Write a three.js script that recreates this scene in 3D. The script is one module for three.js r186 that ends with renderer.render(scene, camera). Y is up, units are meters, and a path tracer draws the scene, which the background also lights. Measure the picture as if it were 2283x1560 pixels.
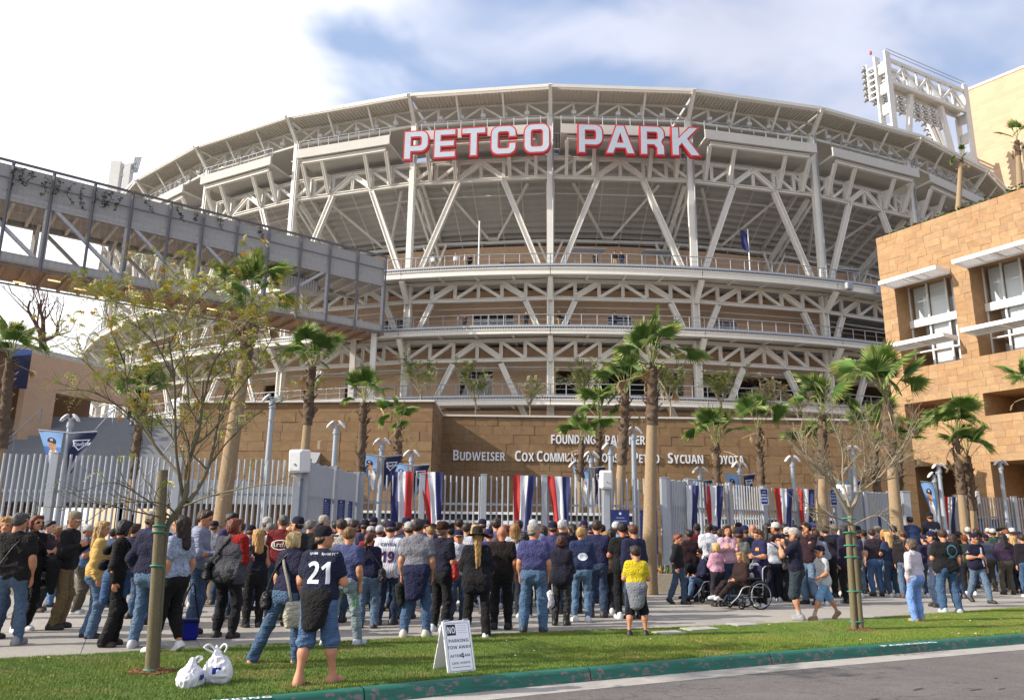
import * as THREE from 'three';
import { mergeGeometries, mergeVertices } from 'three/addons/utils/BufferGeometryUtils.js';
import { RoundedBoxGeometry } from 'three/addons/geometries/RoundedBoxGeometry.js';
import { TextGeometry } from 'three/addons/geometries/TextGeometry.js';
import { FontLoader } from 'three/addons/loaders/FontLoader.js';

// ------------------------------------------------------------------ camera, sun, sky, exposure
const scene = new THREE.Scene();
const EYE = 1.7, PITCH = 13.0 * Math.PI / 180, ROLL = 0.65 * Math.PI / 180, FPX = 1740;
const camera = new THREE.PerspectiveCamera(2 * Math.atan(780 / FPX) * 180 / Math.PI, 2283 / 1560, 0.1, 4000);
camera.position.set(0, EYE, 0);
camera.rotation.set(PITCH, 0, ROLL, 'YXZ');
scene.add(camera);
const renderer = new THREE.WebGLRenderer({ antialias: true });
renderer.toneMapping = THREE.LinearToneMapping;
renderer.toneMappingExposure = 1.5;
renderer.shadowMap.enabled = true;
renderer.shadowMap.type = THREE.PCFSoftShadowMap;

const SUN_AZ = -75 * Math.PI / 180, SUN_EL = 31 * Math.PI / 180;      // from the left, low, a little behind the camera
const sunDir = new THREE.Vector3(Math.sin(SUN_AZ) * Math.cos(SUN_EL), Math.sin(SUN_EL), Math.cos(SUN_AZ) * Math.cos(SUN_EL));
const sun = new THREE.DirectionalLight(new THREE.Color(1.0, 0.925, 0.81), 4.5);
sun.position.copy(sunDir).multiplyScalar(300).add(new THREE.Vector3(0, 0, -50));
sun.target.position.set(0, 0, -50);
sun.castShadow = true; sun.shadow.radius = 1; sun.shadow.mapSize.set(4096, 4096);
Object.assign(sun.shadow.camera, { left: -130, right: 130, top: 130, bottom: -130, near: 1, far: 700 });
scene.add(sun, sun.target);

// ------------------------------------------------------------------ small helpers
const V = (x, y, z) => new THREE.Vector3(x, y, z);
function rngOf(seed) { let a = seed >>> 0; return () => { a = (a + 0x6D2B79F5) | 0; let t = Math.imul(a ^ (a >>> 15), 1 | a); t = (t + Math.imul(t ^ (t >>> 7), 61 | t)) ^ t; return ((t ^ (t >>> 14)) >>> 0) / 4294967296; }; }
const clamp = (x, a = 0, b = 1) => Math.min(b, Math.max(a, x)), lerp = (a, b, t) => a + (b - a) * t;
const sstep = (a, b, x) => { const t = clamp((x - a) / (b - a)); return t * t * (3 - 2 * t); };
function hash3(x, y, z) { let h = Math.imul(x, 374761393) ^ Math.imul(y, 668265263) ^ Math.imul(z, 2147483647 - 1274126177); h = Math.imul(h ^ (h >>> 13), 1274126177); return ((h ^ (h >>> 16)) >>> 0) / 4294967296; }
function noise3(x, y, z) {
  const X = Math.floor(x), Y = Math.floor(y), Z = Math.floor(z), f = x - X, g = y - Y, h = z - Z;
  const u = f * f * (3 - 2 * f), v = g * g * (3 - 2 * g), w = h * h * (3 - 2 * h);
  const l = (a, b, t) => a + (b - a) * t;
  return l(l(l(hash3(X, Y, Z), hash3(X + 1, Y, Z), u), l(hash3(X, Y + 1, Z), hash3(X + 1, Y + 1, Z), u), v),
    l(l(hash3(X, Y, Z + 1), hash3(X + 1, Y, Z + 1), u), l(hash3(X, Y + 1, Z + 1), hash3(X + 1, Y + 1, Z + 1), u), v), w);
}
function fbm(x, y, z, o = 4) { let s = 0, a = 0.5, n = 0; for (let i = 0; i < o; i++) { s += a * noise3(x, y, z); n += a; a *= 0.5; x = x * 2.03 + 11.3; y = y * 2.03 + 5.1; z = z * 2.03 + 7.7; } return s / n; }
// the line of sight through a point of the 2283 x 1560 photograph, used to measure where things stand
function ray(px, py) {
  const u = (px - 1141.5) / FPX, v = -(py - 780) / FPX, c = Math.cos(ROLL), s = Math.sin(ROLL), u2 = u * c - v * s, v2 = u * s + v * c;
  return V(u2, v2 * Math.cos(PITCH) + Math.sin(PITCH), v2 * Math.sin(PITCH) - Math.cos(PITCH));
}
const atZ = (px, py, z) => { const d = ray(px, py); return d.multiplyScalar(z / d.z).add(V(0, EYE, 0)); };
const atY = (px, py, y) => { const d = ray(px, py); return d.multiplyScalar((y - EYE) / d.y).add(V(0, EYE, 0)); };
const atPlane = (px, py, p0, n) => { const d = ray(px, py), o = V(0, EYE, 0); return d.multiplyScalar(p0.clone().sub(o).dot(n) / d.dot(n)).add(o); };

// sky: computed air and clouds
{
  const W = 1536, Hh = 768, data = new Float32Array(W * Hh * 4);
  for (let j = 0; j < Hh; j++) {
    const el = ((j + 0.5) / Hh - 0.5) * Math.PI, y = Math.sin(el), ce = Math.cos(el);
    for (let i = 0; i < W; i++) {
      const th = ((i + 0.5) / W - 0.5) * 2 * Math.PI, x = Math.cos(th) * ce, z = Math.sin(th) * ce, o = (i + j * W) * 4;
      const e = Math.max(y, 0), az = Math.atan2(x, -z);
      let r = lerp(0.43, 0.125, Math.pow(e, 0.5)), g = lerp(0.53, 0.235, Math.pow(e, 0.5)), b = lerp(0.68, 0.465, Math.pow(e, 0.5));
      if (y > -0.05) {
        const s = 1 / (e + 0.32), cx = x * s, cz = z * s;                       // clouds in a layer overhead
        const w1 = fbm(cx * 2.2 + 3.1, cz * 2.2, 1.7, 3) - 0.5, w2 = fbm(cx * 2.2, cz * 2.2 + 9.2, 4.4, 3) - 0.5;
        let n = fbm(cx * 1.9 + w1 * 1.5 + 20, 0.5, cz * 2.6 + w2 * 1.5, 6), fine = fbm(cx * 8 + w1 * 3, 2.2, cz * 11 + w2 * 3, 5);
        const left = sstep(0.0, -0.42, Math.sin(az) + (e - 0.5) * 0.35);
        const veil = sstep(0.08, 0.3, Math.sin(az)) * 0.16;
        let d = sstep(0.42, 0.70, n * 0.62 + fine * 0.38 + left * 0.25 + veil);
        d = Math.max(d, sstep(0.25, 0.75, fine) * 0.5 * (0.4 + n));
        const haze = sstep(0.5, 0.0, e) * 0.35; d = clamp(Math.max(d, 0.16 + 0.3 * fine * fine) + haze * (0.4 + 0.6 * left));
        const br = lerp(0.53, 0.98, left) * (0.8 + 0.4 * fine);
        r = lerp(r, br * lerp(0.92, 1, left), d); g = lerp(g, br * lerp(0.97, 1, left), d); b = lerp(b, br * lerp(1.18, 1.02, left), d);
      } else { r = 0.2; g = 0.19; b = 0.18; }
      data[o] = r; data[o + 1] = g; data[o + 2] = b; data[o + 3] = 1;
    }
  }
  const t = new THREE.DataTexture(data, W, Hh, THREE.RGBAFormat, THREE.FloatType);
  t.mapping = THREE.EquirectangularReflectionMapping; t.magFilter = t.minFilter = THREE.LinearFilter; t.wrapS = THREE.RepeatWrapping; t.needsUpdate = true;
  scene.background = t; scene.environment = t;
}

// ------------------------------------------------------------------ naming, grouping
const taken = new Map();
function numbered(name) { const n = taken.get(name) ?? 0; taken.set(name, n + 1); return n ? name + '_' + String(n).padStart(3, '0') : name; }
function tag(o, label, category, group) { Object.assign(o.userData, { label, category }); if (group) o.userData.group = group; return o; }
function thing(name, label, category, pos = [0, 0, 0], turn = 0, group) {
  const o = new THREE.Group(); o.name = numbered(name); o.position.set(...pos); o.rotation.y = turn; scene.add(o);
  return tag(o, label, category, group);
}
function mesh(name, geo, m, parent) {
  const o = new THREE.Mesh(Array.isArray(geo) ? merge(geo) : geo, m); o.castShadow = o.receiveShadow = true;
  o.name = parent ? name : numbered(name); (parent ?? scene).add(o); return o;
}
function struct(name, geo, m) { const o = mesh(name, geo, m); o.userData.kind = 'structure'; return o; }
function merge(list) {
  const l = list.map((g) => { const q = g.index ? g.toNonIndexed() : g.clone(); for (const k of Object.keys(q.attributes)) if (!['position', 'normal', 'uv', 'color'].includes(k)) q.deleteAttribute(k); return q; });
  const col = l.some((g) => g.attributes.color);
  for (const g of l) { const n = g.attributes.position.count; if (col && !g.attributes.color) g.setAttribute('color', new THREE.BufferAttribute(new Float32Array(n * 3).fill(1), 3)); if (!g.attributes.uv) g.setAttribute('uv', new THREE.BufferAttribute(new Float32Array(n * 2), 2)); }
  return l.length === 1 ? l[0] : mergeGeometries(l);
}
function tint(g, c) { const n = g.attributes.position.count, a = new Float32Array(n * 3); for (let i = 0; i < n; i++) a.set(c, i * 3); g.setAttribute('color', new THREE.BufferAttribute(a, 3)); return g; }
// uv in metres from position and normal
function boxUV(g, s = 1) {
  if (g.index) g = g.toNonIndexed();
  const p = g.attributes.position, n = g.attributes.normal, uv = new Float32Array(p.count * 2);
  for (let i = 0; i < p.count; i++) {
    const ax = Math.abs(n.getX(i)), ay = Math.abs(n.getY(i)), az = Math.abs(n.getZ(i));
    const [u, v] = ay > ax && ay > az ? [p.getX(i), p.getZ(i)] : ax > az ? [p.getZ(i), p.getY(i)] : [p.getX(i), p.getY(i)];
    uv[i * 2] = u * s; uv[i * 2 + 1] = v * s;
  }
  g.setAttribute('uv', new THREE.BufferAttribute(uv, 2)); return g;
}
const box = (w, h, d, x = 0, y = 0, z = 0) => boxUV(new THREE.BoxGeometry(w, h, d).translate(x, y, z));
const rbox = (w, h, d, r, x = 0, y = 0, z = 0, s = 1) => boxUV(new RoundedBoxGeometry(w, h, d, s, r).translate(x, y, z));
const cyl = (r0, r1, h, n = 12, x = 0, y = 0, z = 0) => new THREE.CylinderGeometry(r0, r1, h, n).translate(x, y, z);
// a bar from a to b: w across, h deep; I-shaped when web is set
function frameOf(a, b, up) {
  const y = b.clone().sub(a).normalize(), z = up.clone().addScaledVector(y, -up.dot(y)).normalize(), x = y.clone().cross(z);
  return new THREE.Matrix4().makeBasis(x, y, z).setPosition(a.clone().add(b).multiplyScalar(0.5));
}
const UPZ = V(0, 0, 1), UPY = V(0, 1, 0);
function bar(a, b, w, h = w, up = UPZ, web) {
  const L = a.distanceTo(b); let g;
  if (web) { const t = w * 0.2; g = merge([box(t, L, h, -w / 2 + t / 2), box(t, L, h, w / 2 - t / 2), box(w - 2 * t - 0.004, L, h * 0.3)]); } else g = box(w, L, h);
  return g.applyMatrix4(frameOf(a, b, Math.abs(up.dot(b.clone().sub(a).normalize())) > 0.98 ? V(1, 0, 0) : up));
}
function rod(a, b, r, r2 = r, n = 8) { const g = new THREE.CylinderGeometry(r2, r, a.distanceTo(b), n); return g.applyMatrix4(frameOf(a, b, Math.abs(b.y - a.y) > 0.9 * a.distanceTo(b) ? UPZ : UPY)); }
function tube(pts, r, n = 8, seg) { return new THREE.TubeGeometry(new THREE.CatmullRomCurve3(pts), seg ?? pts.length * 4, r, n); }
function flat(poly, y, tex = 1) {            // horizontal polygon [[x, z], ...]
  const s = new THREE.Shape(poly.map(([x, z]) => new THREE.Vector2(x, -z))), g = new THREE.ShapeGeometry(s).rotateX(-Math.PI / 2).translate(0, y, 0);
  return boxUV(g, tex);
}
function slab(poly, y0, y1) {
  const s = new THREE.Shape(poly.map(([x, z]) => new THREE.Vector2(x, -z)));
  return boxUV(new THREE.ExtrudeGeometry(s, { depth: y1 - y0, bevelEnabled: false }).rotateX(-Math.PI / 2).translate(0, y0, 0));
}

// ------------------------------------------------------------------ textures and materials
function tex(n, fn, rep = 1, srgb = false) {
  const d = new Uint8Array(n * n * 4);
  for (let j = 0; j < n; j++) for (let i = 0; i < n; i++) { const c = fn(i / n, j / n), o = (i + j * n) * 4; const q = Array.isArray(c) ? c : [c, c, c]; d[o] = clamp(q[0]) * 255; d[o + 1] = clamp(q[1]) * 255; d[o + 2] = clamp(q[2]) * 255; d[o + 3] = 255; }
  const t = new THREE.DataTexture(d, n, n); t.wrapS = t.wrapT = THREE.RepeatWrapping; t.magFilter = THREE.LinearFilter; t.minFilter = THREE.LinearMipmapLinearFilter; t.generateMipmaps = true; t.repeat.set(rep, rep);
  if (srgb) t.colorSpace = THREE.SRGBColorSpace; t.needsUpdate = true; return t;
}
const again = (t, rx, ry = rx) => { const c = t.clone(); c.repeat.set(rx, ry); c.needsUpdate = true; return c; };
const pf = (u, v, f, seed, o = 4) => {       // periodic fbm on the torus
  const a = u * 2 * Math.PI, b = v * 2 * Math.PI, k = f / 6.283; return fbm(Math.cos(a) * k + seed, Math.sin(a) * k + Math.cos(b) * k * 1.37 + 40, Math.sin(b) * k * 1.37 + seed * 2.1 + Math.cos(b) * k, o);
};
const T = {};
T.grime = tex(256, (u, v) => 0.72 + 0.28 * (0.5 * pf(u, v, 7, 3) + 0.5 * pf(u, v, 40, 9, 3)) + 0.08 * (hash3(u * 256, v * 256, 5) - 0.5));
T.speck = tex(256, (u, v) => 0.55 + 0.35 * pf(u, v, 9, 13) + 0.35 * (hash3(u * 256, v * 256, 1) - 0.4));
T.pave = tex(512, (u, v) => { const s = sstep(0.6, 0.8, pf(u, v, 8, 101, 4)), g = pf(u, v, 30, 107, 3), gx = Math.floor(u * 40), gy = Math.floor(v * 40), h = hash3(gx, gy, 3), d = Math.hypot(u * 40 - gx - 0.3 - 0.4 * hash3(gx, gy, 7), v * 40 - gy - 0.3 - 0.4 * hash3(gx, gy, 8)), gum = h > 0.93 && d < 0.16 + 0.1 * hash3(gx, gy, 9) ? 0.3 : 0; return 0.82 + 0.2 * (g - 0.5) + 0.2 * (hash3(u * 512, v * 512, 1) - 0.45) - 0.2 * s - gum; });
T.road = tex(512, (u, v) => { const n = pf(u, v, 5, 15, 4), s = pf(u, v, 34, 19, 3), o = sstep(0.66, 0.78, pf(u, v, 9, 44, 4)), l = sstep(0.012, 0.004, Math.abs(pf(u, v, 6, 66, 3) - 0.5)); return 0.62 + 0.35 * (n - 0.4) + 0.2 * (s - 0.5) + 0.42 * (hash3(u * 512, v * 512, 1) - 0.45) - 0.22 * o - 0.2 * l; });
T.bump = tex(256, (u, v) => 0.5 * pf(u, v, 30, 23, 4) + 0.5 * hash3(u * 256, v * 256, 2));
T.soft = tex(128, (u, v) => pf(u, v, 10, 31, 4));
T.cloth = tex(256, (u, v) => 0.80 + 0.2 * pf(u, v, 14, 51, 4) + 0.06 * (hash3(u * 256, v * 256, 3) - 0.5));
T.denim = tex(256, (u, v) => { const n = pf(u, v, 9, 61, 3), f = 0.7 + 0.45 * n + 0.16 * (hash3(u * 256, v * 256, 4) - 0.5); return [f * 0.98, f, f * 1.0]; });
T.clothBump = tex(256, (u, v) => { const n = pf(u, v, 11, 71, 4); return 1 - Math.abs(n - 0.5) * 3; });
T.stone = tex(256, (u, v) => { const n = pf(u, v, 6, 81, 5), s = pf(u, v * 1, 26, 87, 4), q = 0.68 + 0.34 * n + 0.2 * (s - 0.5) + 0.06 * (hash3(u * 256, v * 256, 8) - 0.5); return [q, q * 0.985, q * 0.965]; });
T.bark = tex(128, (u, v) => 0.55 + 0.4 * pf(u, v, 16, 91, 4));
const M = {};
function mat(name, c, o = {}) { const m = new THREE.MeshStandardMaterial({ color: Array.isArray(c) ? new THREE.Color().setRGB(...c) : c, roughness: 0.8, side: THREE.DoubleSide, ...o }); m.name = name; return m; }
M.steel = mat('painted_steel', [0.78, 0.75, 0.68], { map: again(T.grime, 0.3), roughness: 0.55 });
M.steelGrey = mat('galvanised_steel', [0.46, 0.48, 0.51], { map: again(T.grime, 0.6), roughness: 0.45, metalness: 0.3 });
M.rail = mat('grey_rail_metal', [0.30, 0.31, 0.33], { roughness: 0.5, metalness: 0.3 });
M.roofDeck = mat('roof_deck', [0.62, 0.58, 0.51], { map: again(T.grime, 0.2), roughness: 0.7 });
M.precast = mat('precast_concrete', [0.60, 0.575, 0.53], { map: again(T.grime, 0.25), roughness: 0.9 });
M.bowl = mat('bowl_concrete', [0.54, 0.51, 0.47], { map: again(T.grime, 0.15), roughness: 0.95 });
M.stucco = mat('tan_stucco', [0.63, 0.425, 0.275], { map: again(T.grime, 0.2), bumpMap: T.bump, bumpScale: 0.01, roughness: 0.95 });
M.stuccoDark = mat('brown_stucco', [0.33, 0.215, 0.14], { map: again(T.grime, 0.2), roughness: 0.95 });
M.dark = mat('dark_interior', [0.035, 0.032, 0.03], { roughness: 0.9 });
M.darkGrey = mat('dark_grey_paint', [0.09, 0.09, 0.10], { roughness: 0.6 });
M.glass = new THREE.MeshPhysicalMaterial({ color: new THREE.Color(0.93, 0.95, 0.95), roughness: 0.03, transmission: 1, thickness: 0, ior: 1.5, specularIntensity: 1, side: THREE.DoubleSide }); M.glass.name = 'window_glass';
M.white = mat('white_paint', [0.78, 0.78, 0.78], { roughness: 0.5 });
M.whiteMetal = mat('white_metal', [0.7, 0.71, 0.73], { map: again(T.grime, 0.5), roughness: 0.45 });
// ------------------------------------------------------------------ ground, road, kerb, lawn, plaza
const font = await new FontLoader().loadAsync('fonts/droid/droid_sans_bold.typeface.json');
const KERB = [[-30, 6.3], [-12, -3.53], [-2.48, -8.71], [0.04, -10.18], [3.7, -12.07], [9.22, -14.73], [14, -17.0], [40, -29.5]];   // lawn side of the kerb
const WALK = [[-30, 0.6], [-12, -8.05], [-6.57, -10.74], [-3.78, -12.16], [-0.26, -13.72], [2.98, -14.94], [5.84, -16.07], [12.49, -19.83], [40, -34.5]];
function offsetLine(l, d) {                                  // to the right of the direction of travel for d > 0
  return l.map((p, i) => { const a = l[Math.max(i - 1, 0)], b = l[Math.min(i + 1, l.length - 1)], dx = b[0] - a[0], dz = b[1] - a[1], n = Math.hypot(dx, dz); return [p[0] - dz / n * d, p[1] + dx / n * d]; });
}
M.ground = mat('bare_ground', [0.22, 0.20, 0.17], { map: again(T.speck, 0.1), roughness: 1 });
M.asphalt = mat('asphalt', [0.185, 0.165, 0.158], { map: again(T.road, 0.16), bumpMap: again(T.bump, 2), bumpScale: 0.004, roughness: 0.95 });
M.gutter = mat('gutter_concrete', [0.44, 0.41, 0.375], { map: again(T.speck, 0.7), bumpMap: again(T.bump, 2), bumpScale: 0.002, roughness: 0.95 });
M.paving = [0, 1, 2].map((i) => mat('plaza_concrete', [[0.36, 0.33, 0.295], [0.385, 0.35, 0.31], [0.335, 0.31, 0.28]][i], { map: again(T.pave, 0.33 + i * 0.05), bumpMap: again(T.bump, 1.5), bumpScale: 0.003, roughness: 0.92 }));
struct('ground', flat([[-1500, 1500], [1500, 1500], [1500, -1500], [-1500, -1500]], -0.17), M.ground);
const gutterLine = offsetLine(KERB, 0.16), roadLine = offsetLine(KERB, 0.62);
struct('road', flat([...roadLine, [40, 40], [-30, 40]], -0.14), M.asphalt);
struct('gutter', slab([...gutterLine, ...roadLine.slice().reverse()], -0.16, -0.136), M.gutter);
{ // worn tyre scuffs and leaves on the road: small flat scraps
  const r = rngOf(41), scraps = [];
  for (let i = 0; i < 90; i++) { const x = -0.5 + r() * 12, z = -8.6 - x * 0.44 + 0.4 + r() * 3.2, g = new THREE.CircleGeometry(0.012 + r() * 0.03, 5).scale(2 + r() * 3, 0.7, 1).rotateX(-Math.PI / 2).rotateY(0.35 + r() * 0.5).translate(x, -0.1355, z); if (z < -7.4) scraps.push(tint(g, r() < 0.75 ? [0.05, 0.045, 0.04] : [0.4, 0.36, 0.28])); }
  const o = mesh('leaf_litter', scraps, mat('litter', [1, 1, 1], { vertexColors: true, roughness: 1 })); tag(o, 'dark scraps and dry bits strewn over the asphalt road', 'litter'); o.userData.kind = 'stuff';
}
{ // kerb: separate stones 3 m long, green paint worn through on the face
  const green = tex(512, (u, v) => {
    const area = fbm(u * 5, v * 0.6, 3, 2), chip = sstep(0.60, 0.64, fbm(u * 30, v * 9, 5, 4) * 0.6 + fbm(u * 110, v * 30, 8, 3) * 0.3 + area * 0.2 + (v > 0.40 && v < 0.86 ? -0.005 : -0.14)), w = 0.85 + 0.3 * (pf(u, v, 12, 2) - 0.5);
    const d = sstep(0.5, 0.68, pf(u, v, 22, 77, 4)) * 0.35;
    return [lerp(0.12, 0.50, chip) * w + d * 0.10, lerp(0.45, 0.46, chip) * w - d * 0.04, lerp(0.37, 0.44, chip) * w];
  }, 1, true);
  M.kerb = mat('worn_green_paint', [1, 1, 1], { map: green, bumpMap: T.bump, bumpScale: 0.003, roughness: 0.6 });
  const prof = [[0, 0.0], [0.02, 0.012], [0.13, 0.012], [0.15, -0.004], [0.165, -0.03], [0.195, -0.135], [0.195, -0.16]];  // [outwards, y]
  const kerb = new THREE.Group(); kerb.name = 'kerb'; kerb.userData.kind = 'structure'; scene.add(kerb);
  const pts = []; for (let i = 1; i < KERB.length - 1; i++) { const a = KERB[i], b = KERB[i + 1], L = Math.hypot(b[0] - a[0], b[1] - a[1]), n = Math.max(1, Math.round(L / 0.5)); for (let k = 0; k < n; k++) pts.push([lerp(a[0], b[0], k / n), lerp(a[1], b[1], k / n)]); }
  const per = 6; let len = 0;
  for (let s = 0; s + per < pts.length; s += per) {
    const seg = pts.slice(s, s + per + 1), dir = (i) => { const a = pts[Math.max(s + i - 1, 0)], b = pts[Math.min(s + i + 1, pts.length - 1)], n = Math.hypot(b[0] - a[0], b[1] - a[1]); return [(b[0] - a[0]) / n, (b[1] - a[1]) / n]; };
    const pos = [], uv = [], idx = [];
    seg.forEach((p, i) => { const d = dir(i), gap = i === 0 ? 0.006 : i === per ? -0.006 : 0; let q = 0;
      prof.forEach(([o, y], j) => { if (j) q += Math.hypot(o - prof[j - 1][0], y - prof[j - 1][1]); pos.push(p[0] - d[1] * o + d[0] * gap, y, p[1] + d[0] * o + d[1] * gap); uv.push((len + i * 0.5) * 0.33, q * 2.6); }); });
    const n = prof.length; for (let i = 0; i < per; i++) for (let j = 0; j < n - 1; j++) { const a = i * n + j, b = a + n; idx.push(a, a + 1, b, b, a + 1, b + 1); }
    const g = new THREE.BufferGeometry(); g.setAttribute('position', new THREE.Float32BufferAttribute(pos, 3)); g.setAttribute('uv', new THREE.Float32BufferAttribute(uv, 2)); g.setIndex(idx); g.computeVertexNormals();
    mesh('kerb_stone', g, M.kerb, kerb); len += per * 0.5;
  }
  // white stencilled words on top of the kerb
  const word = (text, pxa, pya, pxb, pyb, h) => {
    const a = atY(pxa, pya, 0.012), b = atY(pxb, pyb, 0.012), g = new THREE.ShapeGeometry(font.generateShapes(text, h)); g.computeBoundingBox();
    const w = g.boundingBox.max.x; g.scale(a.distanceTo(b) / w, 1, 1).rotateX(-Math.PI / 2).translate(0, 0.0155, 0).rotateY(Math.atan2(-(b.z - a.z), b.x - a.x)).translate(a.x, 0, a.z);
    const o = mesh('painted_word', g, M.white, kerb); o.userData.label = 'white painted word on the green kerb'; return o;
  };
  word('PARKING', 440, 1567, 606, 1555, 0.085); word('PARKING', 1968, 1441, 2092, 1432, 0.085);
}
{ // lawn strip
  const turf = tex(512, (u, v) => { const n = pf(u, v, 10, 4, 4), f = pf(u, v, 90, 6, 3) * 0.6 + hash3(u * 512, v * 512, 9) * 0.4; return [0.17 + 0.14 * n + 0.12 * f, 0.28 + 0.11 * n + 0.14 * f, 0.06 + 0.04 * n + 0.05 * f]; }, 0.5, true);
  M.turf = mat('turf', [1, 1, 1], { map: turf, bumpMap: again(T.bump, 3), bumpScale: 0.02, roughness: 1 });
  const poly = [...KERB, ...WALK.slice().reverse()];
  struct('lawn', slab(poly, -0.16, -0.006), M.turf);
  // short blades in tufts
  const r = rngOf(7), tuft = [];
  for (let i = 0; i < 9; i++) {
    const a = r() * 6.28, w = 0.0035 + r() * 0.003, h = 0.028 + r() * 0.03, l = 0.012 + r() * 0.03, x = (r() - 0.5) * 0.05, z = (r() - 0.5) * 0.05, c = Math.cos(a), s = Math.sin(a);
    const g = new THREE.BufferGeometry(); g.setAttribute('position', new THREE.Float32BufferAttribute([x - s * w, -0.01, z + c * w, x + s * w, -0.01, z - c * w, x + c * l, h, z + s * l], 3)); g.computeVertexNormals(); tuft.push(g);
  }
  const inside = (x, z) => { let c = false; for (let i = 0, j = poly.length - 1; i < poly.length; j = i++) { const [xi, zi] = poly[i], [xj, zj] = poly[j]; if ((zi > z) !== (zj > z) && x < (xj - xi) * (z - zi) / (zj - zi) + xi) c = !c; } return c; };
  const spots = []; for (let n = 0; spots.length < 150000 && n < 3000000; n++) { const x = -8 + r() * 27, z = -6 - r() * 20; if (Math.abs(x) > -z * 0.72 + 0.4 || (z < -16.5 && r() < 0.35) || !inside(x, z)) continue; spots.push([x, z]); }
  const im = new THREE.InstancedMesh(merge(tuft), mat('grass_blade', [1, 1, 1], { roughness: 0.75, side: THREE.DoubleSide }), spots.length), mx = new THREE.Matrix4(), q = new THREE.Quaternion(), col = new THREE.Color();
  spots.forEach(([x, z], i) => { const patch = fbm(x * 0.9, 1, z * 0.9, 3), dry = 0.55 * sstep(0.56, 0.8, fbm(x * 1.7 + 9, 3, z * 2.3, 4)) + 0.25 * (r() < 0.12 ? 1 : 0), s = 0.6 + r() * 0.5; q.setFromAxisAngle(UPY, r() * 6.28); im.setMatrixAt(i, mx.compose(V(x, -0.006, z), q, V(s, s * (0.75 + patch * 0.5), s))); const k = 0.58 + r() * 0.42, y = clamp((patch - 0.35) * 1.6 + (r() - 0.5) * 0.5); im.setColorAt(i, col.setRGB(lerp(lerp(0.16, 0.26, y), 0.36, dry) * k, lerp(lerp(0.265, 0.31, y), 0.31, dry) * k, lerp(0.036, 0.10, dry) * k)); });
  im.name = 'grass'; im.castShadow = im.receiveShadow = true; scene.add(im); tag(im, 'short mown green grass covering the kerbside lawn', 'grass'); im.userData.kind = 'stuff';
  [[1492, 1414, 0.5], [1560, 1405, 0.62], [1655, 1395, 0.5]].forEach(([x, y, w], i) => { const p = atY(x, y, 0); const o = mesh('utility_cover', rbox(w, 0.05, 0.34, 0.012, 0, 0, 0).rotateY(0.45).translate(p.x, 0.018, p.z), M.gutter); tag(o, ['pale concrete utility cover in the lawn nearest the boy in yellow', 'middle one of three pale concrete utility covers in the lawn', 'pale concrete utility cover in the lawn farthest from the boy in yellow'][i], 'utility cover', 'concrete covers set in the lawn'); });
  const bits = []; for (let i = 0; i < 60; i++) { const x = -6 + r() * 18, z = -9 - r() * 9; if (inside(x, z)) bits.push(new THREE.IcosahedronGeometry(0.012 + r() * 0.014, 0).scale(1, 0.5, 1).translate(x, 0.05, z)); }
  const o = mesh('petal_litter', bits, mat('dry_petal', [0.6, 0.52, 0.34], { roughness: 1 })); tag(o, 'tiny pale dry petals scattered over the lawn', 'litter'); o.userData.kind = 'stuff';
}
{ // plaza: cast slabs with recessed joints near by, one sheet beyond
  const plaza = new THREE.Group(); plaza.name = 'plaza'; plaza.userData.kind = 'structure'; scene.add(plaza);
  mesh('sub_base', slab([...WALK, [60, -75], [-60, -75], [-60, 12], [-30, 12]], -0.15, -0.012), M.paving[0], plaza);
  const r = rngOf(17), U = [0.905, -0.425], N = [-0.425, -0.905];            // along the kerb, away from it
  const wy = (x) => { for (let i = 0; i < WALK.length - 1; i++) if (x <= WALK[i + 1][0]) { const [a, b] = [WALK[i], WALK[i + 1]]; return lerp(a[1], b[1], (x - a[0]) / (b[0] - a[0])); } return -40; };
  let n = 0; const far = [[], [], []], P = 1.52;
  for (let j = 0; j < 17; j++) for (let i = -9; i < 19; i++) {
    const cx = -0.26 + U[0] * i * P + N[0] * (j + 0.5) * P, cz = -13.72 + U[1] * i * P + N[1] * (j + 0.5) * P;
    if (Math.abs(cx) > -cz * 0.74 + 1.5 || cz > -9) continue;
    const e = 0.005, c = []; for (const [s, t] of [[0, 0], [1, 0], [1, 1], [0, 1]]) { const s2 = s ? P - e : e, t2 = t ? P - e : e; c.push([-0.26 + U[0] * (i * P + s2) + N[0] * (j * P + t2), -13.72 + U[1] * (i * P + s2) + N[1] * (j * P + t2)]); }
    if (j === 0) for (const k of [0, 1]) c[k][1] = wy(c[k][0]) - 0.004;
    if (c.some(([x, z]) => z > wy(x) + 0.001)) { const w = c.map(([x, z]) => [x, Math.min(z, wy(x) - 0.004)]); c.splice(0, 4, ...w); if (Math.abs((w[2][1] - w[1][1])) < 0.3) continue; }
    const g = slab(c, -0.012, (r() - 0.5) * 0.003), m = Math.floor(r() * 3);
    if (n < 280 && cz > -24) { mesh('paving_slab', g, M.paving[m], plaza); n++; } else far[m].push(g);
  }
  far.forEach((l, m) => { if (l.length) { const o = mesh('paving_slab', l, M.paving[m], plaza); o.userData.kind = 'stuff'; } });
}
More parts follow.
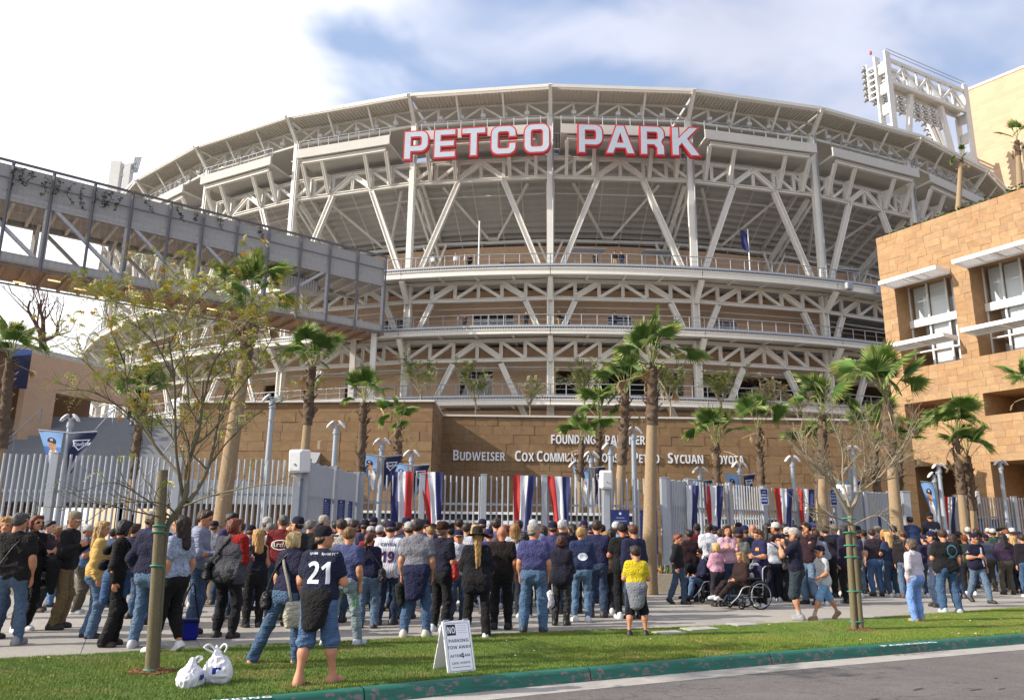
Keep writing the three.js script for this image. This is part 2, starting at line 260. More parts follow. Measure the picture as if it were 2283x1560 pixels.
// ------------------------------------------------------------------ the stadium: a ring of equal bays of trusses, decks and a canopy
const AZ0 = 2.89 * Math.PI / 180, D0 = 72, RAD = 77.5, STEP = 10.4 * Math.PI / 180;
const CX = Math.sin(AZ0) * (D0 + RAD), CZ = -Math.cos(AZ0) * (D0 + RAD);
const stadiumDir = (k) => { const a = AZ0 - k * STEP; return V(-Math.sin(a), 0, Math.cos(a)); };          // outwards
const A = (k, o, y) => { const d = stadiumDir(k); return V(CX + d.x * (RAD + o), y, CZ + d.z * (RAD + o)); };   // on the arc
const Q = (k, o, y) => { const i = Math.floor(k + 1e-6), t = k - i; return t < 1e-5 ? A(i, o, y) : A(i, o, y).lerp(A(i + 1, o, y), t); };   // on the chord
const K0 = -6, K1 = 5;
const stadium = thing('stadium', 'huge cream steel stadium with curved trusses, open decks and a flat canopy', 'stadium');
const nrm = (k) => stadiumDir(k);
const sb = (parent, name, a, b, w, h = w, m = M.steel, web = false) => mesh(name, bar(a, b, w, h, nrm(0).clone().set(b.x + a.x - 2 * CX, 0, b.z + a.z - 2 * CZ).normalize(), web), m, parent);
function group(name, parent) { const g = new THREE.Group(); g.name = name; parent.add(g); return g; }
function ribbon(pts0, pts1, name, m, parent) {            // a strip of quads between two rows of points
  const pos = [], uv = [], idx = []; let L = 0;
  pts0.forEach((p, i) => { if (i) L += p.distanceTo(pts0[i - 1]); const q = pts1[i]; pos.push(p.x, p.y, p.z, q.x, q.y, q.z); uv.push(L, 0, L, p.distanceTo(q)); if (i) { const a = i * 2; idx.push(a - 2, a - 1, a, a, a - 1, a + 1); } });
  const g = new THREE.BufferGeometry(); g.setAttribute('position', new THREE.Float32BufferAttribute(pos, 3)); g.setAttribute('uv', new THREE.Float32BufferAttribute(uv, 2)); g.setIndex(idx); g.computeVertexNormals();
  return name ? mesh(name, g.toNonIndexed(), m, parent) : g.toNonIndexed();
}
function hoop(k0, k1, n, prof, f = A) {                   // closed profile [[outwards, y], ...] swept along the ring
  const rows = prof.map(([o, y]) => { const l = []; for (let i = 0; i <= n; i++) l.push(f(lerp(k0, k1, i / n), o, y)); return l; });
  const g = []; for (let j = 0; j < rows.length; j++) g.push(ribbon(rows[j], rows[(j + 1) % rows.length]));
  for (const e of [0, n]) { const c = rows.map((r) => r[e]), p = []; for (let j = 1; j < c.length - 1; j++) p.push(c[0], c[j], c[j + 1]); const q = new THREE.BufferGeometry(); q.setAttribute('position', new THREE.Float32BufferAttribute(p.flatMap((v) => [v.x, v.y, v.z]), 3)); q.setAttribute('uv', new THREE.Float32BufferAttribute(new Float32Array(p.length * 2), 2)); q.computeVertexNormals(); g.push(q); }
  return merge(g);
}
const rect = (o0, o1, y0, y1) => [[o0, y0], [o1, y0], [o1, y1], [o0, y1]];
function railing(k0, k1, o, y, n, parent, f = A, h = 1.07) {
  const l = [];
  for (const t of [h, h * 0.55, 0.12]) { let p = f(k0, o, y + t); for (let i = 1; i <= n; i++) { const q = f(lerp(k0, k1, i / n), o, y + t); l.push(rod(p, q, t === h ? 0.05 : 0.02, t === h ? 0.05 : 0.02, 5)); p = q; } }
  const m = mesh('railing', l, M.rail, parent);
  for (let i = 0; i <= n; i++) { const k = lerp(k0, k1, i / n); l.push(rod(f(k, o, y), f(k, o, y + h), 0.045, 0.045, 5)); }
  m.geometry = merge(l); return m;
}
for (let k = K0; k < K1; k++) {
  const near = k >= -5 && k <= 4, m = k + 0.5;
  // canopy
  mesh('roof_panel', hoop(k + 0.012, k + 0.988, 1, [[-10, 44.3], [0, 44.42], [2.1, 44.5], [2.1, 44.92], [0, 44.86], [-10, 44.7]], Q), M.roofDeck, stadium);
  { const l = []; for (let i = 0; i < 34; i++) { const q = (i + 0.5) / 34, a = Q(k + 0.015 + q * 0.97, 0.1, 44.37), b = Q(k + 0.015 + q * 0.97, 2.05, 44.45); l.push(bar(a, b, 0.14, 0.1, UPY)); } mesh('roof_rib', l, M.roofDeck, stadium); }
  sb(stadium, 'gutter_beam', Q(k + 0.012, 2.42, 44.72), Q(k + 0.988, 2.42, 44.74), 0.34, 0.1);
  // roof truss
  const rt = group('roof_truss', stadium), yb = 42.55, yt = 44.3;
  sb(rt, 'chord', Q(k, 0, yt), Q(k + 0.999, 0, yt), 0.22, 0.24); sb(rt, 'chord', Q(k, 0, yb), Q(k + 0.999, 0, yb), 0.22, 0.24);
  const F = [0, 0.17, 0.335, 0.5, 0.665, 0.83, 0.999];
  for (let i = 1; i < 6; i++) sb(rt, 'strut', Q(k + F[i], 0, yb + 0.14), Q(k + F[i], 0, yt - 0.1), 0.22, 0.16);
  for (let i = 0; i < 6; i++) { const up = i < 3; sb(rt, 'brace', Q(k + F[up ? i : i + 1], 0, yb + 0.1), Q(k + F[up ? i + 1 : i], 0, yt - 0.1), 0.2, 0.16); }
  for (const f of [0.335, 0.665]) sb(stadium, 'roof_strut', Q(k + f, 0.32, yb), Q(k + f, 2.0, 44.55), 0.2, 0.16);
  // upper balcony band and what carries it
  const [e0, e1] = k === -1 ? [0.09, 0.94] : k === 0 ? [0.07, 0.94] : k < -1 ? [0.1, 0.86] : [0.07, 0.93];
  mesh('balcony_front', hoop(k + e0, k + e1, 3, [[2.0, 39.72], [2.2, 39.72], [2.2, 40.72], [2.0, 40.72]], Q), M.precast, stadium);
  mesh('balcony_floor', hoop(k + e0, k + e1, 3, [[-3, 39.3], [1.99, 39.75], [1.99, 39.95], [-3, 39.6]], Q), M.precast, stadium);
  railing(k + e0 + 0.005, k + e1 - 0.005, 1.9, 40.6, 9, stadium, Q, 1.15);
  { const l = []; for (let i = 0; i < 5; i++) l.push(rbox(0.55, 0.35, 0.5, 0.04).applyMatrix4(new THREE.Matrix4().makeRotationY(-Math.atan2(CZ, CX)).setPosition(Q(k + e0 + 0.1 + i * 0.16, 0.2, 43.05)))); mesh('light_fitting', l, M.whiteMetal, stadium); }
  const q0 = lerp(e0, e1, 0.05), q1 = lerp(e0, e1, 0.95), B = [0.05, 0.27, 0.73, 0.95].map((t) => lerp(e0, e1, t));
  sb(stadium, 'edge_beam', Q(k + q0, 1.75, 39.4), Q(k + q1, 1.75, 39.4), 0.4, 0.36, M.steel, true);
  for (const f of B) {
    const out = Q(k + f, 1.75, 39.2), ft = Q(k + f, 0.25, 36.2);
    sb(stadium, 'bracket', out, ft, 0.32, 0.34, M.steel, true);
    const g = new THREE.BufferGeometry(), a = Q(k + f, 0.2, 38.3), b = Q(k + f, 0.2, 36.3), c = Q(k + f, 1.35, 38.2); g.setAttribute('position', new THREE.Float32BufferAttribute([a, b, c].flatMap((v) => [v.x, v.y, v.z]), 3)); g.setAttribute('uv', new THREE.Float32BufferAttribute([0, 0, 1, 0, 0, 1], 2)); g.computeVertexNormals(); mesh('gusset_plate', g, M.steel, stadium);
    sb(stadium, 'stay', Q(k + f, 0, 38.2), Q(k + f, 0, 36.1), 0.3, 0.26);
  }
  // upper truss with the inverted-V braces that run on down to the deck
  const ta = group('truss', stadium);
  const truss = (g, yt, yb, thick, heavy) => {
    sb(g, 'chord', Q(k, 0, yt), Q(k + 0.999, 0, yt), 0.3, 0.36, M.steel, true); sb(g, 'chord', Q(k, 0, yb), Q(k + 0.999, 0, yb), 0.34, 0.38, M.steel, true);
    for (let i = 1; i < 6; i++) sb(g, 'strut', Q(k + F[i], 0.02, yb + 0.24), Q(k + F[i], 0.02, yt - 0.16), i === 3 ? 0.3 : 0.32, 0.26, M.steel, true);
    for (let i = 0; i < 6; i++) { const up = i < 3, hv = heavy.includes(i); sb(g, 'brace', Q(k + F[up ? i : i + 1], hv ? 0.03 : -0.02, yb + 0.12), Q(k + F[up ? i + 1 : i], hv ? 0.03 : -0.02, yt - 0.12), hv ? 0.52 : 0.29, hv ? 0.36 : 0.24, M.steel, hv); }
  };
  truss(ta, 38.1, 36.06, 0, [2, 3]);
  for (const [f0, f1] of [[0.335, 0.065], [0.665, 0.935]]) { sb(stadium, 'raking_brace', Q(k + f0, 0.05, 35.85), Q(k + f1, 0.05, 26.15), 0.54, 0.46, M.steel, true); }
  // decks
  for (const [y, yb2, op] of [[26.13, 25.12, 2.2], [20.18, 19.38, 2.2], [13.62, 12.75, 2.2]]) {
    mesh('deck_slab', hoop(k, k + 1, 8, rect(-9, op + 0.18, y - 0.16, y)), M.steelGrey, stadium);
    mesh('deck_soffit', hoop(k, k + 1, 8, rect(-8.9, op - 0.25, yb2 + 0.35, y - 0.32)), M.precast, stadium);
    { const l = [], n = near ? 60 : 20; for (let i = 0; i < n; i++) l.push(bar(A(k + (i + 0.5) / n, op - 0.24, y - 0.235), A(k + (i + 0.5) / n, op + 0.1, y - 0.235), 0.13, 0.14, UPY)); mesh('deck_corrugation', l, M.steelGrey, stadium); }
    mesh('deck_fascia', hoop(k + 0.002, k + 0.998, 8, [[op - 0.22, yb2], [op + 0.14, yb2], [op + 0.14, yb2 + 0.09], [op + 0.02, yb2 + 0.13], [op + 0.02, y - 0.44], [op + 0.14, y - 0.4], [op + 0.14, y - 0.33], [op - 0.22, y - 0.33]]), M.steel, stadium);
    railing(k, k + 1, op - 0.05, y, 10, stadium);
    for (const f of [0.25, 0.5, 0.75]) sb(stadium, 'soffit_beam', Q(k + f, op - 0.4, yb2 + 0.28), Q(k + f, -8, yb2 + 0.28), 0.2, 0.25);
  }
  const tb = group('truss', stadium), tc = group('truss', stadium);
  truss(tb, 25.2, 23.45, 0, [1, 4]); truss(tc, 19.35, 17.45, 0, [2, 3]);
  for (const [f0, f1] of [[0.17, 0.075], [0.83, 0.925]]) sb(stadium, 'raking_brace', Q(k + f0, 0.05, 23.2), Q(k + f1, 0.05, 20.2), 0.5, 0.42, M.steel, true);
  for (const [f0, f1] of [[0.335, 0.12], [0.665, 0.88]]) sb(stadium, 'raking_brace', Q(k + f0, 0.05, 17.1), Q(k + f1, 0.05, 10.6), 0.52, 0.44, M.steel, true);
  // back walls of the decks, with openings cut as separate wall pieces
  const wall = (k0, k1, o, y0, y1, mm = M.stucco) => mesh('deck_wall', hoop(k0, k1, 3, rect(o - 0.3, o, y0, y1)), mm, stadium);
  const door = (k0, k1, o, y0, y1, n, transom) => {
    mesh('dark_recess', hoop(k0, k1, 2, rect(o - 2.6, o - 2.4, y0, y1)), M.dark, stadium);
    const w = group('window', stadium); mesh('pane', hoop(k0, k1, 2, rect(o - 0.13, o - 0.115, y0, y1)), M.glass, w);
    const l = []; for (let i = 0; i <= n; i++) l.push(bar(A(lerp(k0, k1, i / n), o - 0.1, y0), A(lerp(k0, k1, i / n), o - 0.1, y1), 0.12, 0.12)); for (const y of [y1 - 0.06, ...(transom ? [y0 + (y1 - y0) * 0.72] : [])]) l.push(bar(A(k0, o - 0.1, y), A(k1, o - 0.1, y), 0.12, 0.12, UPY)); mesh('frame', l, M.whiteMetal, w);
  };
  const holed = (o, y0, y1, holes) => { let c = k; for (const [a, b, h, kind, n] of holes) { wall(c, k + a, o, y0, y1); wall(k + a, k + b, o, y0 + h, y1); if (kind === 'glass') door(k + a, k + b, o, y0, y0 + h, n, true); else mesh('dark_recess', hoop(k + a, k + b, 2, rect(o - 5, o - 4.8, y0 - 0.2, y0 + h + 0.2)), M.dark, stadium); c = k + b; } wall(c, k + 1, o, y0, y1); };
  const H3 = { '-1': [[0.42, 0.73, 2.7, 'glass', 5]], 0: [[0.06, 0.15, 2.5, 'glass', 1], [0.42, 0.6, 2.5, 'glass', 3]], 1: [[0.24, 0.42, 2.5, 'glass', 3]], '-2': [[0.3, 0.42, 2.5, 'glass', 2], [0.7, 0.88, 2.6, 'glass', 3]], '-3': [[0.3, 0.5, 2.5, 'glass', 2]] };
  const H4 = { '-1': [[0.33, 0.58, 3.6, 'glass', 4]], '-2': [[0.4, 0.52, 3.4, 'glass', 2]], '-3': [[0.25, 0.42, 3.4, 'dark'], [0.62, 0.8, 3.2, 'dark']], 0: [[0.04, 0.98, 3.5, 'dark']], 1: [[0.05, 0.99, 3.5, 'dark']], 2: [[0.05, 0.99, 3.5, 'dark']], '-4': [[0.2, 0.7, 3.2, 'dark']] };
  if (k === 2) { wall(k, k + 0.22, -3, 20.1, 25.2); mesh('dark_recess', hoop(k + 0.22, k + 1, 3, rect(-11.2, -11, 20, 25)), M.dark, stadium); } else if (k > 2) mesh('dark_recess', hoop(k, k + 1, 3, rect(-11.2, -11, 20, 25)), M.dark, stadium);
  else holed(-3, 20.1, 25.2, H3[k] ?? []);
  holed(-3.2, 13.5, 19.4, H4[k] ?? []);
  { const H2 = { '-1': [[0.3, 0.34, 2.6, 'dark'], [0.56, 0.78, 4.2, 'dark']], 0: [[0.9, 0.98, 3.4, 'dark']], 1: [[0.02, 0.17, 3.2, 'dark']], 2: [[0.3, 0.9, 3.2, 'dark']] }; holed(-8.6, 26.0, 32.0, H2[k] ?? []); }
  wall(k, k + 1, -1.2, 0, 12.75, M.stucco);
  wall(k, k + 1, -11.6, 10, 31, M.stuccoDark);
  wall(k, k + 1, -11.5, 30, 37.5, M.bowl);
  // underside of the seating bowl: stepped concrete, with raking frames and ties
  { const pts = [], n = 18; for (let i = 0; i <= n; i++) { const o = lerp(-13.5, -0.9, i / n), y = lerp(31.0, 38.9, i / n); pts.push([o, y]); if (i < n) pts.push([lerp(-13.5, -0.9, (i + 1) / n) - 0.02, y + 0.02]); }
    for (let i = 0; i + 1 < pts.length; i += 2) { const [a, b] = [pts[i], pts[i + 1]], c = pts[i + 2]; mesh('seating_step', merge([ribbon([A(k, a[0], a[1]), A(m, a[0], a[1]), A(k + 1, a[0], a[1])], [A(k, b[0], b[1]), A(m, b[0], b[1]), A(k + 1, b[0], b[1])]), ...(c ? [ribbon([A(k, b[0], b[1]), A(m, b[0], b[1]), A(k + 1, b[0], b[1])], [A(k, c[0], c[1] + 0.02), A(m, c[0], c[1] + 0.02), A(k + 1, c[0], c[1] + 0.02)])] : [])]), M.bowl, stadium); } }
  sb(stadium, 'ring_beam', A(k, -8.6, 32.6), A(k + 1, -8.6, 32.6), 0.34, 0.34);
  for (const s of [-1, 1]) sb(stadium, 'tie', A(m + s * 0.035, -8.5, 32.8), A(m + s * 0.33, -2.6, 36.6), 0.26, 0.26);
  mesh('gusset_plate', bar(A(m - 0.045, -8.45, 32.85), A(m + 0.045, -8.45, 32.85), 0.7, 0.1, UPY), M.steel, stadium);
  for (const f of [0.22, 0.4, 0.6, 0.78]) mesh('hanger_rod', rod(A(k + f, -1.5, 37.6), A(k + f, -10.5, 30.6), 0.04, 0.04, 5), M.steel, stadium);
  // raking frame under each column line
  { const kk = k, rk = group('raking_frame', stadium); for (const s of [-1, 1]) { const a = A(kk + s * 0.022, -0.6, 35.9), b = A(kk + s * 0.022, -12.5, 28.2); sb(rk, 'rafter', a, b, 0.24, 0.6); }
    for (let i = 0; i < 7; i++) { const t = i / 7, t2 = (i + 1) / 7; sb(rk, 'lacing', A(kk + 0.022 * (i % 2 ? 1 : -1), lerp(-0.6, -12.5, t), lerp(35.9, 28.2, t)), A(kk - 0.022 * (i % 2 ? 1 : -1), lerp(-0.6, -12.5, t2), lerp(35.9, 28.2, t2)), 0.2, 0.3); } sb(rk, 'rafter', A(kk, -0.6, 38.6), A(kk, -12.5, 31.4), 0.3, 0.5);
    for (const s of [-1, 1]) sb(stadium, 'knee_brace', A(kk + s * 0.02, -7.6, 29.6), A(kk + s * 0.11, -7.2, 32.2), 0.22, 0.22); }
  for (const [o, y, rr] of [[-0.9, 16.9, 0.09], [-1.3, 16.75, 0.06], [-1.1, 22.9, 0.08], [-2.4, 35.4, 0.08]]) mesh('pipe', rod(A(k + 0.01, o, y), A(k + 0.99, o, y), rr, rr, 6), M.precast, stadium);
  if (near) for (const f of [0.28, 0.5, 0.72]) mesh('strip_light', bar(A(k + f - 0.05, -1.7, 17.1), A(k + f + 0.05, -1.7, 17.1), 0.25, 0.12, UPY), M.whiteMetal, stadium);
  // columns
  const side = (e) => e * 0.011;
  for (const e of [-1, 1]) { const s = side(e); sb(stadium, 'column', A(k + s, 0.18 - (e > 0 ? 0 : 0.0), 26.13), A(k + s, 0.18, 42.9), e < 0 ? 0.36 : 0.3, 0.45); }
  { const l = []; for (let y = 28; y < 42.5; y += 2.2) l.push(bar(A(k - 0.011, 0.18, y), A(k + 0.011, 0.18, y), 0.18, 0.2, UPY)); mesh('batten', l, M.steel, stadium); }
  sb(stadium, 'column_head', A(k, 0.3, 42.6), A(k, 2.35, 44.95), 0.38, 0.34);
  sb(stadium, 'column', A(k, 0.0, 20.1), A(k, 0.0, 25.0), 0.66, 0.62, M.steel, true); sb(stadium, 'column', A(k, 0.0, 10), A(k, 0.0, 19.4), 0.66, 0.62, M.steel, true);
  for (const [y0, y1] of [[23.3, 25.0], [17.3, 19.3]]) sb(stadium, 'outrigger', A(k, 0.3, y0), A(k, 2.0, y1), 0.45, 0.45);
  mesh('downpipe', rod(A(k + 0.019, 0.55, 26.2), A(k + 0.019, 0.55, 42.8), 0.07, 0.07, 6), M.rail, stadium);
}
mesh('inner_floor', hoop(K0, K1, 22, rect(-14, -11, 24.9, 25.1)), M.precast, stadium);
// stair cages and vents seen between the balconies
for (const k of [-1.06, 0.035, 0.99, -2.08]) { const g = group('stair_cage', stadium), l = []; for (let i = 0; i < 4; i++) for (let j = 0; j < 3; j++) l.push(bar(A(k - 0.03 + i * 0.02, -0.9, 38.9), A(k - 0.03 + i * 0.02, -0.9, 41.4), 0.06, 0.06), bar(A(k - 0.03, -0.9, 39 + j * 1.1), A(k + 0.03, -0.9, 39 + j * 1.1), 0.1, 0.08, UPY)); mesh('cage_frame', l, M.whiteMetal, g); mesh('cage_sheet', bar(A(k - 0.03, -1.1, 39.4), A(k + 0.03, -1.1, 39.4), 1.0, 0.06, UPY), M.whiteMetal, g); mesh('cage_sheet', bar(A(k - 0.03, -1.1, 41.2), A(k + 0.03, -1.1, 41.2), 0.8, 0.06, UPY), M.whiteMetal, g); }
// speakers hung on the right of the upper deck fascia
for (const k of [2.06, 2.32]) mesh('horn_speaker', rbox(0.9, 0.8, 0.5, 0.2).applyMatrix4(new THREE.Matrix4().makeRotationY(0.5).setPosition(A(k, 2.75, 25.4))), M.rail, stadium);

// ------------------------------------------------------------------ the big roof sign: eight outlined letters
function offsetPoly(p, d) { const n = p.length, o = []; for (let i = 0; i < n; i++) { const a = p[(i + n - 1) % n], b = p[i], c = p[(i + 1) % n]; let e1 = [b[0] - a[0], b[1] - a[1]], e2 = [c[0] - b[0], c[1] - b[1]]; const l1 = Math.hypot(...e1), l2 = Math.hypot(...e2); e1 = [e1[0] / l1, e1[1] / l1]; e2 = [e2[0] / l2, e2[1] / l2]; const n1 = [e1[1], -e1[0]], n2 = [e2[1], -e2[0]], k = 1 + n1[0] * n2[0] + n1[1] * n2[1], s = d / Math.max(k, 0.35); o.push([b[0] + (n1[0] + n2[0]) * s, b[1] + (n1[1] + n2[1]) * s]); } return o; }
const arcPts = (cx, cy, rx, ry, a0, a1, n = 7) => Array.from({ length: n + 1 }, (_, i) => { const a = (a0 + (a1 - a0) * i / n) * Math.PI / 180; return [cx + rx * Math.cos(a), cy + ry * Math.sin(a)]; });
const rrect = (x0, y0, x1, y1, r, ccw = true) => { const p = [...arcPts(x1 - r, y0 + r, r, r, -90, 0), ...arcPts(x1 - r, y1 - r, r, r, 0, 90), ...arcPts(x0 + r, y1 - r, r, r, 90, 180), ...arcPts(x0 + r, y0 + r, r, r, 180, 270)]; return ccw ? p : p.reverse(); };
const GL = {   // outer outline counter-clockwise, holes clockwise; 1 high
  P: [[[0, 0], [0.22, 0], [0.22, 0.28], ...arcPts(0.62, 0.54, 0.25, 0.26, -90, 0), ...arcPts(0.62, 0.74, 0.25, 0.26, 0, 90), [0, 1]], [...arcPts(0.56, 0.56, 0.09, 0.1, -90, 0, 3), ...arcPts(0.56, 0.72, 0.09, 0.1, 0, 90, 3), [0.22, 0.82], [0.22, 0.46]].reverse()],
  E: [[[0, 0], [0.8, 0], [0.8, 0.18], [0.22, 0.18], [0.22, 0.41], [0.75, 0.41], [0.75, 0.58], [0.22, 0.58], [0.22, 0.82], [0.8, 0.82], [0.8, 1], [0, 1]]],
  T: [[[0.33, 0], [0.56, 0], [0.56, 0.82], [0.88, 0.82], [0.88, 1], [0, 1], [0, 0.82], [0.33, 0.82]]],
  C: [[...arcPts(0.62, 0.25, 0.26, 0.25, -90, 0), [0.88, 0.37], [0.66, 0.37], ...arcPts(0.57, 0.27, 0.09, 0.09, 0, -90, 3), ...arcPts(0.31, 0.27, 0.09, 0.09, 270, 180, 3), ...arcPts(0.31, 0.73, 0.09, 0.09, 180, 90, 3), ...arcPts(0.57, 0.73, 0.09, 0.09, 90, 0, 3), [0.66, 0.63], [0.88, 0.63], ...arcPts(0.62, 0.75, 0.26, 0.25, 0, 90), ...arcPts(0.26, 0.75, 0.26, 0.25, 90, 180), ...arcPts(0.26, 0.25, 0.26, 0.25, 180, 270)]],
  O: [rrect(0, 0, 0.9, 1, 0.26), rrect(0.22, 0.18, 0.68, 0.82, 0.1, false)],
  A: [[[0, 0], [0.23, 0], [0.305, 0.2], [0.695, 0.2], [0.77, 0], [1.0, 0], [0.63, 1], [0.37, 1]], [[0.37, 0.37], [0.5, 0.76], [0.63, 0.37]]],
  R: [[[0, 0], [0.22, 0], [0.22, 0.36], [0.5, 0.36], [0.62, 0.24], [0.62, 0], [0.86, 0], [0.86, 0.28], [0.76, 0.44], ...arcPts(0.62, 0.64, 0.25, 0.12, -40, 0, 3), ...arcPts(0.62, 0.76, 0.25, 0.24, 0, 90), [0, 1]], [[0.22, 0.53], [0.22, 0.82], ...arcPts(0.56, 0.73, 0.09, 0.09, 90, 0, 3), ...arcPts(0.56, 0.62, 0.09, 0.09, 0, -90, 3)]],
  K: [[[0, 0], [0.23, 0], [0.23, 0.32], [0.36, 0.45], [0.71, 0], [1.0, 0], [0.55, 0.6], [0.96, 1], [0.66, 1], [0.23, 0.6], [0.23, 1], [0, 1]]],
};
{
  const red = mat('red_sign_metal', [0.50, 0.02, 0.03], { roughness: 0.4 }), face = mat('pale_sign_face', [0.50, 0.55, 0.62], { roughness: 0.35, map: again(T.grime, 0.3) });
  const sign = thing('roof_sign', 'red edged pale block letters reading PETCO PARK on the top balcony', 'sign');
  const pt = (l) => l.map(([x, y]) => new THREE.Vector2(x, y));
  const put = (ch, k, f0, width, y0, y1) => {       // along the chord of bay k
    const S = y1 - y0, chord = A(k, 2.9, 0).distanceTo(A(k + 1, 2.9, 0)), wd = Math.max(...GL[ch][0].map((p) => p[0])), sx = width / wd;
    const mk = (d, depth, b) => { const shp = new THREE.Shape(pt(offsetPoly(GL[ch][0].map(([x, y]) => [x * sx, y * S]), d))); GL[ch].slice(1).forEach((h) => shp.holes.push(new THREE.Path(pt(offsetPoly(h.map(([x, y]) => [x * sx, y * S]), d))))); return new THREE.ExtrudeGeometry(shp, { depth, bevelEnabled: false, curveSegments: 6 }); };
    const g = new THREE.Group(); g.name = 'letter'; sign.add(g);
    mesh('letter_case', mk(0.14, 0.5), red, g); mesh('letter_face', mk(0.0, 0.05).translate(0, 0, 0.485), face, g);
    const a = Q(k + 1e-4, 2.9, 0), b = A(k + 1, 2.9, 0), e = b.clone().sub(a).normalize(), z = V(-e.z, 0, e.x), p = Q(k + 1e-4, 2.9, y0).addScaledVector(e, f0 * chord);
    g.matrixAutoUpdate = true; g.position.copy(p); g.quaternion.setFromRotationMatrix(new THREE.Matrix4().makeBasis(e, UPY, z)); 
    return g;
  };
  const fr = (k, px, y) => { const a = A(k, 3.2, 0), b = A(k + 1, 3.2, 0), e = b.clone().sub(a), n = V(-e.z, 0, e.x).normalize(), q = atPlane(px, 325, a, n); return q.sub(a).dot(e) / e.lengthSq(); };
  const Y0 = 37.1, Y1 = 39.98, wm = A(0, 3, 0).distanceTo(A(1, 3, 0));
  for (const [ch, k, x0, x1] of [['P', -1, 903, 954], ['E', -1, 970, 1015], ['T', -1, 1031, 1082], ['C', -1, 1097, 1150], ['O', -1, 1171, 1225], ['P', 0, 1290, 1342], ['A', 0, 1352, 1413], ['R', 0, 1429, 1480], ['K', 0, 1499, 1558]]) { const f0 = fr(k, x0), f1 = fr(k, x1); put(ch, k, f0, (f1 - f0) * wm, Y0, Y1); }
}
// ------------------------------------------------------------------ stone walls laid block by block
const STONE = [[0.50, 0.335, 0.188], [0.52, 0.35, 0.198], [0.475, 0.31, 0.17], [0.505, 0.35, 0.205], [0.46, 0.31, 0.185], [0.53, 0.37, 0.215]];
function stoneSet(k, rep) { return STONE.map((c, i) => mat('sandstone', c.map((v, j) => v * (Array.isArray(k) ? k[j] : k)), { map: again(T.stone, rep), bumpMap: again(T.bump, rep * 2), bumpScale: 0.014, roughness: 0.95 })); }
// wall in the frame origin p0, along e, outward n; s from s0 to s1, y from y0 to y1, openings [s0, s1, y0, y1]
function stoneWall(parent, p0, e, n, s0, s1, y0, y1, h, lens, holes, mats, seed, keep, coreM, topAt) {
  const r = rngOf(seed), mx = new THREE.Matrix4().makeBasis(e, UPY, n).setPosition(p0.x, 0, p0.z), blocks = [], core = [];
  const rows = Math.round((y1 - y0) / h);
  for (let j = 0; j < rows; j++) {
    const a = y0 + j * h, b = a + h, mid = (a + b) / 2; let free = [[s0, s1]];
    for (const [h0, h1, v0, v1] of holes) if (mid > v0 && mid < v1) free = free.flatMap(([p, q]) => { const o = []; if (h0 > p) o.push([p, Math.min(q, h0)]); if (h1 < q) o.push([Math.max(p, h1), q]); return o.filter(([x, y]) => y - x > 0.02); });
    for (const [p, q] of free) {
      core.push(boxUV(new THREE.BoxGeometry(q - p - 0.006, h + 0.001, 0.3).translate((p + q) / 2, mid, -0.17)));
      let s = p; if (j % 2) s -= lens[0] * 0.5 * r();
      while (s < q - 0.02) {
        let w = lerp(lens[0], lens[1], r() * r() * 0.9 + 0.1 * r()); let c = Math.max(s, p), d = Math.min(s + w, q); if (q - d < lens[0] * 0.4) d = q;
        if (d - c > 0.05) blocks.push([(c + d) / 2, mid, d - c, r(), r(), r()]); s = d;
      }
    }
  }
  mesh('wall_core', merge(core).applyMatrix4(mx), coreM, parent);
  blocks.sort((a, b) => a[6] - b[6]);
  const order = blocks.map((b, i) => [i, V(b[0], b[1], 0).applyMatrix4(mx)]).map(([i, p]) => [i, blocks[i][2] / p.distanceTo(V(0, EYE, 0)) * (Math.abs(p.x) < -p.z * 0.68 ? 1 : 0.2)]).sort((a, b) => b[1] - a[1]).map((q) => q[0]);
  const rest = mats.map(() => []);
  order.forEach((i, c) => {
    const [s, y, w, r1, r2, r3] = blocks[i], g = box(w - 0.008, h - 0.008, 0.06 + r2 * 0.03, s, y, 0.012 + r2 * 0.015); { const u = g.attributes.uv; const ox = r1 * 37, oy = r3 * 23; for (let q = 0; q < u.count; q++) u.setXY(q, u.getX(q) + ox, u.getY(q) + oy); }
    g.applyMatrix4(mx); const m = Math.floor(r1 * mats.length * 0.9999); if (c < keep) mesh('stone_block', g, mats[m], parent); else rest[m].push(g);
  });
  rest.forEach((l, m) => { if (l.length) { const o = mesh('stone_block', l, mats[m], parent); o.userData.kind = 'stuff'; } });
  return mx;
}
M.mortar = mat('mortar', [0.40, 0.28, 0.17], { roughness: 1 });
const stoneA = stoneSet([0.50, 0.465, 0.42], 0.5), stoneB = stoneSet([0.86, 0.80, 0.75], 0.5);

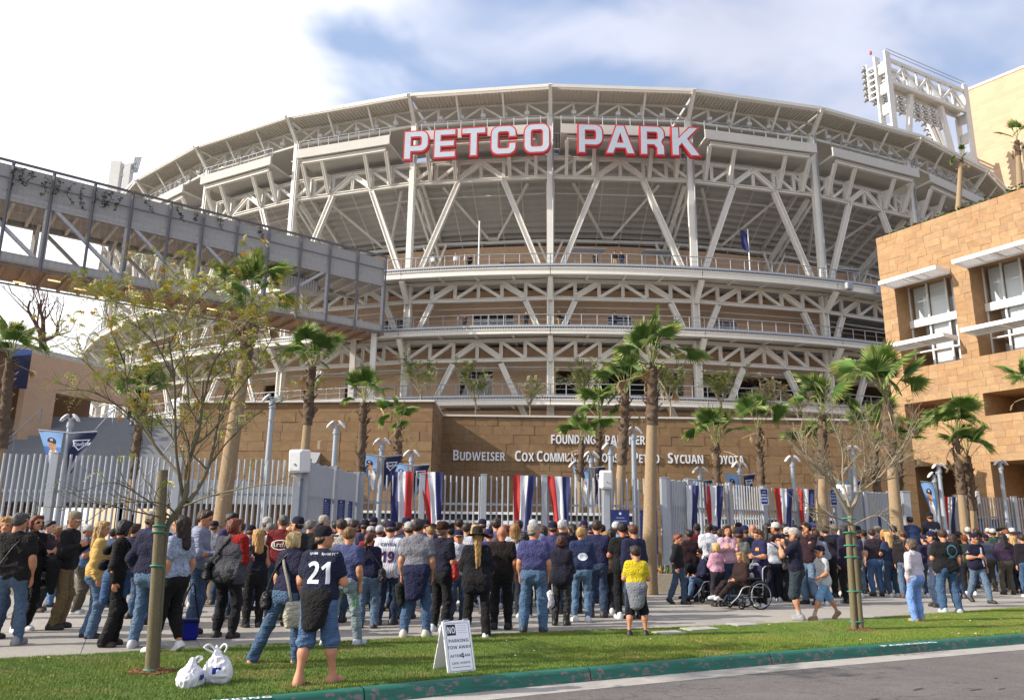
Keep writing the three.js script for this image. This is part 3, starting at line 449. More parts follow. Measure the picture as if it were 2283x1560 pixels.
// ------------------------------------------------------------------ the lettered wall and its projecting wing
{
  const w = thing('stone_wall', 'long brown stone wall with raised silver sponsor names below the stadium', 'wall');
  const ZW = -42, top = atZ(1225, 931, ZW).y;
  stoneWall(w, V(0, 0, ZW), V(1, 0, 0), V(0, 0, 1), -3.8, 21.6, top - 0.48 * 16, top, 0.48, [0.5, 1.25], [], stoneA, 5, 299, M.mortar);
  mesh('coping', box(25.6, 0.1, 0.5, 8.9, top + 0.052, ZW - 0.1), M.precast, w);
  mesh('terrace_floor', box(25.6, 0.2, 22, 8.9, top - 0.25, ZW - 11.5), M.precast, w);
  const silver = mat('silver_letters', [0.70, 0.71, 0.73], { roughness: 0.35, metalness: 0.15 });
  const line = (words, capPy, basePy) => { for (const [text, x0, x1] of words) {
    const a = atZ(x0, basePy(x0), ZW + 0.06), b = atZ(x1, basePy(x1), ZW + 0.06), big = (capPy[0]), g = new THREE.Group(); g.name = 'lettering'; w.add(g); const gl = []; let x = 0;
    for (const word of text.split(' ')) { [...word].forEach((ch, i) => { const size = big * (i === 0 && capPy[1] ? 1.22 : 1), t = new TextGeometry(ch, { font, size, depth: 0.09, curveSegments: 4, bevelEnabled: false }); t.computeBoundingBox(); gl.push([t, x - t.boundingBox.min.x]); x += t.boundingBox.max.x - t.boundingBox.min.x + size * 0.13; }); x += big * 0.3; }
    const sc = (b.x - a.x) / x; for (const [t, ox] of gl) mesh('letter', t.translate(ox, 0, 0).scale(sc, 1, 1).translate(a.x, a.y, ZW + 0.055), silver, g);
  } };
  const h1 = atZ(1300, 971, ZW).y - atZ(1300, 991, ZW).y, h2 = atZ(1300, 1010, ZW).y - atZ(1300, 1029, ZW).y;
  line([['FOUNDING', 1229, 1334], ['PARTNERS', 1350, 1456]], [h1, 0], (x) => 989 + (x - 1229) * 0.012);
  line([['BUDWEISER', 1010, 1133], ['COX COMMUNICATIONS', 1148, 1385], ['PETCO', 1412, 1476], ['SYCUAN', 1490, 1574], ['TOYOTA', 1588, 1664]], [h2, 1], (x) => 1026 + (x - 1010) * 0.014);
  const w2 = thing('stone_wall', 'brown stone wall wing that juts out left of the sponsor lettering', 'wall');
  const c = atZ(966, 897, -38), e = V(-1, 0, -0.10).normalize().negate(), n = V(-e.z, 0, e.x).negate(); if (n.z < 0) n.negate();
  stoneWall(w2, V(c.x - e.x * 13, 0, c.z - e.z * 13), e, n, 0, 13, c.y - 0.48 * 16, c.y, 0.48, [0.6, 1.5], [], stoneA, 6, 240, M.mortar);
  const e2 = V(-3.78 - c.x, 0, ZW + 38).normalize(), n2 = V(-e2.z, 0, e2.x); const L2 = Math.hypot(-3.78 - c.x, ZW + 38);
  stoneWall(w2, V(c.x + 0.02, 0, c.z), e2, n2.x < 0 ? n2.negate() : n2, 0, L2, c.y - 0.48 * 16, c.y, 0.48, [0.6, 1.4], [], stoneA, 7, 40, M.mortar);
  mesh('coping', bar(V(c.x + 0.1, c.y + 0.053, c.z), V(c.x - e.x * 13, c.y + 0.053, c.z - e.z * 13), 0.5, 0.1, UPY), M.precast, w2);
  mesh('coping', bar(V(c.x - 0.12, c.y + 0.05, c.z - 0.28), V(-3.9, c.y - 0.0, ZW), 0.42, 0.09, UPY), M.precast, w2);
  mesh('terrace_floor', box(13, 0.2, 18, c.x - 6.5, c.y - 0.3, c.z - 11.5), M.precast, w2);
  { // pale marble tablet and guard rail
    const p = atZ(716, 992, -38.6); mesh('stone_block', box(0.36, 0.42, 0.09, p.x, p.y, p.z + 0.06), mat('pale_stone', [0.42, 0.34, 0.24], { map: again(T.stone, 0.5) }), w2); }
}
// ------------------------------------------------------------------ sandstone building on the right
{
  const b = thing('sandstone_building', 'sunlit golden sandstone building with white sunshades over deep windows', 'building');
  const C = V(23.5, 0, -47.5), e = V(0.506, 0, 0.8625).normalize(), n = V(-e.z, 0, e.x), top = atPlane(1955, 532, C, n).y, h = 0.42;
  const S = (px, py) => { const p = atPlane(px, py, C, n); return [p.clone().sub(C).dot(e), p.y]; };
  const snap = (y) => top - Math.round((top - y) / h) * h;
  const hole = (pa, pb, pc) => { const [s0, yt] = S(...pa), [s1] = S(...pb), [, y0] = S(...pc); return [s0, s1, snap(y0), snap(yt)]; };
  const w1 = hole([1996, 637], [2122, 600], [2068, 823]), w2 = hole([2161, 592], [2330, 520], [2190, 797]);
  const o3 = hole([2019, 905], [2152, 886], [2021, 953]), o4 = hole([2193, 878], [2340, 850], [2198, 935]);
  const g5 = hole([2032, 1046], [2171, 1040], [2032, 1300]), g6 = hole([2211, 1035], [2360, 1010], [2211, 1300]); g5[2] = g6[2] = -1;
  const holes = [w1, w2, o3, o4, g5, g6], L = 17;
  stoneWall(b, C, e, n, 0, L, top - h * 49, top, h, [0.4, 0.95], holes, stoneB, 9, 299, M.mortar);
  const mx = new THREE.Matrix4().makeBasis(e, UPY, n).setPosition(C.x, 0, C.z), loc = (g) => g.applyMatrix4(mx);
  mesh('roof', loc(box(L, 0.3, 14, L / 2, top - 0.55, -7.4)), M.precast, b);
  mesh('side_wall', loc(box(0.3, top, 14, 0.14, top / 2, -7.35)), M.stucco, b); mesh('side_wall', loc(box(L, top, 0.3, L / 2, top / 2, -14.5)), M.stucco, b);
  const reveal = ([s0, s1, y0, y1], d) => { mesh('reveal', [box(0.08, y1 - y0, d, s0 - 0.042, (y0 + y1) / 2, -d / 2 - 0.03), box(0.08, y1 - y0, d, s1 + 0.042, (y0 + y1) / 2, -d / 2 - 0.03), box(s1 - s0, 0.08, d, (s0 + s1) / 2, y1 + 0.042, -d / 2 - 0.03), ...(y0 > 0 ? [box(s1 - s0 - 0.01, 0.08, d, (s0 + s1) / 2, y0 - 0.042, -d / 2 - 0.03)] : [])].map(loc), stoneB[0], b); };
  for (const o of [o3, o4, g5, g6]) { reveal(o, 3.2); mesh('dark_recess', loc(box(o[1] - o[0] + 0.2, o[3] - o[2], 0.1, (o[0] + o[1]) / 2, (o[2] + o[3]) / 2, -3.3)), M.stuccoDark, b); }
  const curtain = mat('curtain_cloth', [0.74, 0.75, 0.78], { roughness: 0.95 });
  for (const o of [w1, w2]) {
    reveal(o, 1.5); const [s0, s1, y0, y1] = o, ym = lerp(y0, y1, 0.22), yr = lerp(y0, y1, 0.55), nb = Math.max(3, Math.round((s1 - s0) / 1.1));
    mesh('room_back', loc(box(s1 - s0, y1 - y0, 0.1, (s0 + s1) / 2, (y0 + y1) / 2, -5.4)), M.stucco, b); mesh('room_side', [box(0.1, y1 - y0, 4, s0, (y0 + y1) / 2, -3.5), box(0.1, y1 - y0, 4, s1, (y0 + y1) / 2, -3.5), box(s1 - s0, 0.1, 4, (s0 + s1) / 2, y1, -3.5), box(s1 - s0, 0.12, 4, (s0 + s1) / 2, ym, -3.5), box(s1 - s0, 0.1, 4, (s0 + s1) / 2, y0, -3.5)].map(loc), M.stucco, b);
    for (let i = 0; i < nb; i++) { const a = lerp(s0, s1, i / nb), c = lerp(s0, s1, (i + 1) / nb); for (const [ya, yb] of [[y0, ym], [ym, yr], [yr, y1]]) { const wn = group('window', b); mesh('pane', loc(box(c - a - 0.06, yb - ya - 0.06, 0.012, (a + c) / 2, (ya + yb) / 2, -1.4)), M.glass, wn); mesh('frame', [box(0.09, yb - ya, 0.12, a, (ya + yb) / 2, -1.36), box(c - a, 0.08, 0.1, (a + c) / 2, ya, -1.36)].map(loc), M.white, wn); if (i !== 0 || yb > y1 - 0.1) mesh('blind', loc(box(c - a - (i % 2 ? 0.12 : 0.3), (yb - ya) * 0.92, 0.03, (a + c) / 2 + (i % 2 ? 0 : 0.06), (ya + yb) / 2, -1.56)), curtain, wn); } }
    mesh('white_band', loc(box(s1 - s0 - 0.02, 0.46, 0.2, (s0 + s1) / 2, yr, -1.22)), M.white, b);
    for (const yy of [y1 - 0.15, ym + 0.1]) { // louvred sunshade standing out over the opening
      const sh = group('sunshade', b), a = s0 - 0.1, c = s1 - 0.05, d = 1.5;
      mesh('shade_edge', [box(c - a, 0.23, 0.07, (a + c) / 2, yy, d), box(0.09, 0.22, d - 0.1, a + 0.05, yy, d / 2), box(0.09, 0.22, d - 0.1, c - 0.05, yy, d / 2), box(0.22, 0.2, d - 0.1, (a + c) / 2, yy - 0.02, d / 2), box(c - a, 0.26, 0.08, (a + c) / 2, yy, 0.08)].map(loc), M.white, sh);
      for (let i = 0; i < 13; i++) mesh('slat', loc(box(c - a - 0.3, 0.02, 0.1).rotateX(0.5).translate((a + c) / 2, yy - 0.03, 0.2 + i * 0.1)), M.whiteMetal, sh);
      for (let i = 1; i < nb; i++) mesh('shade_rod', loc(bar(V(lerp(s0, s1, i / nb), yy - 0.1, 0.2), V(lerp(s0, s1, i / nb), yy + 0.05, d - 0.2), 0.05)), M.white, sh);
    }
  }
  // planting along the roof edge
  const r = rngOf(3), lv = [], fl = [];
  for (let i = 0; i < 900; i++) { const s = r() * 12, g = new THREE.PlaneGeometry(0.16, 0.1).rotateX(r() * 6).rotateY(r() * 6).translate(s, top + 0.02 + r() * r() * (0.25 + 0.5 * noise3(s * 1.3, 0, 0)), -0.1 - r() * 0.6); (r() < 0.12 && noise3(s, 4, 0) > 0.45 ? fl : lv).push(g); }
  const bed = thing('roof_planting', 'low plants and red flowers trailing along the sandstone roof edge', 'plants'); bed.userData.kind = 'stuff';
  mesh('leaves', loc(merge(lv)), mat('dull_leaf', [0.07, 0.10, 0.035], { roughness: 0.8 }), bed); mesh('flowers', loc(merge(fl)), mat('red_flower', [0.4, 0.03, 0.05], {}), bed);
}
// ------------------------------------------------------------------ left: wide steps, tan building with overhang
{
  const st = thing('grand_steps', 'broad grey concrete steps rising behind the left fence', 'steps'), grey = mat('step_concrete', [0.27, 0.28, 0.30], { map: again(T.grime, 0.3), roughness: 0.9 });
  for (let i = 0; i < 18; i++) mesh('step', box(24 - i * 0.25, 0.3, 12 - i * 0.62, -20.8 - i * 0.05, 2.9 + i * 0.3, -43 - i * 0.31), grey, st);
  for (const x of [-26, -22, -17.5]) mesh('handrail', [tube([V(x, 3.2, -37), V(x, 8.0, -42.9)], 0.035, 6, 2), ...[0, 0.33, 0.66, 1].map((t) => rod(V(x, lerp(2.2, 7.1, t), lerp(-37, -42.9, t)), V(x, lerp(3.2, 8.0, t), lerp(-37, -42.9, t)), 0.03, 0.03, 5))], M.rail, st);
  mesh('cheek_wall', bar(V(-9.6, 3.4, -37), V(-9.6, 7.6, -43), 0.5, 1.4, UPY), M.steelGrey, st);
  const b = thing('tan_building', 'tan stucco low building with wide dark opening above the left steps', 'building');
  const p = atZ(61, 786, -44), q0 = ray(300, 838), t = (p.y - EYE) / q0.y, q = q0.multiplyScalar(t).add(V(0, EYE, 0)), e = q.clone().sub(p).setY(0), L = e.length(); e.normalize(); const n = V(-e.z, 0, e.x); if (n.z < 0) n.negate();
  const mx = new THREE.Matrix4().makeBasis(e, UPY, n.clone()).setPosition(p.x, 0, p.z), loc = (g) => g.applyMatrix4(mx), T0 = p.y;
  mesh('wall', [box(1.9, T0 + 1, 0.5, 0.95, (T0 - 1) / 2, 0), box(L - 1.9, T0 - 9.3, 0.5, 1.9 + (L - 1.9) / 2, (T0 + 9.3) / 2, 0), box(L - 8.5, T0, 0.5, 8.5 + (L - 8.5) / 2, T0 / 2, -0.003)].map(loc), M.stucco, b);
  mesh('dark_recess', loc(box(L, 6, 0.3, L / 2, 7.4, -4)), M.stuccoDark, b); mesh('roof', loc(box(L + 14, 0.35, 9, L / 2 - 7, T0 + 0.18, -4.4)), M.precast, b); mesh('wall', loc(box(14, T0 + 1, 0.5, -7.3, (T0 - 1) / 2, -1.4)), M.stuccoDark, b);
  const pb = tex(128, (u, v) => { const d = Math.hypot((u - 0.5) * 1.1, (v - 0.55)); return v > 0.78 + u * 0.1 ? [0.25, 0.35, 0.6] : d < 0.25 ? [0.08, 0.1, 0.25] : [0.03, 0.05, 0.16 + 0.1 * pf(u, v, 6, 3)]; }, 1, true);
  const bl = thing('wall_banner', 'big dark blue hanging banner on the tan building at the far left', 'banner'); mesh('banner_cloth', new THREE.BoxGeometry(1.1, 2.2, 0.06).rotateY(0.2).translate(atZ(40, 822, -42.4).x, atZ(40, 822, -42.4).y, -42.4), mat('banner_blue', [1, 1, 1], { map: pb, roughness: 0.7 }), bl); mesh('banner_rail', cyl(0.04, 0.04, 1.25, 8).rotateZ(Math.PI / 2).rotateY(0.2).translate(atZ(40, 781, -42.4).x, atZ(40, 781, -42.4).y + 0.03, -42.4), M.rail, bl);
}
// ------------------------------------------------------------------ footbridge from the left
{
  const br = thing('footbridge', 'long grey truss footbridge with mesh screens sloping into the stadium from the left', 'bridge');
  const P0 = V(-36.1, 0, -50.5), d = V(0.777, 0, -0.6293).normalize(), n = V(0.6293, 0, 0.777).normalize();
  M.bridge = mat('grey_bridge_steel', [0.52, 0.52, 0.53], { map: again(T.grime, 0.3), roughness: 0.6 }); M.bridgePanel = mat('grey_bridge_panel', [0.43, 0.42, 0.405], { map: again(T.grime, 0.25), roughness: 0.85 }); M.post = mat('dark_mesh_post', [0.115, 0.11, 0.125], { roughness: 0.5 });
  const B = (t, o, y) => V(P0.x + d.x * t + n.x * o, y, P0.z + d.z * t + n.z * o), T0 = -16, T1 = 31, W = 5.2, HT = 26.75, YP = 24.3, YD = 19.5;
  const sbx = (name, a, b, w, h, m, par = br, web) => mesh(name, bar(a, b, w, h, UPY, web), m, par);
  const tOf = (px, py) => { const p = atPlane(px, py, P0, n); return p.clone().sub(P0).dot(d); };
  let vs = [[29, 365], [120, 388], [211, 412], [295, 432], [380, 453], [453, 472], [529, 492], [599, 508], [670, 527], [735, 545], [797, 558], [858, 573]].map(([x, y]) => tOf(x, y)); const step = (vs[8] - vs[0]) / 8; vs = [...[4, 3, 2, 1].map((i) => vs[0] - i * step), ...vs];
  for (let i = 0; i < vs.length - 1; i++) { const a = vs[i] + 0.012, b = vs[i + 1] - 0.012; for (const o of [0, -W]) { sbx('parapet_panel', B(a, o, YP + 0.55), B(b, o, YP + 0.55), 0.14, 1.06, M.bridgePanel); sbx('parapet_panel', B(a, o, YP + 1.63), B(b, o, YP + 1.63), 0.14, 1.0, M.bridgePanel); } }
  for (const o of [0, -W]) { sbx('top_rail', B(T0, o + 0.25, HT - 0.1), B(vs.at(-1) + 0.1, o + 0.25, HT - 0.1), 0.18, 0.14, M.post); sbx('chord', B(T0, o, YP - 0.25), B(T1, o, YP - 0.25), 0.36, 0.55, M.bridgePanel); sbx('chord', B(T0, o, YD + 0.25), B(T1, o, YD + 0.25), 0.4, 0.62, M.bridgePanel); sbx('mesh_rail', B(T0, o + 0.25, YD - 0.35), B(T1, o + 0.25, YD - 0.35), 0.12, 0.1, M.post); sbx('mesh_rail', B(T0, o + 0.22, YP + 1.1), B(T1, o + 0.22, YP + 1.1), 0.06, 0.05, M.post); }
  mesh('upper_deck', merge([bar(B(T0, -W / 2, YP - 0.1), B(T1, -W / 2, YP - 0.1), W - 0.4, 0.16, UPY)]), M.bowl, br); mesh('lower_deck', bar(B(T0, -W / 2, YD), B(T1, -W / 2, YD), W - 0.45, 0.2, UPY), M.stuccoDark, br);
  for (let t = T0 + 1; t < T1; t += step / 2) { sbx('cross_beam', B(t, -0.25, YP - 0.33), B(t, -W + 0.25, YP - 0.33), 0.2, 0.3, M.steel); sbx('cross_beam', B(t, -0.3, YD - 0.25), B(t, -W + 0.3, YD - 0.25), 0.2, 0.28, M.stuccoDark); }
  vs.forEach((t, i) => { const heavy = i % 2 === 1; for (const o of [0, -W]) {
    if (heavy) { sbx('truss_post', B(t, o, YD), B(t, o, YP), 0.38, 0.3, M.bridge); if (i + 2 < vs.length - 1) { const rev = i > 10; sbx('truss_diagonal', B(rev ? vs[i + 2] : t, o, YP - 0.1), B(rev ? t : vs[i + 2], o, YD + 0.2), 0.26, 0.24, M.bridge, br, true); if (i < 12) sbx('knee_brace', B(t, o - (o ? -1 : 1) * 0.3, YP - 1.3), B(t, o - (o ? -1 : 1) * 1.5, YP - 0.4), 0.22, 0.2, M.steel); } }
    if (!o) sbx('screen_post', B(t, 0.27, YD - 0.45), B(t, 0.27, HT - 0.1), 0.15, 0.15, M.post); } });
  { // wire screen of thin verticals and levels
    const l = []; for (let t = T0; t < vs.at(-1); t += 0.42) l.push(bar(B(t, 0.24, YD - 0.35), B(t, 0.24, HT - 0.1), 0.012)); for (let y = YD; y < HT - 0.2; y += 0.5) l.push(bar(B(T0, 0.24, y), B(vs.at(-1), 0.24, y), 0.012, 0.012, UPY)); const o = mesh('wire_screen', l, M.rail, br); o.userData.kind = 'stuff'; }
  { const l = []; for (let t = T0; t < T1; t += step) l.push(bar(B(t, -W + 0.2, YD + 0.2), B(t, -W + 0.2, YD + 1.4), 0.06)); for (const y of [0.7, 1.4]) l.push(bar(B(T0, -W + 0.2, YD + y), B(T1, -W + 0.2, YD + y), 0.05, 0.05, UPY)); mesh('handrail', l, M.rail, br); }
  const lampM = mat('lit_lamp_tube', [0.9, 0.75, 0.5], { emissive: new THREE.Color(1, 0.72, 0.35), emissiveIntensity: 0.9 });
  for (let i = 0; i < 16; i++) mesh('strip_lamp', bar(B(-13 + i * 1.9, -1.4 - (i % 3) * 1.1, YD - 0.45), B(-12.2 + i * 1.9, -1.4 - (i % 3) * 1.1, YD - 0.45), 0.14, 0.08, UPY), lampM, br);
  for (const t of [T1 - 0.5]) for (const o of [-0.6, -W + 0.6]) mesh('leg_post', bar(B(t, o, -0.1), B(t, o, YD - 0.1), 0.5, 0.5), M.steel, br);
  // creepers hanging over the parapet
  const CREEP = 'first,second,third,fourth,fifth,sixth,seventh,eighth,ninth,tenth,eleventh,twelfth,thirteenth,fourteenth,fifteenth,last'.split(',').map((w) => w + ' counted from the left end');
  const leafM = mat('creeper_leaf', [0.045, 0.06, 0.03], { roughness: 0.8 }), r = rngOf(77);
  [[33, 383, 40], [50, 383, 30], [70, 388, 32], [103, 402, 40], [132, 408, 34], [160, 418, 40], [182, 425, 40], [212, 428, 26], [235, 432, 36], [248, 435, 34], [268, 445, 34], [325, 455, 22], [395, 470, 26], [440, 480, 18], [488, 492, 20], [580, 512, 26]].forEach(([x, y, len], i) => {
    const p = atPlane(x, y - 6, P0.clone().addScaledVector(n, 0.34), n), Ld = len / 27, l = []; let q = p.clone();
    const pts = [q.clone()]; for (let s = 0; s < 5; s++) { q = q.clone().add(V((r() - 0.5) * 0.5 * d.x, -Ld / 5, (r() - 0.5) * 0.5 * d.z)); pts.push(q); } l.push(tube(pts, 0.025, 4, 8));
    for (let s = 0; s < 24; s++) { const c = pts[Math.floor(r() * 6)]; l.push(new THREE.PlaneGeometry(0.11 + r() * 0.1, 0.1).rotateX(r() * 6).rotateY(r() * 6).translate(c.x + (r() - 0.5) * 0.36, c.y + (r() - 0.5) * 0.3, c.z + (r() - 0.3) * 0.2)); }
    const g = thing('hanging_creeper', 'dark creeper hanging on the grey footbridge parapet, ' + CREEP[i], 'creeper', [0, 0, 0], 0, 'creepers hanging on the footbridge'); mesh('foliage', l, leafM, g);
  });
  const sh = thing('service_box', 'pale ribbed metal box slung beneath the footbridge near the stadium', 'box'); const bp = atPlane(648, 632, P0.clone().addScaledVector(n, -3.2), n); mesh('cabinet', rbox(4.6, 1.1, 1.6, 0.1).applyMatrix4(new THREE.Matrix4().makeBasis(d, UPY, n).setPosition(bp)), M.whiteMetal, sh); { const l = []; for (let i = 0; i < 18; i++) l.push(bar(V(-2.2 + i * 0.26, -0.5, 0.82), V(-2.2 + i * 0.26, 0.5, 0.82), 0.05).applyMatrix4(new THREE.Matrix4().makeBasis(d, UPY, n).setPosition(bp))); mesh('rib', l, M.rail, sh); }
}
// ------------------------------------------------------------------ floodlight tower and distant buildings
{
  const t = thing('floodlight_tower', 'tall white steel floodlight tower rising behind the stadium roof', 'light tower');
  const Lp = V(56, 0, -106), Rp = V(72.9, 0, -114.8), e = Rp.clone().sub(Lp).normalize(), n = V(-e.z, 0, e.x).normalize(); if (n.z < 0) n.negate();
  const top = 72.6, P = (f, o, y) => V(lerp(Lp.x, Rp.x, f) + n.x * o, y, lerp(Lp.z, Rp.z, f) + n.z * o), W = mat('white_tower_steel', [0.74, 0.73, 0.70], { map: again(T.grime, 0.2), roughness: 0.5 });
  const mb = (name, a, b, w, h = w) => mesh(name, bar(a, b, w, h, n), W, t);
  for (const f of [0, 1]) for (const o of [0.9, -0.9]) { mb('column', P(f, o, 20), P(f, o, top + 0.6), 1.2, 0.28); }
  for (const f of [0, 1]) for (let y = 30; y < top; y += 3.4) mb('rung', P(f, -0.7, y), P(f, 0.7, y), 1.7, 0.3);
  const yb = 68.3; for (const o of [0.8, -0.8]) { mb('chord', P(0.02, o, top - 0.6), P(0.98, o, top - 0.6), 0.55, 0.4); mb('chord', P(0.02, o, yb), P(0.98, o, yb), 0.55, 0.4); const F = [0.04, 0.2, 0.36, 0.5, 0.66, 0.82, 0.97]; for (let i = 0; i < 6; i++) { mb('lacing', P(F[i], o, i % 2 ? top - 1 : yb + 0.3), P(F[i + 1], o, i % 2 ? yb + 0.3 : top - 1), 0.4, 0.3); if (i) mb('strut', P(F[i], o - 0.05, yb + 0.3), P(F[i], o - 0.05, top - 0.9), 0.3, 0.25); } }
  mb('floor', P(0.02, 0, yb + 0.35), P(0.98, 0, yb + 0.35), 0.12, 1.6);
  for (const [f0, f1] of [[0.3, 0.03], [0.68, 0.97]]) mb('raking_brace', P(f0, 0.2, yb - 0.2), P(f1, 0.2, 42), 0.75, 0.6);
  mesh('handrail', [0.5, 1.1].map((h) => bar(P(0, 0.9, top + h), P(1, 0.9, top + h), 0.07, 0.07, UPY)), M.rail, t);
  for (const f of [0.05, 0.5]) mesh('beacon', cyl(0.16, 0.2, 0.5, 8).translate(P(f, -2.4, top + 2.6).x, top + 2.6, P(f, -2.4, top + 2.6).z), mat('red_beacon', [0.55, 0.06, 0.03], {}), t);
  // banks of lamps facing the field, seen from behind
  const lamp = merge([new THREE.LatheGeometry([[0.0, -0.5], [0.16, -0.48], [0.22, -0.2], [0.52, 0.1], [0.56, 0.34], [0.5, 0.36], [0, 0.3]].map(([x, y]) => new THREE.Vector2(x, y)), 10).rotateX(-Math.PI / 2)]), lm = mat('lamp_housing', [0.36, 0.37, 0.39], { metalness: 0.4, roughness: 0.4 });
  const bank = (f0, f1, nF, y0, y1, nY, o) => { const g = group('lamp_bank', t), l = []; for (let i = 0; i < nF; i++) { const f = lerp(f0, f1, i / (nF - 1)); l.push(bar(P(f, o, y0 - 0.6), P(f, o, y1 + 0.6), 0.3)); for (let j = 0; j < nY; j++) { const y = lerp(y0, y1, j / (nY - 1)); mesh('floodlamp', lamp.clone().rotateX(0.45).rotateY(Math.atan2(-n.x, -n.z) + Math.PI * 0).translate(P(f, o - 0.6, y).x, y, P(f, o - 0.6, y).z), lm, g); } } for (let j = 0; j < nY; j++) { const y = lerp(y0, y1, j / (nY - 1)) - 0.45; l.push(bar(P(f0, o, y), P(f1, o, y), 0.25, 0.2, UPY), bar(P(f0, o + 0.0, y), P(f0 + 0.03, 0, y + 0.3), 0.22, 0.22, UPY)); } mesh('bank_frame', l, W, g); };
  bank(0.0, 0.95, 10, 67.2, 72.3, 6, -2.6); { const g = group('lamp_bank', t), l = []; for (let i = 0; i < 11; i++) { const p = atZ(lerp(2048, 2104, i / 10), lerp(255, 362, i / 10), -122), q = atZ(lerp(2064, 2112, i / 10), lerp(252, 358, i / 10), -119); mesh('floodlamp', lamp.clone().rotateX(0.5).rotateY(Math.atan2(-n.x, -n.z)).translate(p.x, p.y, p.z), lm, g); l.push(bar(p, q, 0.25)); } for (const dx of [0, 14]) l.push(bar(atZ(2062 + dx, 252, -119), atZ(2110 + dx * 0.7, 360, -119), 0.55)); mesh('bank_frame', l, W, g); }
  { const l = []; for (let y = 40; y < 60; y += 0.8) l.push(bar(P(-0.05, -4.2, y), P(0, -3.0, y), 0.06, 0.06, UPY)); for (const f of [-0.05, 0]) l.push(bar(P(f, -4.2 + (f + 0.05) * 24, 38), P(f, -4.2 + (f + 0.05) * 24, 60), 0.08)); mesh('ladder', l, W, t); }
  const t2 = thing('floodlight_tower', 'small distant floodlight frame peeking over the left end of the roof', 'light tower'), q = atZ(262, 400, -118), q2 = atZ(300, 362, -118);
  mesh('column', [box(1.6, 9, 1.2, q.x - 0.4, q.y - 1.5, q.z), box(1.0, 9, 1.2, q.x + 1.6, q.y - 2, q.z)], W, t2); for (const y of [0, 1.5]) mesh('chord', bar(V(q.x, q.y + 2 - y, q.z), V(q2.x, q2.y - y, q2.z), 0.4), W, t2); mesh('bank_frame', [0, 1, 2, 3].map((i) => bar(V(q2.x - 0.4 + i * 0.3, q2.y - 1.8, q2.z), V(q2.x + i * 0.3, q2.y + 1, q2.z), 0.2)), lm, t2);
  // sandstone-clad tower block far right
  const f = thing('tower_block', 'plain pale sandstone tower block beyond the floodlights at the right edge', 'building'), a = atZ(2152, 205, -125), bb = ray(2283, 152), k = (a.y - EYE) / bb.y, b2 = bb.multiplyScalar(k).add(V(0, EYE, 0)), ee = b2.clone().sub(a).setY(0).normalize(), nn = V(-ee.z, 0, ee.x); if (nn.z < 0) nn.negate();
  const fx = new THREE.Matrix4().makeBasis(ee, UPY, nn).setPosition(a.x, 0, a.z);
  mesh('wall', [box(40, a.y, 20, 20, a.y / 2, -10)].map((g) => g.applyMatrix4(fx)), mat('pale_sandstone', [0.60, 0.43, 0.29], { map: tex(256, (u, v) => { const R = 16, row = Math.floor(v * R), c = Math.floor((u + (row % 2) * 0.06 + hash3(row, 1, 1) * 0.1) * 8); const q = 0.86 + 0.13 * hash3(c & 7, row, 4), j = ((v * R) % 1) < 0.08 ? 0.93 : 1; return [q * j, q * j * 0.99, q * j * 0.97]; }, 0.08), roughness: 0.95 }), f); mesh('coping', box(40.2, 0.5, 20.2, 20, a.y + 0.26, -10).applyMatrix4(fx), M.precast, f);
}
// ------------------------------------------------------------------ fences of upright tubes
const FH = 3.5;
M.tube = mat('galvanised_tube', [0.43, 0.46, 0.50], { map: again(T.grime, 0.8), roughness: 0.42, metalness: 0.35 });
const pale = mat('pale_concrete', [0.46, 0.40, 0.32], { map: again(T.speck, 0.4), roughness: 0.95 });
function fence(label, pts, spacing, rad, o = {}) {
  const f = thing('tube_fence', label, 'fence'), geo = cyl(rad, rad, 1, 8).translate(0, 0.5, 0), r = rngOf(Math.round(pts[0][0] * 100) + 999);
  const base = o.base ?? 0, hgt = o.h ?? FH;
  for (let i = 0; i < pts.length - 1; i++) {
    const a = V(pts[i][0], 0, pts[i][1]), b = V(pts[i + 1][0], 0, pts[i + 1][1]), L = a.distanceTo(b), n = Math.round(L / spacing), e = b.clone().sub(a).normalize();
    for (let j = 0; j <= n; j++) { const p = a.clone().addScaledVector(e, (j + 0.5) / (n + 1) * L), m = mesh('picket', geo, M.tube, f), low = (o.open ?? []).some(([q0, q1]) => j / n > q0 && j / n < q1); m.position.set(p.x, base, p.z); m.scale.set(1, (low ? 0.9 : 1) * (hgt - base) * (1 - 0.012 * r()), 1); }
    const off = o.back ? -1 : 1, nn = V(-e.z, 0, e.x); if (nn.z < 0) nn.negate();
    for (const y of o.rails ?? [2.55, 0.35]) mesh('rail', bar(a.clone().setY(y).addScaledVector(nn, -rad - 0.03), b.clone().setY(y).addScaledVector(nn, -rad - 0.03), 0.09, 0.07, UPY), M.tube, f);
    const np = Math.max(1, Math.round(L / (o.bay ?? 3.4))); for (let j = 0; j <= np; j++) { if (j === np && i < pts.length - 2) continue; const p = a.clone().addScaledVector(e, j / np * L); mesh('post', [rbox(0.2, hgt + 0.02, 0.2, 0.015).rotateY(Math.atan2(-e.z, e.x)).translate(p.x, (hgt + 0.02) / 2, p.z + 0.01), box(0.22, 0.03, 0.22, p.x, hgt + 0.036, p.z + 0.01)], M.tube, f); }
    if (base > 0) mesh('base_wall', bar(a.clone().setY(base / 2), b.clone().setY(base / 2), 0.4, base, UPY), pale, f);
  }
  return f;
}
fence('long silver tube fence behind the crowd along the left side', [[-21, -19.2], [-5.75, -21.3]], 0.148, 0.034, { base: 0.4, bay: 3.05 });
fence('angled silver tube fence turning inward at the loudspeaker post left of centre', [[-5.6, -21.6], [-5.15, -26.5]], 0.115, 0.03, { bay: 2.6 });
fence('central silver tube fence and gates hung with bunting', [[-5.05, -26.6], [5.3, -27.4]], 0.2, 0.032, { bay: 2.1 });
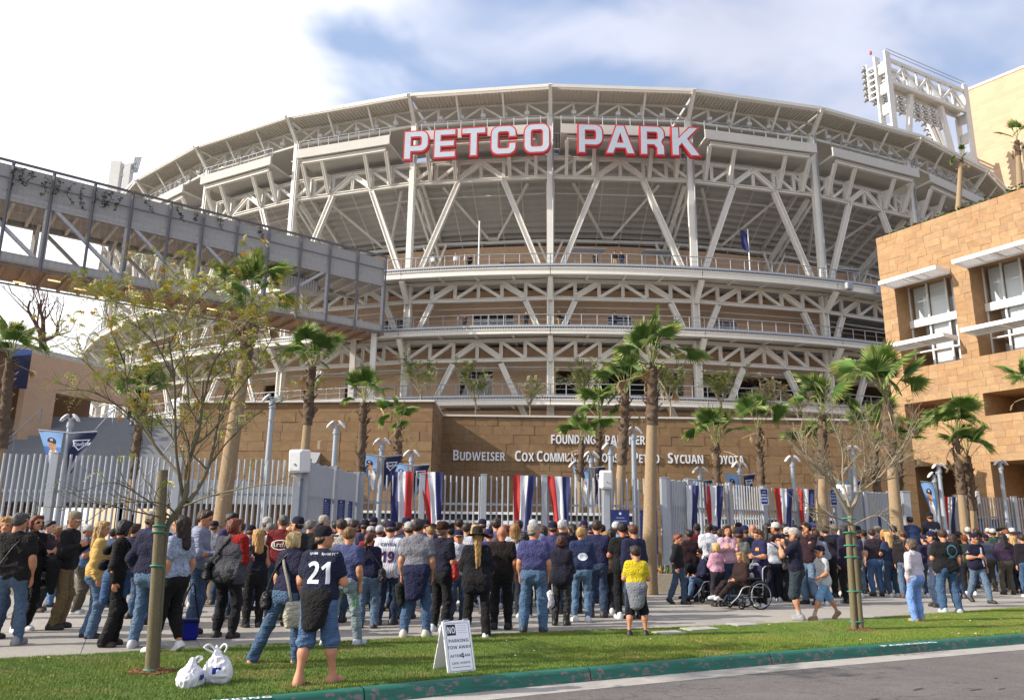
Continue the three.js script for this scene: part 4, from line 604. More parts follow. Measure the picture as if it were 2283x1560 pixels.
fence('short close-set silver tube fence behind the tallest central palm', [[5.4, -27.45], [6.3, -28.1]], 0.095, 0.03, { bay: 1.0 });
fence('silver tube fence and gates right of the tallest central palm', [[6.4, -28.2], [10.1, -31.6], [13.6, -33.1]], 0.19, 0.032, { bay: 2.4 });
fence('close-set silver tube fence behind the bare staked tree', [[13.7, -33.2], [16.6, -34.7]], 0.1, 0.032, { bay: 1.6 });
fence('silver tube fence before the sandstone building at the far right', [[20.8, -37.0], [21.7, -37.6], [29, -38.7]], 0.15, 0.035, { bay: 2.6 });
{ const p = thing('gate_post', 'single thick silver gate post at the gap in the right fence', 'post'), q = atZ(2017, 1097, -35.4); mesh('shaft', rbox(0.34, q.y, 0.34, 0.02, q.x, q.y / 2, q.z), M.tube, p); mesh('cap', box(0.38, 0.05, 0.38, q.x, q.y + 0.026, q.z), M.tube, p); }
// turnstile housings behind the gates
[[1115, 1150, 'left'], [1440, 1165, 'x']].slice(0, 1).forEach(([x, y]) => { const p = atZ(x, y, -27.9), t = thing('ticket_cabinet', 'pale grey perforated cabinet behind the central gate', 'cabinet', [p.x, 0, p.z]); mesh('cabinet', rbox(0.95, 1.95, 0.5, 0.05, 0, 0.98, 0), M.whiteMetal, t); const l = []; for (let i = 0; i < 3; i++) for (let j = 0; j < 3; j++) l.push(rbox(0.1, 0.1, 0.03, 0.01, -0.22 + i * 0.2, 1.25 + j * 0.2, 0.26)); mesh('button', l, M.rail, t); });
for (const [x0, x1, z, lab] of [[700, 1440, -30, 'white barrier rail with dark slots behind the central gate'], [1560, 1880, -35, 'white barrier rail with dark slots behind the right gate']]) { const a = atZ(x0, 1133, z), b = atZ(x1, 1133, z), t = thing('barrier_rail', lab, 'barrier'); for (const y of [2.0, 2.32]) mesh('bar', box(b.x - a.x, 0.09, 0.1, (a.x + b.x) / 2, y, z), M.white, t); for (let i = 0; i <= 14; i++) mesh('upright', box(0.08, 2.34, 0.08, lerp(a.x, b.x, i / 14), 1.17, z - 0.1), M.rail, t); mesh('slot', box(b.x - a.x, 0.2, 0.04, (a.x + b.x) / 2, 2.16, z - 0.06), M.dark, t); }

// ------------------------------------------------------------------ bunting: striped cloths tied over the fence
const cloth = { red: mat('red_cloth', [0.42, 0.02, 0.02], { map: again(T.cloth, 1), roughness: 0.75 }), white: mat('white_cloth', [0.62, 0.64, 0.68], { map: again(T.cloth, 1), roughness: 0.8 }), blue: mat('navy_cloth', [0.012, 0.018, 0.11], { map: again(T.cloth, 1), roughness: 0.75 }) };
function bunting(label, tl, tr, bl, br, z, cols) {        // pixel corners measured on the photograph, hung at depth z
  const b = thing('bunting', label, 'bunting'), P = [tl, tr, bl, br].map(([x, y], i) => atZ(x, y, z + (i < 2 ? 0.06 : 0.16))), r = rngOf(Math.round(tl[0])), ph = r() * 6;
  cols.forEach((c, k) => {
    const g = new THREE.PlaneGeometry(1, 1, 10, 34), p = g.attributes.position, uv = g.attributes.uv;
    for (let i = 0; i < p.count; i++) { const u = (k + uv.getX(i)) / cols.length, v = 1 - uv.getY(i), q = P[0].clone().lerp(P[1], u).lerp(P[2].clone().lerp(P[3], u), v); const fold = Math.sin(u * 17 + ph + Math.sin(v * 3 + ph) * 0.8) * (0.014 + 0.026 * v) + Math.sin(u * 41 + v * 5) * 0.012 * v + Math.sin(v * 9 + u * 7 + ph) * 0.012; p.setXYZ(i, q.x + Math.sin(v * 6 + u * 9 + ph) * 0.015 * v, q.y + (v > 0.97 ? Math.sin(u * 9) * 0.04 : 0), q.z + fold + 0.05); uv.setXY(i, u * 0.9, v * 2); }
    g.computeVertexNormals(); mesh(c + '_stripe', g, cloth[c], b);
  });
}
bunting('leftmost striped bunting, navy at left and red at right, on the central fence', [871, 1051], [921, 1051], [872, 1180], [916, 1178], -26.8, ['blue', 'white', 'red']);
bunting('second bunting from left, red at left and navy at right', [936, 1051], [988, 1053], [956, 1180], [982, 1180], -26.8, ['red', 'white', 'blue']);
bunting('third bunting from left, red white navy cloth left of the pale cabinet gap', [1143, 1059], [1195, 1061], [1147, 1185], [1178, 1185], -27.0, ['red', 'white', 'blue']);
bunting('fourth bunting from left, twisted red white navy cloth beside a lamp banner', [1219, 1061], [1270, 1063], [1240, 1185], [1268, 1185], -27.1, ['red', 'white', 'blue']);
bunting('white and navy bunting at the end of the close-set fence', [1529, 1082], [1558, 1082], [1533, 1190], [1552, 1190], -28.0, ['white', 'blue']);
bunting('red white navy bunting just right of the white and navy one', [1567, 1082], [1612, 1083], [1582, 1192], [1606, 1192], -29.0, ['red', 'white', 'blue']);
bunting('flared red white navy bunting left of the bare staked tree', [1724, 1087], [1768, 1090], [1738, 1180], [1762, 1190], -31.8, ['red', 'white', 'blue']);
bunting('narrow red white navy bunting seen through the bare staked tree', [1778, 1088], [1815, 1091], [1787, 1180], [1812, 1190], -32.2, ['red', 'white', 'blue']);
bunting('slim red white navy bunting on the far right fence', [2104, 1107], [2131, 1108], [2109, 1190], [2127, 1192], -36.9, ['red', 'white', 'blue']);

// ------------------------------------------------------------------ lamp posts with twin heads, and pennant banners
M.pole = mat('lamp_pole_metal', [0.40, 0.44, 0.50], { map: again(T.grime, 0.8), roughness: 0.4, metalness: 0.35 });
const lampHead = merge([new THREE.SphereGeometry(0.13, 10, 6, 0, 6.3, 0, 1.6).scale(1.5, 0.55, 0.8)]);
const lampH = new Map();
function lampPost(px, py, z, label) {
  const p = atZ(px, py, z), h = p.y + 0.03, l = thing('lamp_post', label, 'lamp post', [p.x, 0, p.z], 0, 'twin headed lamp posts');
  mesh('pole', [cyl(0.085, 0.12, h - 0.1, 12, 0, (h - 0.1) / 2, 0), cyl(0.17, 0.19, 0.25, 12, 0, 0.125, 0)], M.pole, l); mesh('collar', cyl(0.12, 0.12, 0.18, 12, 0, h - 0.3, 0), M.pole, l);
  for (const s of [-1, 1]) { mesh('arm', bar(V(0, h - 0.12, 0), V(s * 0.15, h + 0.0, 0.04), 0.06), M.pole, l); mesh('lamp_head', merge([lampHead.clone(), box(0.32, 0.02, 0.18, 0, -0.005, 0)]).rotateZ(-s * 0.8).translate(s * 0.2, h - 0.06, 0.05), M.whiteMetal, l); }
  lampH.set(l, h); return l;
}
const lampAt = {};
[[608, 886, -26, 'tallest lamp post, just right of the big left palm trunk'], [750, 945, -27.5, 'lamp post standing at the angled fence left of centre'], [852, 983, -29.5, 'lamp post with the first pair of blue pennants'], [918, 1009, -31.5, 'lamp post behind the second bunting with half hidden pennants'], [1285, 1034, -34, 'lamp post close behind a small palm below the sponsor lettering'], [1318, 1012, -31.5, 'lamp post carrying a player pennant over the fourth bunting'], [1361, 993, -30, 'lamp post directly behind the white loudspeaker box'], [1412, 958, -28.8, 'lamp post just left of the tallest central palm'], [1561, 1046, -33.5, 'lamp post between the white navy and red white navy buntings'], [1648, 1034, -33.2, 'lamp post with pennants behind the express lane sign'], [1766, 1021, -33.6, 'lamp post rising behind the flared bunting'], [1893, 1046, -38, 'short lamp post glimpsed through the bare staked tree'], [1901, 998, -35.5, 'taller lamp post glimpsed through the bare staked tree'], [2083, 1057, -36.4, 'lamp post with a white portrait pennant right of the gap'], [2093, 1037, -36.0, 'lamp post close right of the pennant at the gate gap'], [2230, 1030, -37.4, 'lamp post at the far right before the sandstone building'], [158, 930, -27, 'lamp post with player pennant before the grey steps at far left']].forEach(([x, y, z, s]) => { lampAt[x] = lampPost(x, y, z, s); });
function portraitTex(seed, cap) {
  const c = document.createElement('canvas'); c.width = 128; c.height = 256; const g = c.getContext('2d');
  g.fillStyle = '#4a78b8'; g.fillRect(0, 0, 128, 256); g.fillStyle = '#7fa6d6'; g.fillRect(0, 0, 128, 90); g.fillStyle = '#e8e4dc'; g.beginPath(); g.ellipse(64, 190, 52, 90, 0, 0, 7); g.fill(); g.fillStyle = '#b88862'; g.beginPath(); g.ellipse(64, 82, 27, 36, 0, 0, 7); g.fill(); g.fillRect(50, 105, 28, 24); g.fillStyle = cap; g.beginPath(); g.ellipse(64, 58, 30, 24, 0, Math.PI, 7); g.fill(); g.fillRect(34, 54, 60, 9); g.fillStyle = '#3a2a20'; g.fillRect(50, 76, 8, 4); g.fillRect(70, 76, 8, 4); g.fillStyle = '#8a4a40'; g.fillRect(54, 98, 20, 3); g.fillStyle = '#fff'; g.font = 'bold 16px sans-serif'; g.fillText('SD', 53, 54);
  g.fillStyle = '#1b2c58'; for (let i = 0; i < 5; i++) g.fillRect(20 + i * 20, 150, 2, 100);
  const t = new THREE.CanvasTexture(c); t.colorSpace = THREE.SRGBColorSpace; return t;
}
function crestTex() {
  const c = document.createElement('canvas'); c.width = 128; c.height = 256; const g = c.getContext('2d'); g.fillStyle = '#101c44'; g.fillRect(0, 0, 128, 256); g.strokeStyle = '#e8ecf4'; g.lineWidth = 7; g.beginPath(); g.moveTo(22, 44); g.lineTo(106, 44); g.lineTo(96, 76); g.lineTo(64, 104); g.lineTo(32, 76); g.closePath(); g.stroke(); g.fillStyle = '#eef2fa'; g.font = 'italic bold 30px serif'; g.fillText('Padres', 20, 78);
  const t = new THREE.CanvasTexture(c); t.colorSpace = THREE.SRGBColorSpace; return t;
}
{
  const crest = mat('crest_pennant', [1, 1, 1], { map: crestTex(), roughness: 0.7 });
  const ports = [['#141c3c'], ['#16204a'], ['#20202c']].map(([c], i) => mat('portrait_pennant', [1, 1, 1], { map: portraitTex(i, c), roughness: 0.7 }));
  const pennant = (lx, side, wpx, py0, py1, m, label) => {      // hung between two photographed heights
    const L = lampAt[lx], p = L.position, n = thing('pennant', label, 'pennant', [p.x, 0, p.z]), yTop = atZ(lx, py0, p.z).y, h = yTop - atZ(lx, py1, p.z).y, w = wpx / FPX * Math.hypot(p.x, p.z);
    const x0 = side * 0.13, x1 = side * (0.13 + w), g = new THREE.PlaneGeometry(1, 1, 6, 16), q = g.attributes.position, uv = g.attributes.uv;
    for (let i = 0; i < q.count; i++) { const u = uv.getX(i), v = 1 - uv.getY(i), t = side > 0 ? u : 1 - u, wv = lerp(1, 0.22, v); q.setXYZ(i, x0 + side * w * t * wv, yTop - h * v + 0.06 * t, 0.1 + 0.04 * Math.sin(t * 4 + v * 5)); uv.setXY(i, side > 0 ? t : 1 - t, 1 - v); }
    g.computeVertexNormals(); mesh('pennant_cloth', g, m, n); mesh('pennant_rod', rod(V(0, yTop + 0.02, 0.1), V(x1, yTop + 0.1, 0.1), 0.02, 0.02, 6), M.pole, n);
  };
  pennant(852, -1, 40, 1018, 1095, ports[0], 'portrait pennant of a capped player, left of the first bunting'); pennant(852, 1, 38, 1020, 1095, crest, 'navy crest pennant directly above the first bunting');
  pennant(918, -1, 34, 1038, 1110, ports[1], 'portrait pennant peeking between the first two buntings'); pennant(918, 1, 34, 1040, 1110, crest, 'navy crest pennant peeking above the second bunting');
  pennant(1318, -1, 34, 1045, 1130, ports[2], 'portrait pennant of a dark haired player beside the fourth bunting'); pennant(1318, 1, 24, 1045, 1125, crest, 'navy pennant half hidden by the white loudspeaker box');
  pennant(1561, -1, 26, 1072, 1130, ports[1], 'portrait pennant above the white and navy bunting'); pennant(1561, 1, 26, 1073, 1130, crest, 'navy crest pennant above the red white navy bunting');
  pennant(1648, -1, 26, 1060, 1130, ports[0], 'portrait pennant left of the express lane sign'); pennant(1648, 1, 26, 1061, 1125, crest, 'navy crest pennant above the express lane sign');
  pennant(1893, -1, 24, 1075, 1130, ports[1], 'portrait pennant behind the bare staked tree branches'); pennant(1893, 1, 24, 1075, 1130, crest, 'navy pennant behind the bare staked tree branches');
  pennant(2083, -1, 24, 1078, 1175, ports[2], 'white portrait pennant at the gate gap near the sandstone building');
  pennant(158, -1, 50, 966, 1060, ports[0], 'large portrait pennant before the grey steps at far left'); pennant(158, 1, 50, 968, 1060, crest, 'large navy crest pennant before the grey steps at far left');
}
// ------------------------------------------------------------------ loudspeakers on posts, signs, planters
function loudspeaker(px, py, z, w, h, turn, label) { const p = atZ(px, py, z), s = thing('loudspeaker', label, 'loudspeaker', [p.x, p.y, p.z], turn); mesh('cabinet', rbox(w, h, 0.5, 0.06).rotateX(0.08), M.white, s); mesh('grille', rbox(w - 0.1, h - 0.12, 0.03, 0.01, 0, 0, 0.255).rotateX(0.08), M.whiteMetal, s); mesh('badge', cyl(0.03, 0.03, 0.02, 8).rotateX(Math.PI / 2).translate(0, -0.1, 0.28), M.rail, s); mesh('bracket', box(0.1, 0.3, 0.2, 0, -h / 2, -0.1), M.tube, s); }
loudspeaker(668, 1028, -21.2, 0.42, 0.62, -0.25, 'white loudspeaker box on the corner of the left fence'); loudspeaker(1351, 1069, -27.0, 0.38, 0.62, 0.05, 'white loudspeaker box on the central fence'); loudspeaker(1881, 1098, -33.2, 0.4, 0.66, 0.6, 'white loudspeaker behind the bare staked tree'); loudspeaker(2173, 1109, -37.3, 0.4, 0.62, -0.7, 'white tilted loudspeaker on the far right fence');
{ const post = thing('fence_post', 'thick grey post carrying the central loudspeaker box', 'post'), p = atZ(1353, 1180, -27.15); mesh('shaft', rbox(0.24, 3.6, 0.24, 0.02, p.x, 1.8, p.z), M.tube, post); mesh('foot_plate', box(0.36, 0.05, 0.36, p.x, 0.026, p.z), M.tube, post); }
{ const gate = thing('fence_post', 'thick grey post carrying the left corner loudspeaker box', 'post'), p = atZ(672, 1180, -21.5); mesh('shaft', rbox(0.24, 3.5, 0.24, 0.02, p.x, 1.75, p.z), M.tube, gate); mesh('foot_plate', box(0.36, 0.05, 0.36, p.x, 0.026, p.z), M.tube, gate); }
function noticeTex(lines, big) {
  const c = document.createElement('canvas'); c.width = 128; c.height = 256; const g = c.getContext('2d'); g.fillStyle = '#15245c'; g.fillRect(0, 0, 128, 256); g.fillStyle = '#c9d2ea';
  if (big) { g.strokeStyle = '#dfe6f6'; g.lineWidth = 6; g.strokeRect(5, 5, 118, 246); g.font = 'bold 34px sans-serif'; g.textAlign = 'center'; big.forEach((s, i) => g.fillText(s, 64, 62 + i * (190 / big.length))); }
  else { g.beginPath(); g.arc(64, 26, 9, 0, 7); g.fill(); const r = rngOf(lines); for (let i = 0; i < lines; i++) { const w = 50 + r() * 45; g.globalAlpha = 0.55; g.fillRect(64 - w / 2, 52 + i * (190 / lines), w, 190 / lines * 0.32); } g.globalAlpha = 1; }
  const t = new THREE.CanvasTexture(c); t.colorSpace = THREE.SRGBColorSpace; return t;
}
const nt = [9, 14, 18].map((l) => mat('blue_notice', [1, 1, 1], { map: noticeTex(l), roughness: 0.5 })), express = mat('express_sign', [1, 1, 1], { map: noticeTex(0, ['NO', 'BAGS', 'EXPRESS', 'LANE']), roughness: 0.5 });
{ const c = document.createElement('canvas'); }
function notice(x0, y0, x1, y1, z, m, label, turn = 0) { const a = atZ(x0, y0, z), b = atZ(x1, y1, z), s = thing('notice_board', label, 'notice'), w = Math.abs(b.x - a.x) / Math.max(0.3, Math.cos(turn)), h = a.y - b.y; mesh('panel', new THREE.BoxGeometry(w, h, 0.04).rotateY(turn).translate((a.x + b.x) / 2, (a.y + b.y) / 2, z), m, s); mesh('backing', box(w * 0.8, 0.06, 0.06).rotateY(turn).translate((a.x + b.x) / 2, (a.y + b.y) / 2 + h * 0.3, z - 0.06), M.tube, s); return s; }
notice(716, 1111, 731, 1160, -23.2, nt[0], 'short blue notice, first of three on the angled fence', 0.9); notice(752, 1114, 764, 1160, -24.6, nt[1], 'middle blue notice of three on the angled fence', 0.9); notice(769, 1117, 781, 1160, -25.6, nt[1], 'right blue notice of three on the angled fence', 0.9);
notice(1362, 1136, 1405, 1220, -27.0, nt[0], 'wide blue notice left of the tallest central palm'); notice(1427, 1137, 1468, 1235, -27.1, nt[2], 'tall blue notice half behind the tallest central palm trunk');
notice(1695, 1089, 1714, 1125, -30.4, express, 'blue express lane sign left of the flared bunting'); notice(1850, 1090, 1868, 1127, -32.6, express, 'blue express lane sign among the bare tree branches');
notice(2175, 1156, 2197, 1190, -37.9, nt[0], 'left blue notice of three on the far right fence'); notice(2208, 1157, 2232, 1190, -38.1, nt[0], 'middle blue notice of three on the far right fence'); notice(2246, 1156, 2270, 1190, -38.3, nt[0], 'right blue notice of three on the far right fence'); notice(1910, 1148, 1966, 1175, -34.3, nt[0], 'low wide blue notice behind the bare staked tree');
{ // planters at the palm foot
  for (const [x, y, w, d, lab] of [[1560, 1322, 1.9, 1.6, 'tan concrete planter box beside the boy in the black hoodie'], [505, 1343, 1.6, 1.4, 'tan concrete planter box at the foot of the big left palm']]) {
    const p = atY(x, y, 0), t = thing('planter', lab, 'planter', [p.x - (x > 1000 ? 1.0 : 0), 0, p.z - d / 2]), h = 0.52;
    mesh('side_panel', [box(w, h, 0.14, 0, h / 2, d / 2 - 0.07), box(w, h, 0.14, 0, h / 2, -d / 2 + 0.07), box(0.14, h, d - 0.29, w / 2 - 0.07, h / 2, 0), box(0.14, h, d - 0.29, -w / 2 + 0.07, h / 2, 0)], pale, t); mesh('soil', box(w - 0.29, 0.1, d - 0.29, 0, h - 0.1, 0), mat('soil', [0.10, 0.07, 0.045], { roughness: 1 }), t);
    const r = rngOf(x), lv = [], fl = []; for (let i = 0; i < 160; i++) { const g = new THREE.PlaneGeometry(0.05, 0.12 + r() * 0.1).rotateX(r() - 0.5).rotateY(r() * 6).translate((r() - 0.5) * (w - 0.4), h + 0.03 + r() * 0.12, (r() - 0.5) * (d - 0.4)); (r() < 0.1 ? fl : lv).push(g); }
    const gp = thing('planter_plants', x > 1000 ? 'low grey green plants with orange flowers in the right planter' : 'low grey green plants in the left planter', 'plants', [p.x - (x > 1000 ? 1.0 : 0), 0, p.z - d / 2]); gp.userData.kind = 'stuff'; mesh('leaves', lv, mat('grey_leaf', [0.16, 0.18, 0.10], {}), gp); mesh('flowers', fl, mat('orange_flower', [0.6, 0.25, 0.02], {}), gp);
  }
}
{ // folding parking sign on the lawn
  const c = document.createElement('canvas'); c.width = 256; c.height = 512; const g = c.getContext('2d'); g.fillStyle = '#f1f2f4'; g.fillRect(0, 0, 256, 512); g.strokeStyle = '#15181c'; g.lineWidth = 4; g.beginPath(); g.roundRect ? g.roundRect(14, 14, 228, 484, 18) : g.rect(14, 14, 228, 484); g.stroke();
  g.fillStyle = '#101418'; g.fillRect(22, 26, 88, 112); g.fillStyle = '#f4f5f7'; g.font = 'bold 84px sans-serif'; g.save(); g.translate(26, 116); g.scale(0.62, 1.1); g.fillText('NO', 0, 0); g.restore(); g.fillStyle = '#9aa0a8'; for (let i = 0; i < 4; i++) g.fillRect(126, 40 + i * 24, 92, 4);
  g.fillStyle = '#101418'; g.textAlign = 'center'; for (const [s, y, f] of [['PARKING', 210, 46], ['TOW AWAY', 276, 44], ['AFTER   AM', 360, 38], ['CIVIC EVENTS', 430, 28]]) { g.font = 'bold ' + f + 'px sans-serif'; g.fillText(s, 128, y); } g.font = 'bold 74px sans-serif'; g.fillText('4', 148, 372); g.fillRect(40, 458, 176, 5);
  const tx = new THREE.CanvasTexture(c); tx.colorSpace = THREE.SRGBColorSpace;
  const p = atY(1012, 1497, 0), s = thing('folding_sign', 'white folding sign on the lawn reading NO PARKING TOW AWAY', 'sign', [p.x, -0.004, p.z - 0.05], 0.6), w = 0.4, h = 0.62, a = 0.3;
  const face = (sg, m, name) => mesh(name, rbox(w, h, 0.02, 0.008, 0, h / 2, 0).rotateX(-sg * a).rotateY(0).translate(0, 0, sg * 0.185), m, s);
  face(1, M.white, 'front_board'); face(-1, M.white, 'back_board'); mesh('sign_print', new THREE.PlaneGeometry(w - 0.03, h - 0.03).translate(0, h / 2, 0.0135).rotateX(-a).translate(0, 0, 0.185), mat('sign_print', [1, 1, 1], { map: tx, roughness: 0.5 }), s); for (const x of [-0.14, 0.14]) mesh('hinge', cyl(0.012, 0.012, 0.07, 8).rotateZ(Math.PI / 2).translate(x, h * Math.cos(a) + 0.006, 0), M.rail, s);
}
// ------------------------------------------------------------------ fan palms
const frondG = [];
{
  const blade = (n, span, R, droop, fold, seed, dead) => {
    const r = rngOf(seed), pos = [], col = [], push = (p, c) => { pos.push(...p); col.push(...c); };
    const tri = (a, b, c, q) => { push(a, q); push(b, q); push(c, q); };
    for (let i = 0; i < n; i++) {                         // the fan lies in x-z, the stalk runs along +z, up is y
      const a = lerp(-span / 2, span / 2, (i + 0.5) / n), da = span / n * 0.52, Rr = R * (0.84 + 0.22 * r()) * (1 - 0.18 * Math.abs(a / (span / 2))), s = dead ? 0.5 : 1;
      const P = (ang, rad, up) => { const d = droop * rad * rad / R; return [Math.sin(ang * s) * rad, up - d + 0.10 * Math.cos(ang) * rad * 0.3, Math.cos(ang * s) * rad]; };
      const o = [0, 0, 0], m0 = P(a - da, Rr * 0.58, 0.02), m1 = P(a + da, Rr * 0.58, 0.02), mid = P(a, Rr * 0.6, 0.02 - fold * Rr * 0.1), tip = P(a + (r() - 0.5) * da, Rr, -0.03 * R - r() * 0.1 * R);
      const k = 0.8 + 0.4 * r(), tipc = dead ? [0.42 * k, 0.30 * k, 0.15 * k] : r() < 0.2 ? [0.42 * k, 0.40 * k, 0.14 * k] : [0.23 * k, 0.31 * k, 0.07 * k], c = dead ? [0.42 * k, 0.30 * k, 0.16 * k] : [0.125 * k, 0.235 * k, 0.045 * k];
      tri(o, m0, mid, c); tri(o, mid, m1, c); tri(m0, tip, mid, tipc); tri(mid, tip, m1, tipc);
    }
    const g = new THREE.BufferGeometry(); g.setAttribute('position', new THREE.Float32BufferAttribute(pos, 3)); g.setAttribute('color', new THREE.Float32BufferAttribute(col, 3)); g.computeVertexNormals(); return g;
  };
  const make = (pet, R, droop, span, bend, seed, dead) => {
    const stalk = tint(tube([V(0, 0, 0), V(0, pet * 0.12, pet * 0.5), V(0, pet * 0.12 - bend * 0.1, pet)], 0.017, 5, 5), dead ? [0.38, 0.30, 0.16] : [0.27, 0.29, 0.09]);
    return merge([stalk, blade(dead ? 16 : 30, span, R, droop, 1, seed, dead).rotateX(bend).translate(0, pet * 0.12 - bend * 0.1, pet)]);
  };
  frondG.push(make(1.0, 0.8, 0.10, 3.5, 0.12, 1), make(1.15, 0.85, 0.2, 3.9, 0.4, 2), make(0.95, 0.8, 0.05, 3.0, -0.15, 3), make(1.1, 0.75, 0.4, 3.0, 0.75, 4), make(0.95, 0.62, 0.25, 2.4, 0.5, 5, true), make(0.7, 0.55, 0.3, 2.2, 0.9, 6, true));
}
M.frond = new THREE.MeshPhysicalMaterial({ vertexColors: true, roughness: 0.55, side: THREE.DoubleSide, transmission: 0.25, thickness: 0 }); M.frond.name = 'palm_leaf';
M.frondDead = mat('dead_palm_leaf', [1, 1, 1], { vertexColors: true, roughness: 0.9 });
M.palmTrunk = mat('palm_trunk', [0.40, 0.285, 0.17], { map: again(T.bark, 3, 8), bumpMap: again(T.bark, 2, 10), bumpScale: 0.03, roughness: 0.95 });
M.palmHusk = mat('palm_husk', [0.155, 0.105, 0.07], { map: again(T.bark, 4, 4), bumpMap: again(T.bark, 5, 5), bumpScale: 0.04, roughness: 1 });
function palm(label, crown, base, z, o = {}) {             // pixel of the crown's heart, pixel of a point low on the trunk
  const c = atZ(...crown, z), b0 = atZ(...base, z), t = c.y - b0.y, gy = o.ground ?? 0, slope = (b0.x - c.x) / t, b = V(b0.x + slope * (b0.y - gy), gy, z + (o.lean ?? 0));
  const seed = Math.round(crown[0] * 7 + crown[1]), r = rngOf(seed), s = o.s ?? 1, rad = o.r ?? 0.17, H = c.y - gy;
  const p = thing('fan_palm', label, 'palm tree', [b.x, b.y, b.z], 0), top = c.clone().sub(b), curve = new THREE.CatmullRomCurve3([V(0, 0, 0), V(top.x * 0.36 + (r() - 0.5) * 0.1, H * 0.4, top.z * 0.4), V(top.x * 0.74, H * 0.75, top.z * 0.75), top]);
  const ring = (t0, t1, n, rf) => { const pts = curve, seg = n, pos = [], uv = [], idx = [], N = 12; for (let i = 0; i <= seg; i++) { const t = lerp(t0, t1, i / seg), q = pts.getPoint(t); for (let j = 0; j <= N; j++) { const a = j / N * 6.2832, R = rf(t, a, i); pos.push(q.x + Math.cos(a) * R, q.y, q.z + Math.sin(a) * R); uv.push(j / N, t * H * 0.5); } } for (let i = 0; i < seg; i++) for (let j = 0; j < N; j++) { const a = i * (N + 1) + j; idx.push(a, a + N + 1, a + 1, a + 1, a + N + 1, a + N + 2); } const g = new THREE.BufferGeometry(); g.setAttribute('position', new THREE.Float32BufferAttribute(pos, 3)); g.setAttribute('uv', new THREE.Float32BufferAttribute(uv, 2)); g.setIndex(idx); g.computeVertexNormals(); return g; };
  const hs = o.husk ?? 0.62, tr = hs + 0.02;
  mesh('trunk', ring(0, tr, Math.round(H * 14), (t, a, i) => rad * (1.28 - 0.42 * t / tr + 0.25 * Math.exp(-t * H * 2)) * (1 + (i % 2) * 0.035 + 0.03 * noise3(t * 40, a, seed))), M.palmTrunk, p);
  mesh('husk', ring(hs, 0.985, Math.round(H * (1 - hs) * 16), (t, a, i) => rad * lerp(0.98, 0.72, (t - hs) / (1 - hs)) * (1.0 + 0.62 * Math.pow(noise3(Math.cos(a) * 2 + t * H * 1.5, Math.sin(a) * 2, t * H * 7 + seed), 1.5) - 0.08)), M.palmHusk, p);
  { // broken leaf bases sticking out of the husk
    const l = [], n = Math.round(H * (1 - hs) * 12); for (let i = 0; i < n; i++) { const t = lerp(hs + 0.01, 0.97, r()), q = curve.getPoint(t), a = r() * 6.28, R = rad * 1.02, d = V(Math.cos(a), 0.9 + r() * 0.8, Math.sin(a)).normalize(), f = V(q.x + Math.cos(a) * R, q.y, q.z + Math.sin(a) * R); l.push(bar(f, f.clone().addScaledVector(d, 0.1 + r() * 0.16), 0.07, 0.02, V(Math.cos(a), 0, Math.sin(a)))); } for (const g of l) mesh('leaf_base', g, M.palmHusk, p); }
  const n = Math.round((o.n ?? 18) * 0.72), dead = o.dead ?? 3, m4 = new THREE.Object3D();
  for (let i = 0; i < n + dead; i++) {
    const isDead = i >= n, f = i / n, el = isDead ? -0.9 + r() * 0.9 : lerp(1.5, o.low ?? 0.5, Math.pow(f, 1.15)) + (r() - 0.5) * 0.25, az = i * 2.39996 + seed + (r() - 0.5) * 0.5;
    const k = isDead ? 4 + (r() < 0.4 ? 1 : 0) : f < 0.35 ? (r() < 0.6 ? 2 : 0) : f < 0.75 ? (r() < 0.5 ? 0 : 1) : (r() < 0.5 ? 1 : 3);
    const q = mesh('frond', frondG[k], isDead ? M.frondDead : M.frond, p); q.rotation.order = 'YXZ'; q.rotation.set(-el, az, (r() - 0.5) * 2.0); q.position.copy(top).add(V(0, -0.25 * r() - (isDead ? 0.2 : 0), 0)); q.scale.setScalar(s * (0.66 + 0.36 * r()) * (isDead ? 0.8 : 1));
  }
  return p;
}
palm('big leaning fan palm with thick pale trunk in the left planter', [562, 672], [496, 1160], -18.9, { r: 0.165, s: 0.92, n: 19, husk: 0.72, dead: 5, low: 0.2 });
palm('fan palm beside the loudspeaker post on the left fence corner', [696, 812], [672, 1100], -21.7, { r: 0.125, s: 0.78, n: 17, husk: 0.64 });
palm('fan palm right of the left fence corner with a dead brown frond', [811, 893], [803, 1060], -29, { r: 0.15, s: 1.0, n: 14, husk: 0.5, low: 0.2 });
palm('small fan palm before the wing wall, shedding brown stalks', [889, 945], [888, 1010], -35.2, { r: 0.17, s: 0.95, n: 13, husk: 0.35, low: 0.1, dead: 4 });
palm('small fan palm crown just below the word FOUNDING', [1297, 985], [1294, 1050], -30.5, { r: 0.13, s: 1.0, n: 14, husk: 0.62, dead: 2 });
palm('slim fan palm between the lettering words in the centre', [1337, 930], [1334, 1050], -32, { r: 0.14, s: 1.0, n: 15, husk: 0.5 });
palm('fan palm with big upright fronds left of the tallest central palm', [1395, 872], [1387, 1050], -28.2, { r: 0.17, s: 1.1, n: 17, husk: 0.52, dead: 3 });
palm('tallest central fan palm with smooth pale trunk and ragged top', [1456, 812], [1450, 1170], -22.7, { r: 0.165, s: 1.12, n: 15, husk: 0.64, dead: 6, low: 0.3 });
palm('fan palm before the word TOYOTA on the stone wall', [1598, 990], [1598, 1080], -31.5, { r: 0.14, s: 1.15, n: 15, husk: 0.56 });
palm('fan palm right of the sponsor lettering with dead fronds', [1692, 950], [1698, 1085], -34.5, { r: 0.15, s: 1.1, n: 13, husk: 0.5, dead: 4 });
palm('fan palm behind the bare staked tree, left of the tallest right palm', [1834, 922], [1835, 1080], -31, { r: 0.18, s: 1.15, n: 16, husk: 0.52, dead: 4 });
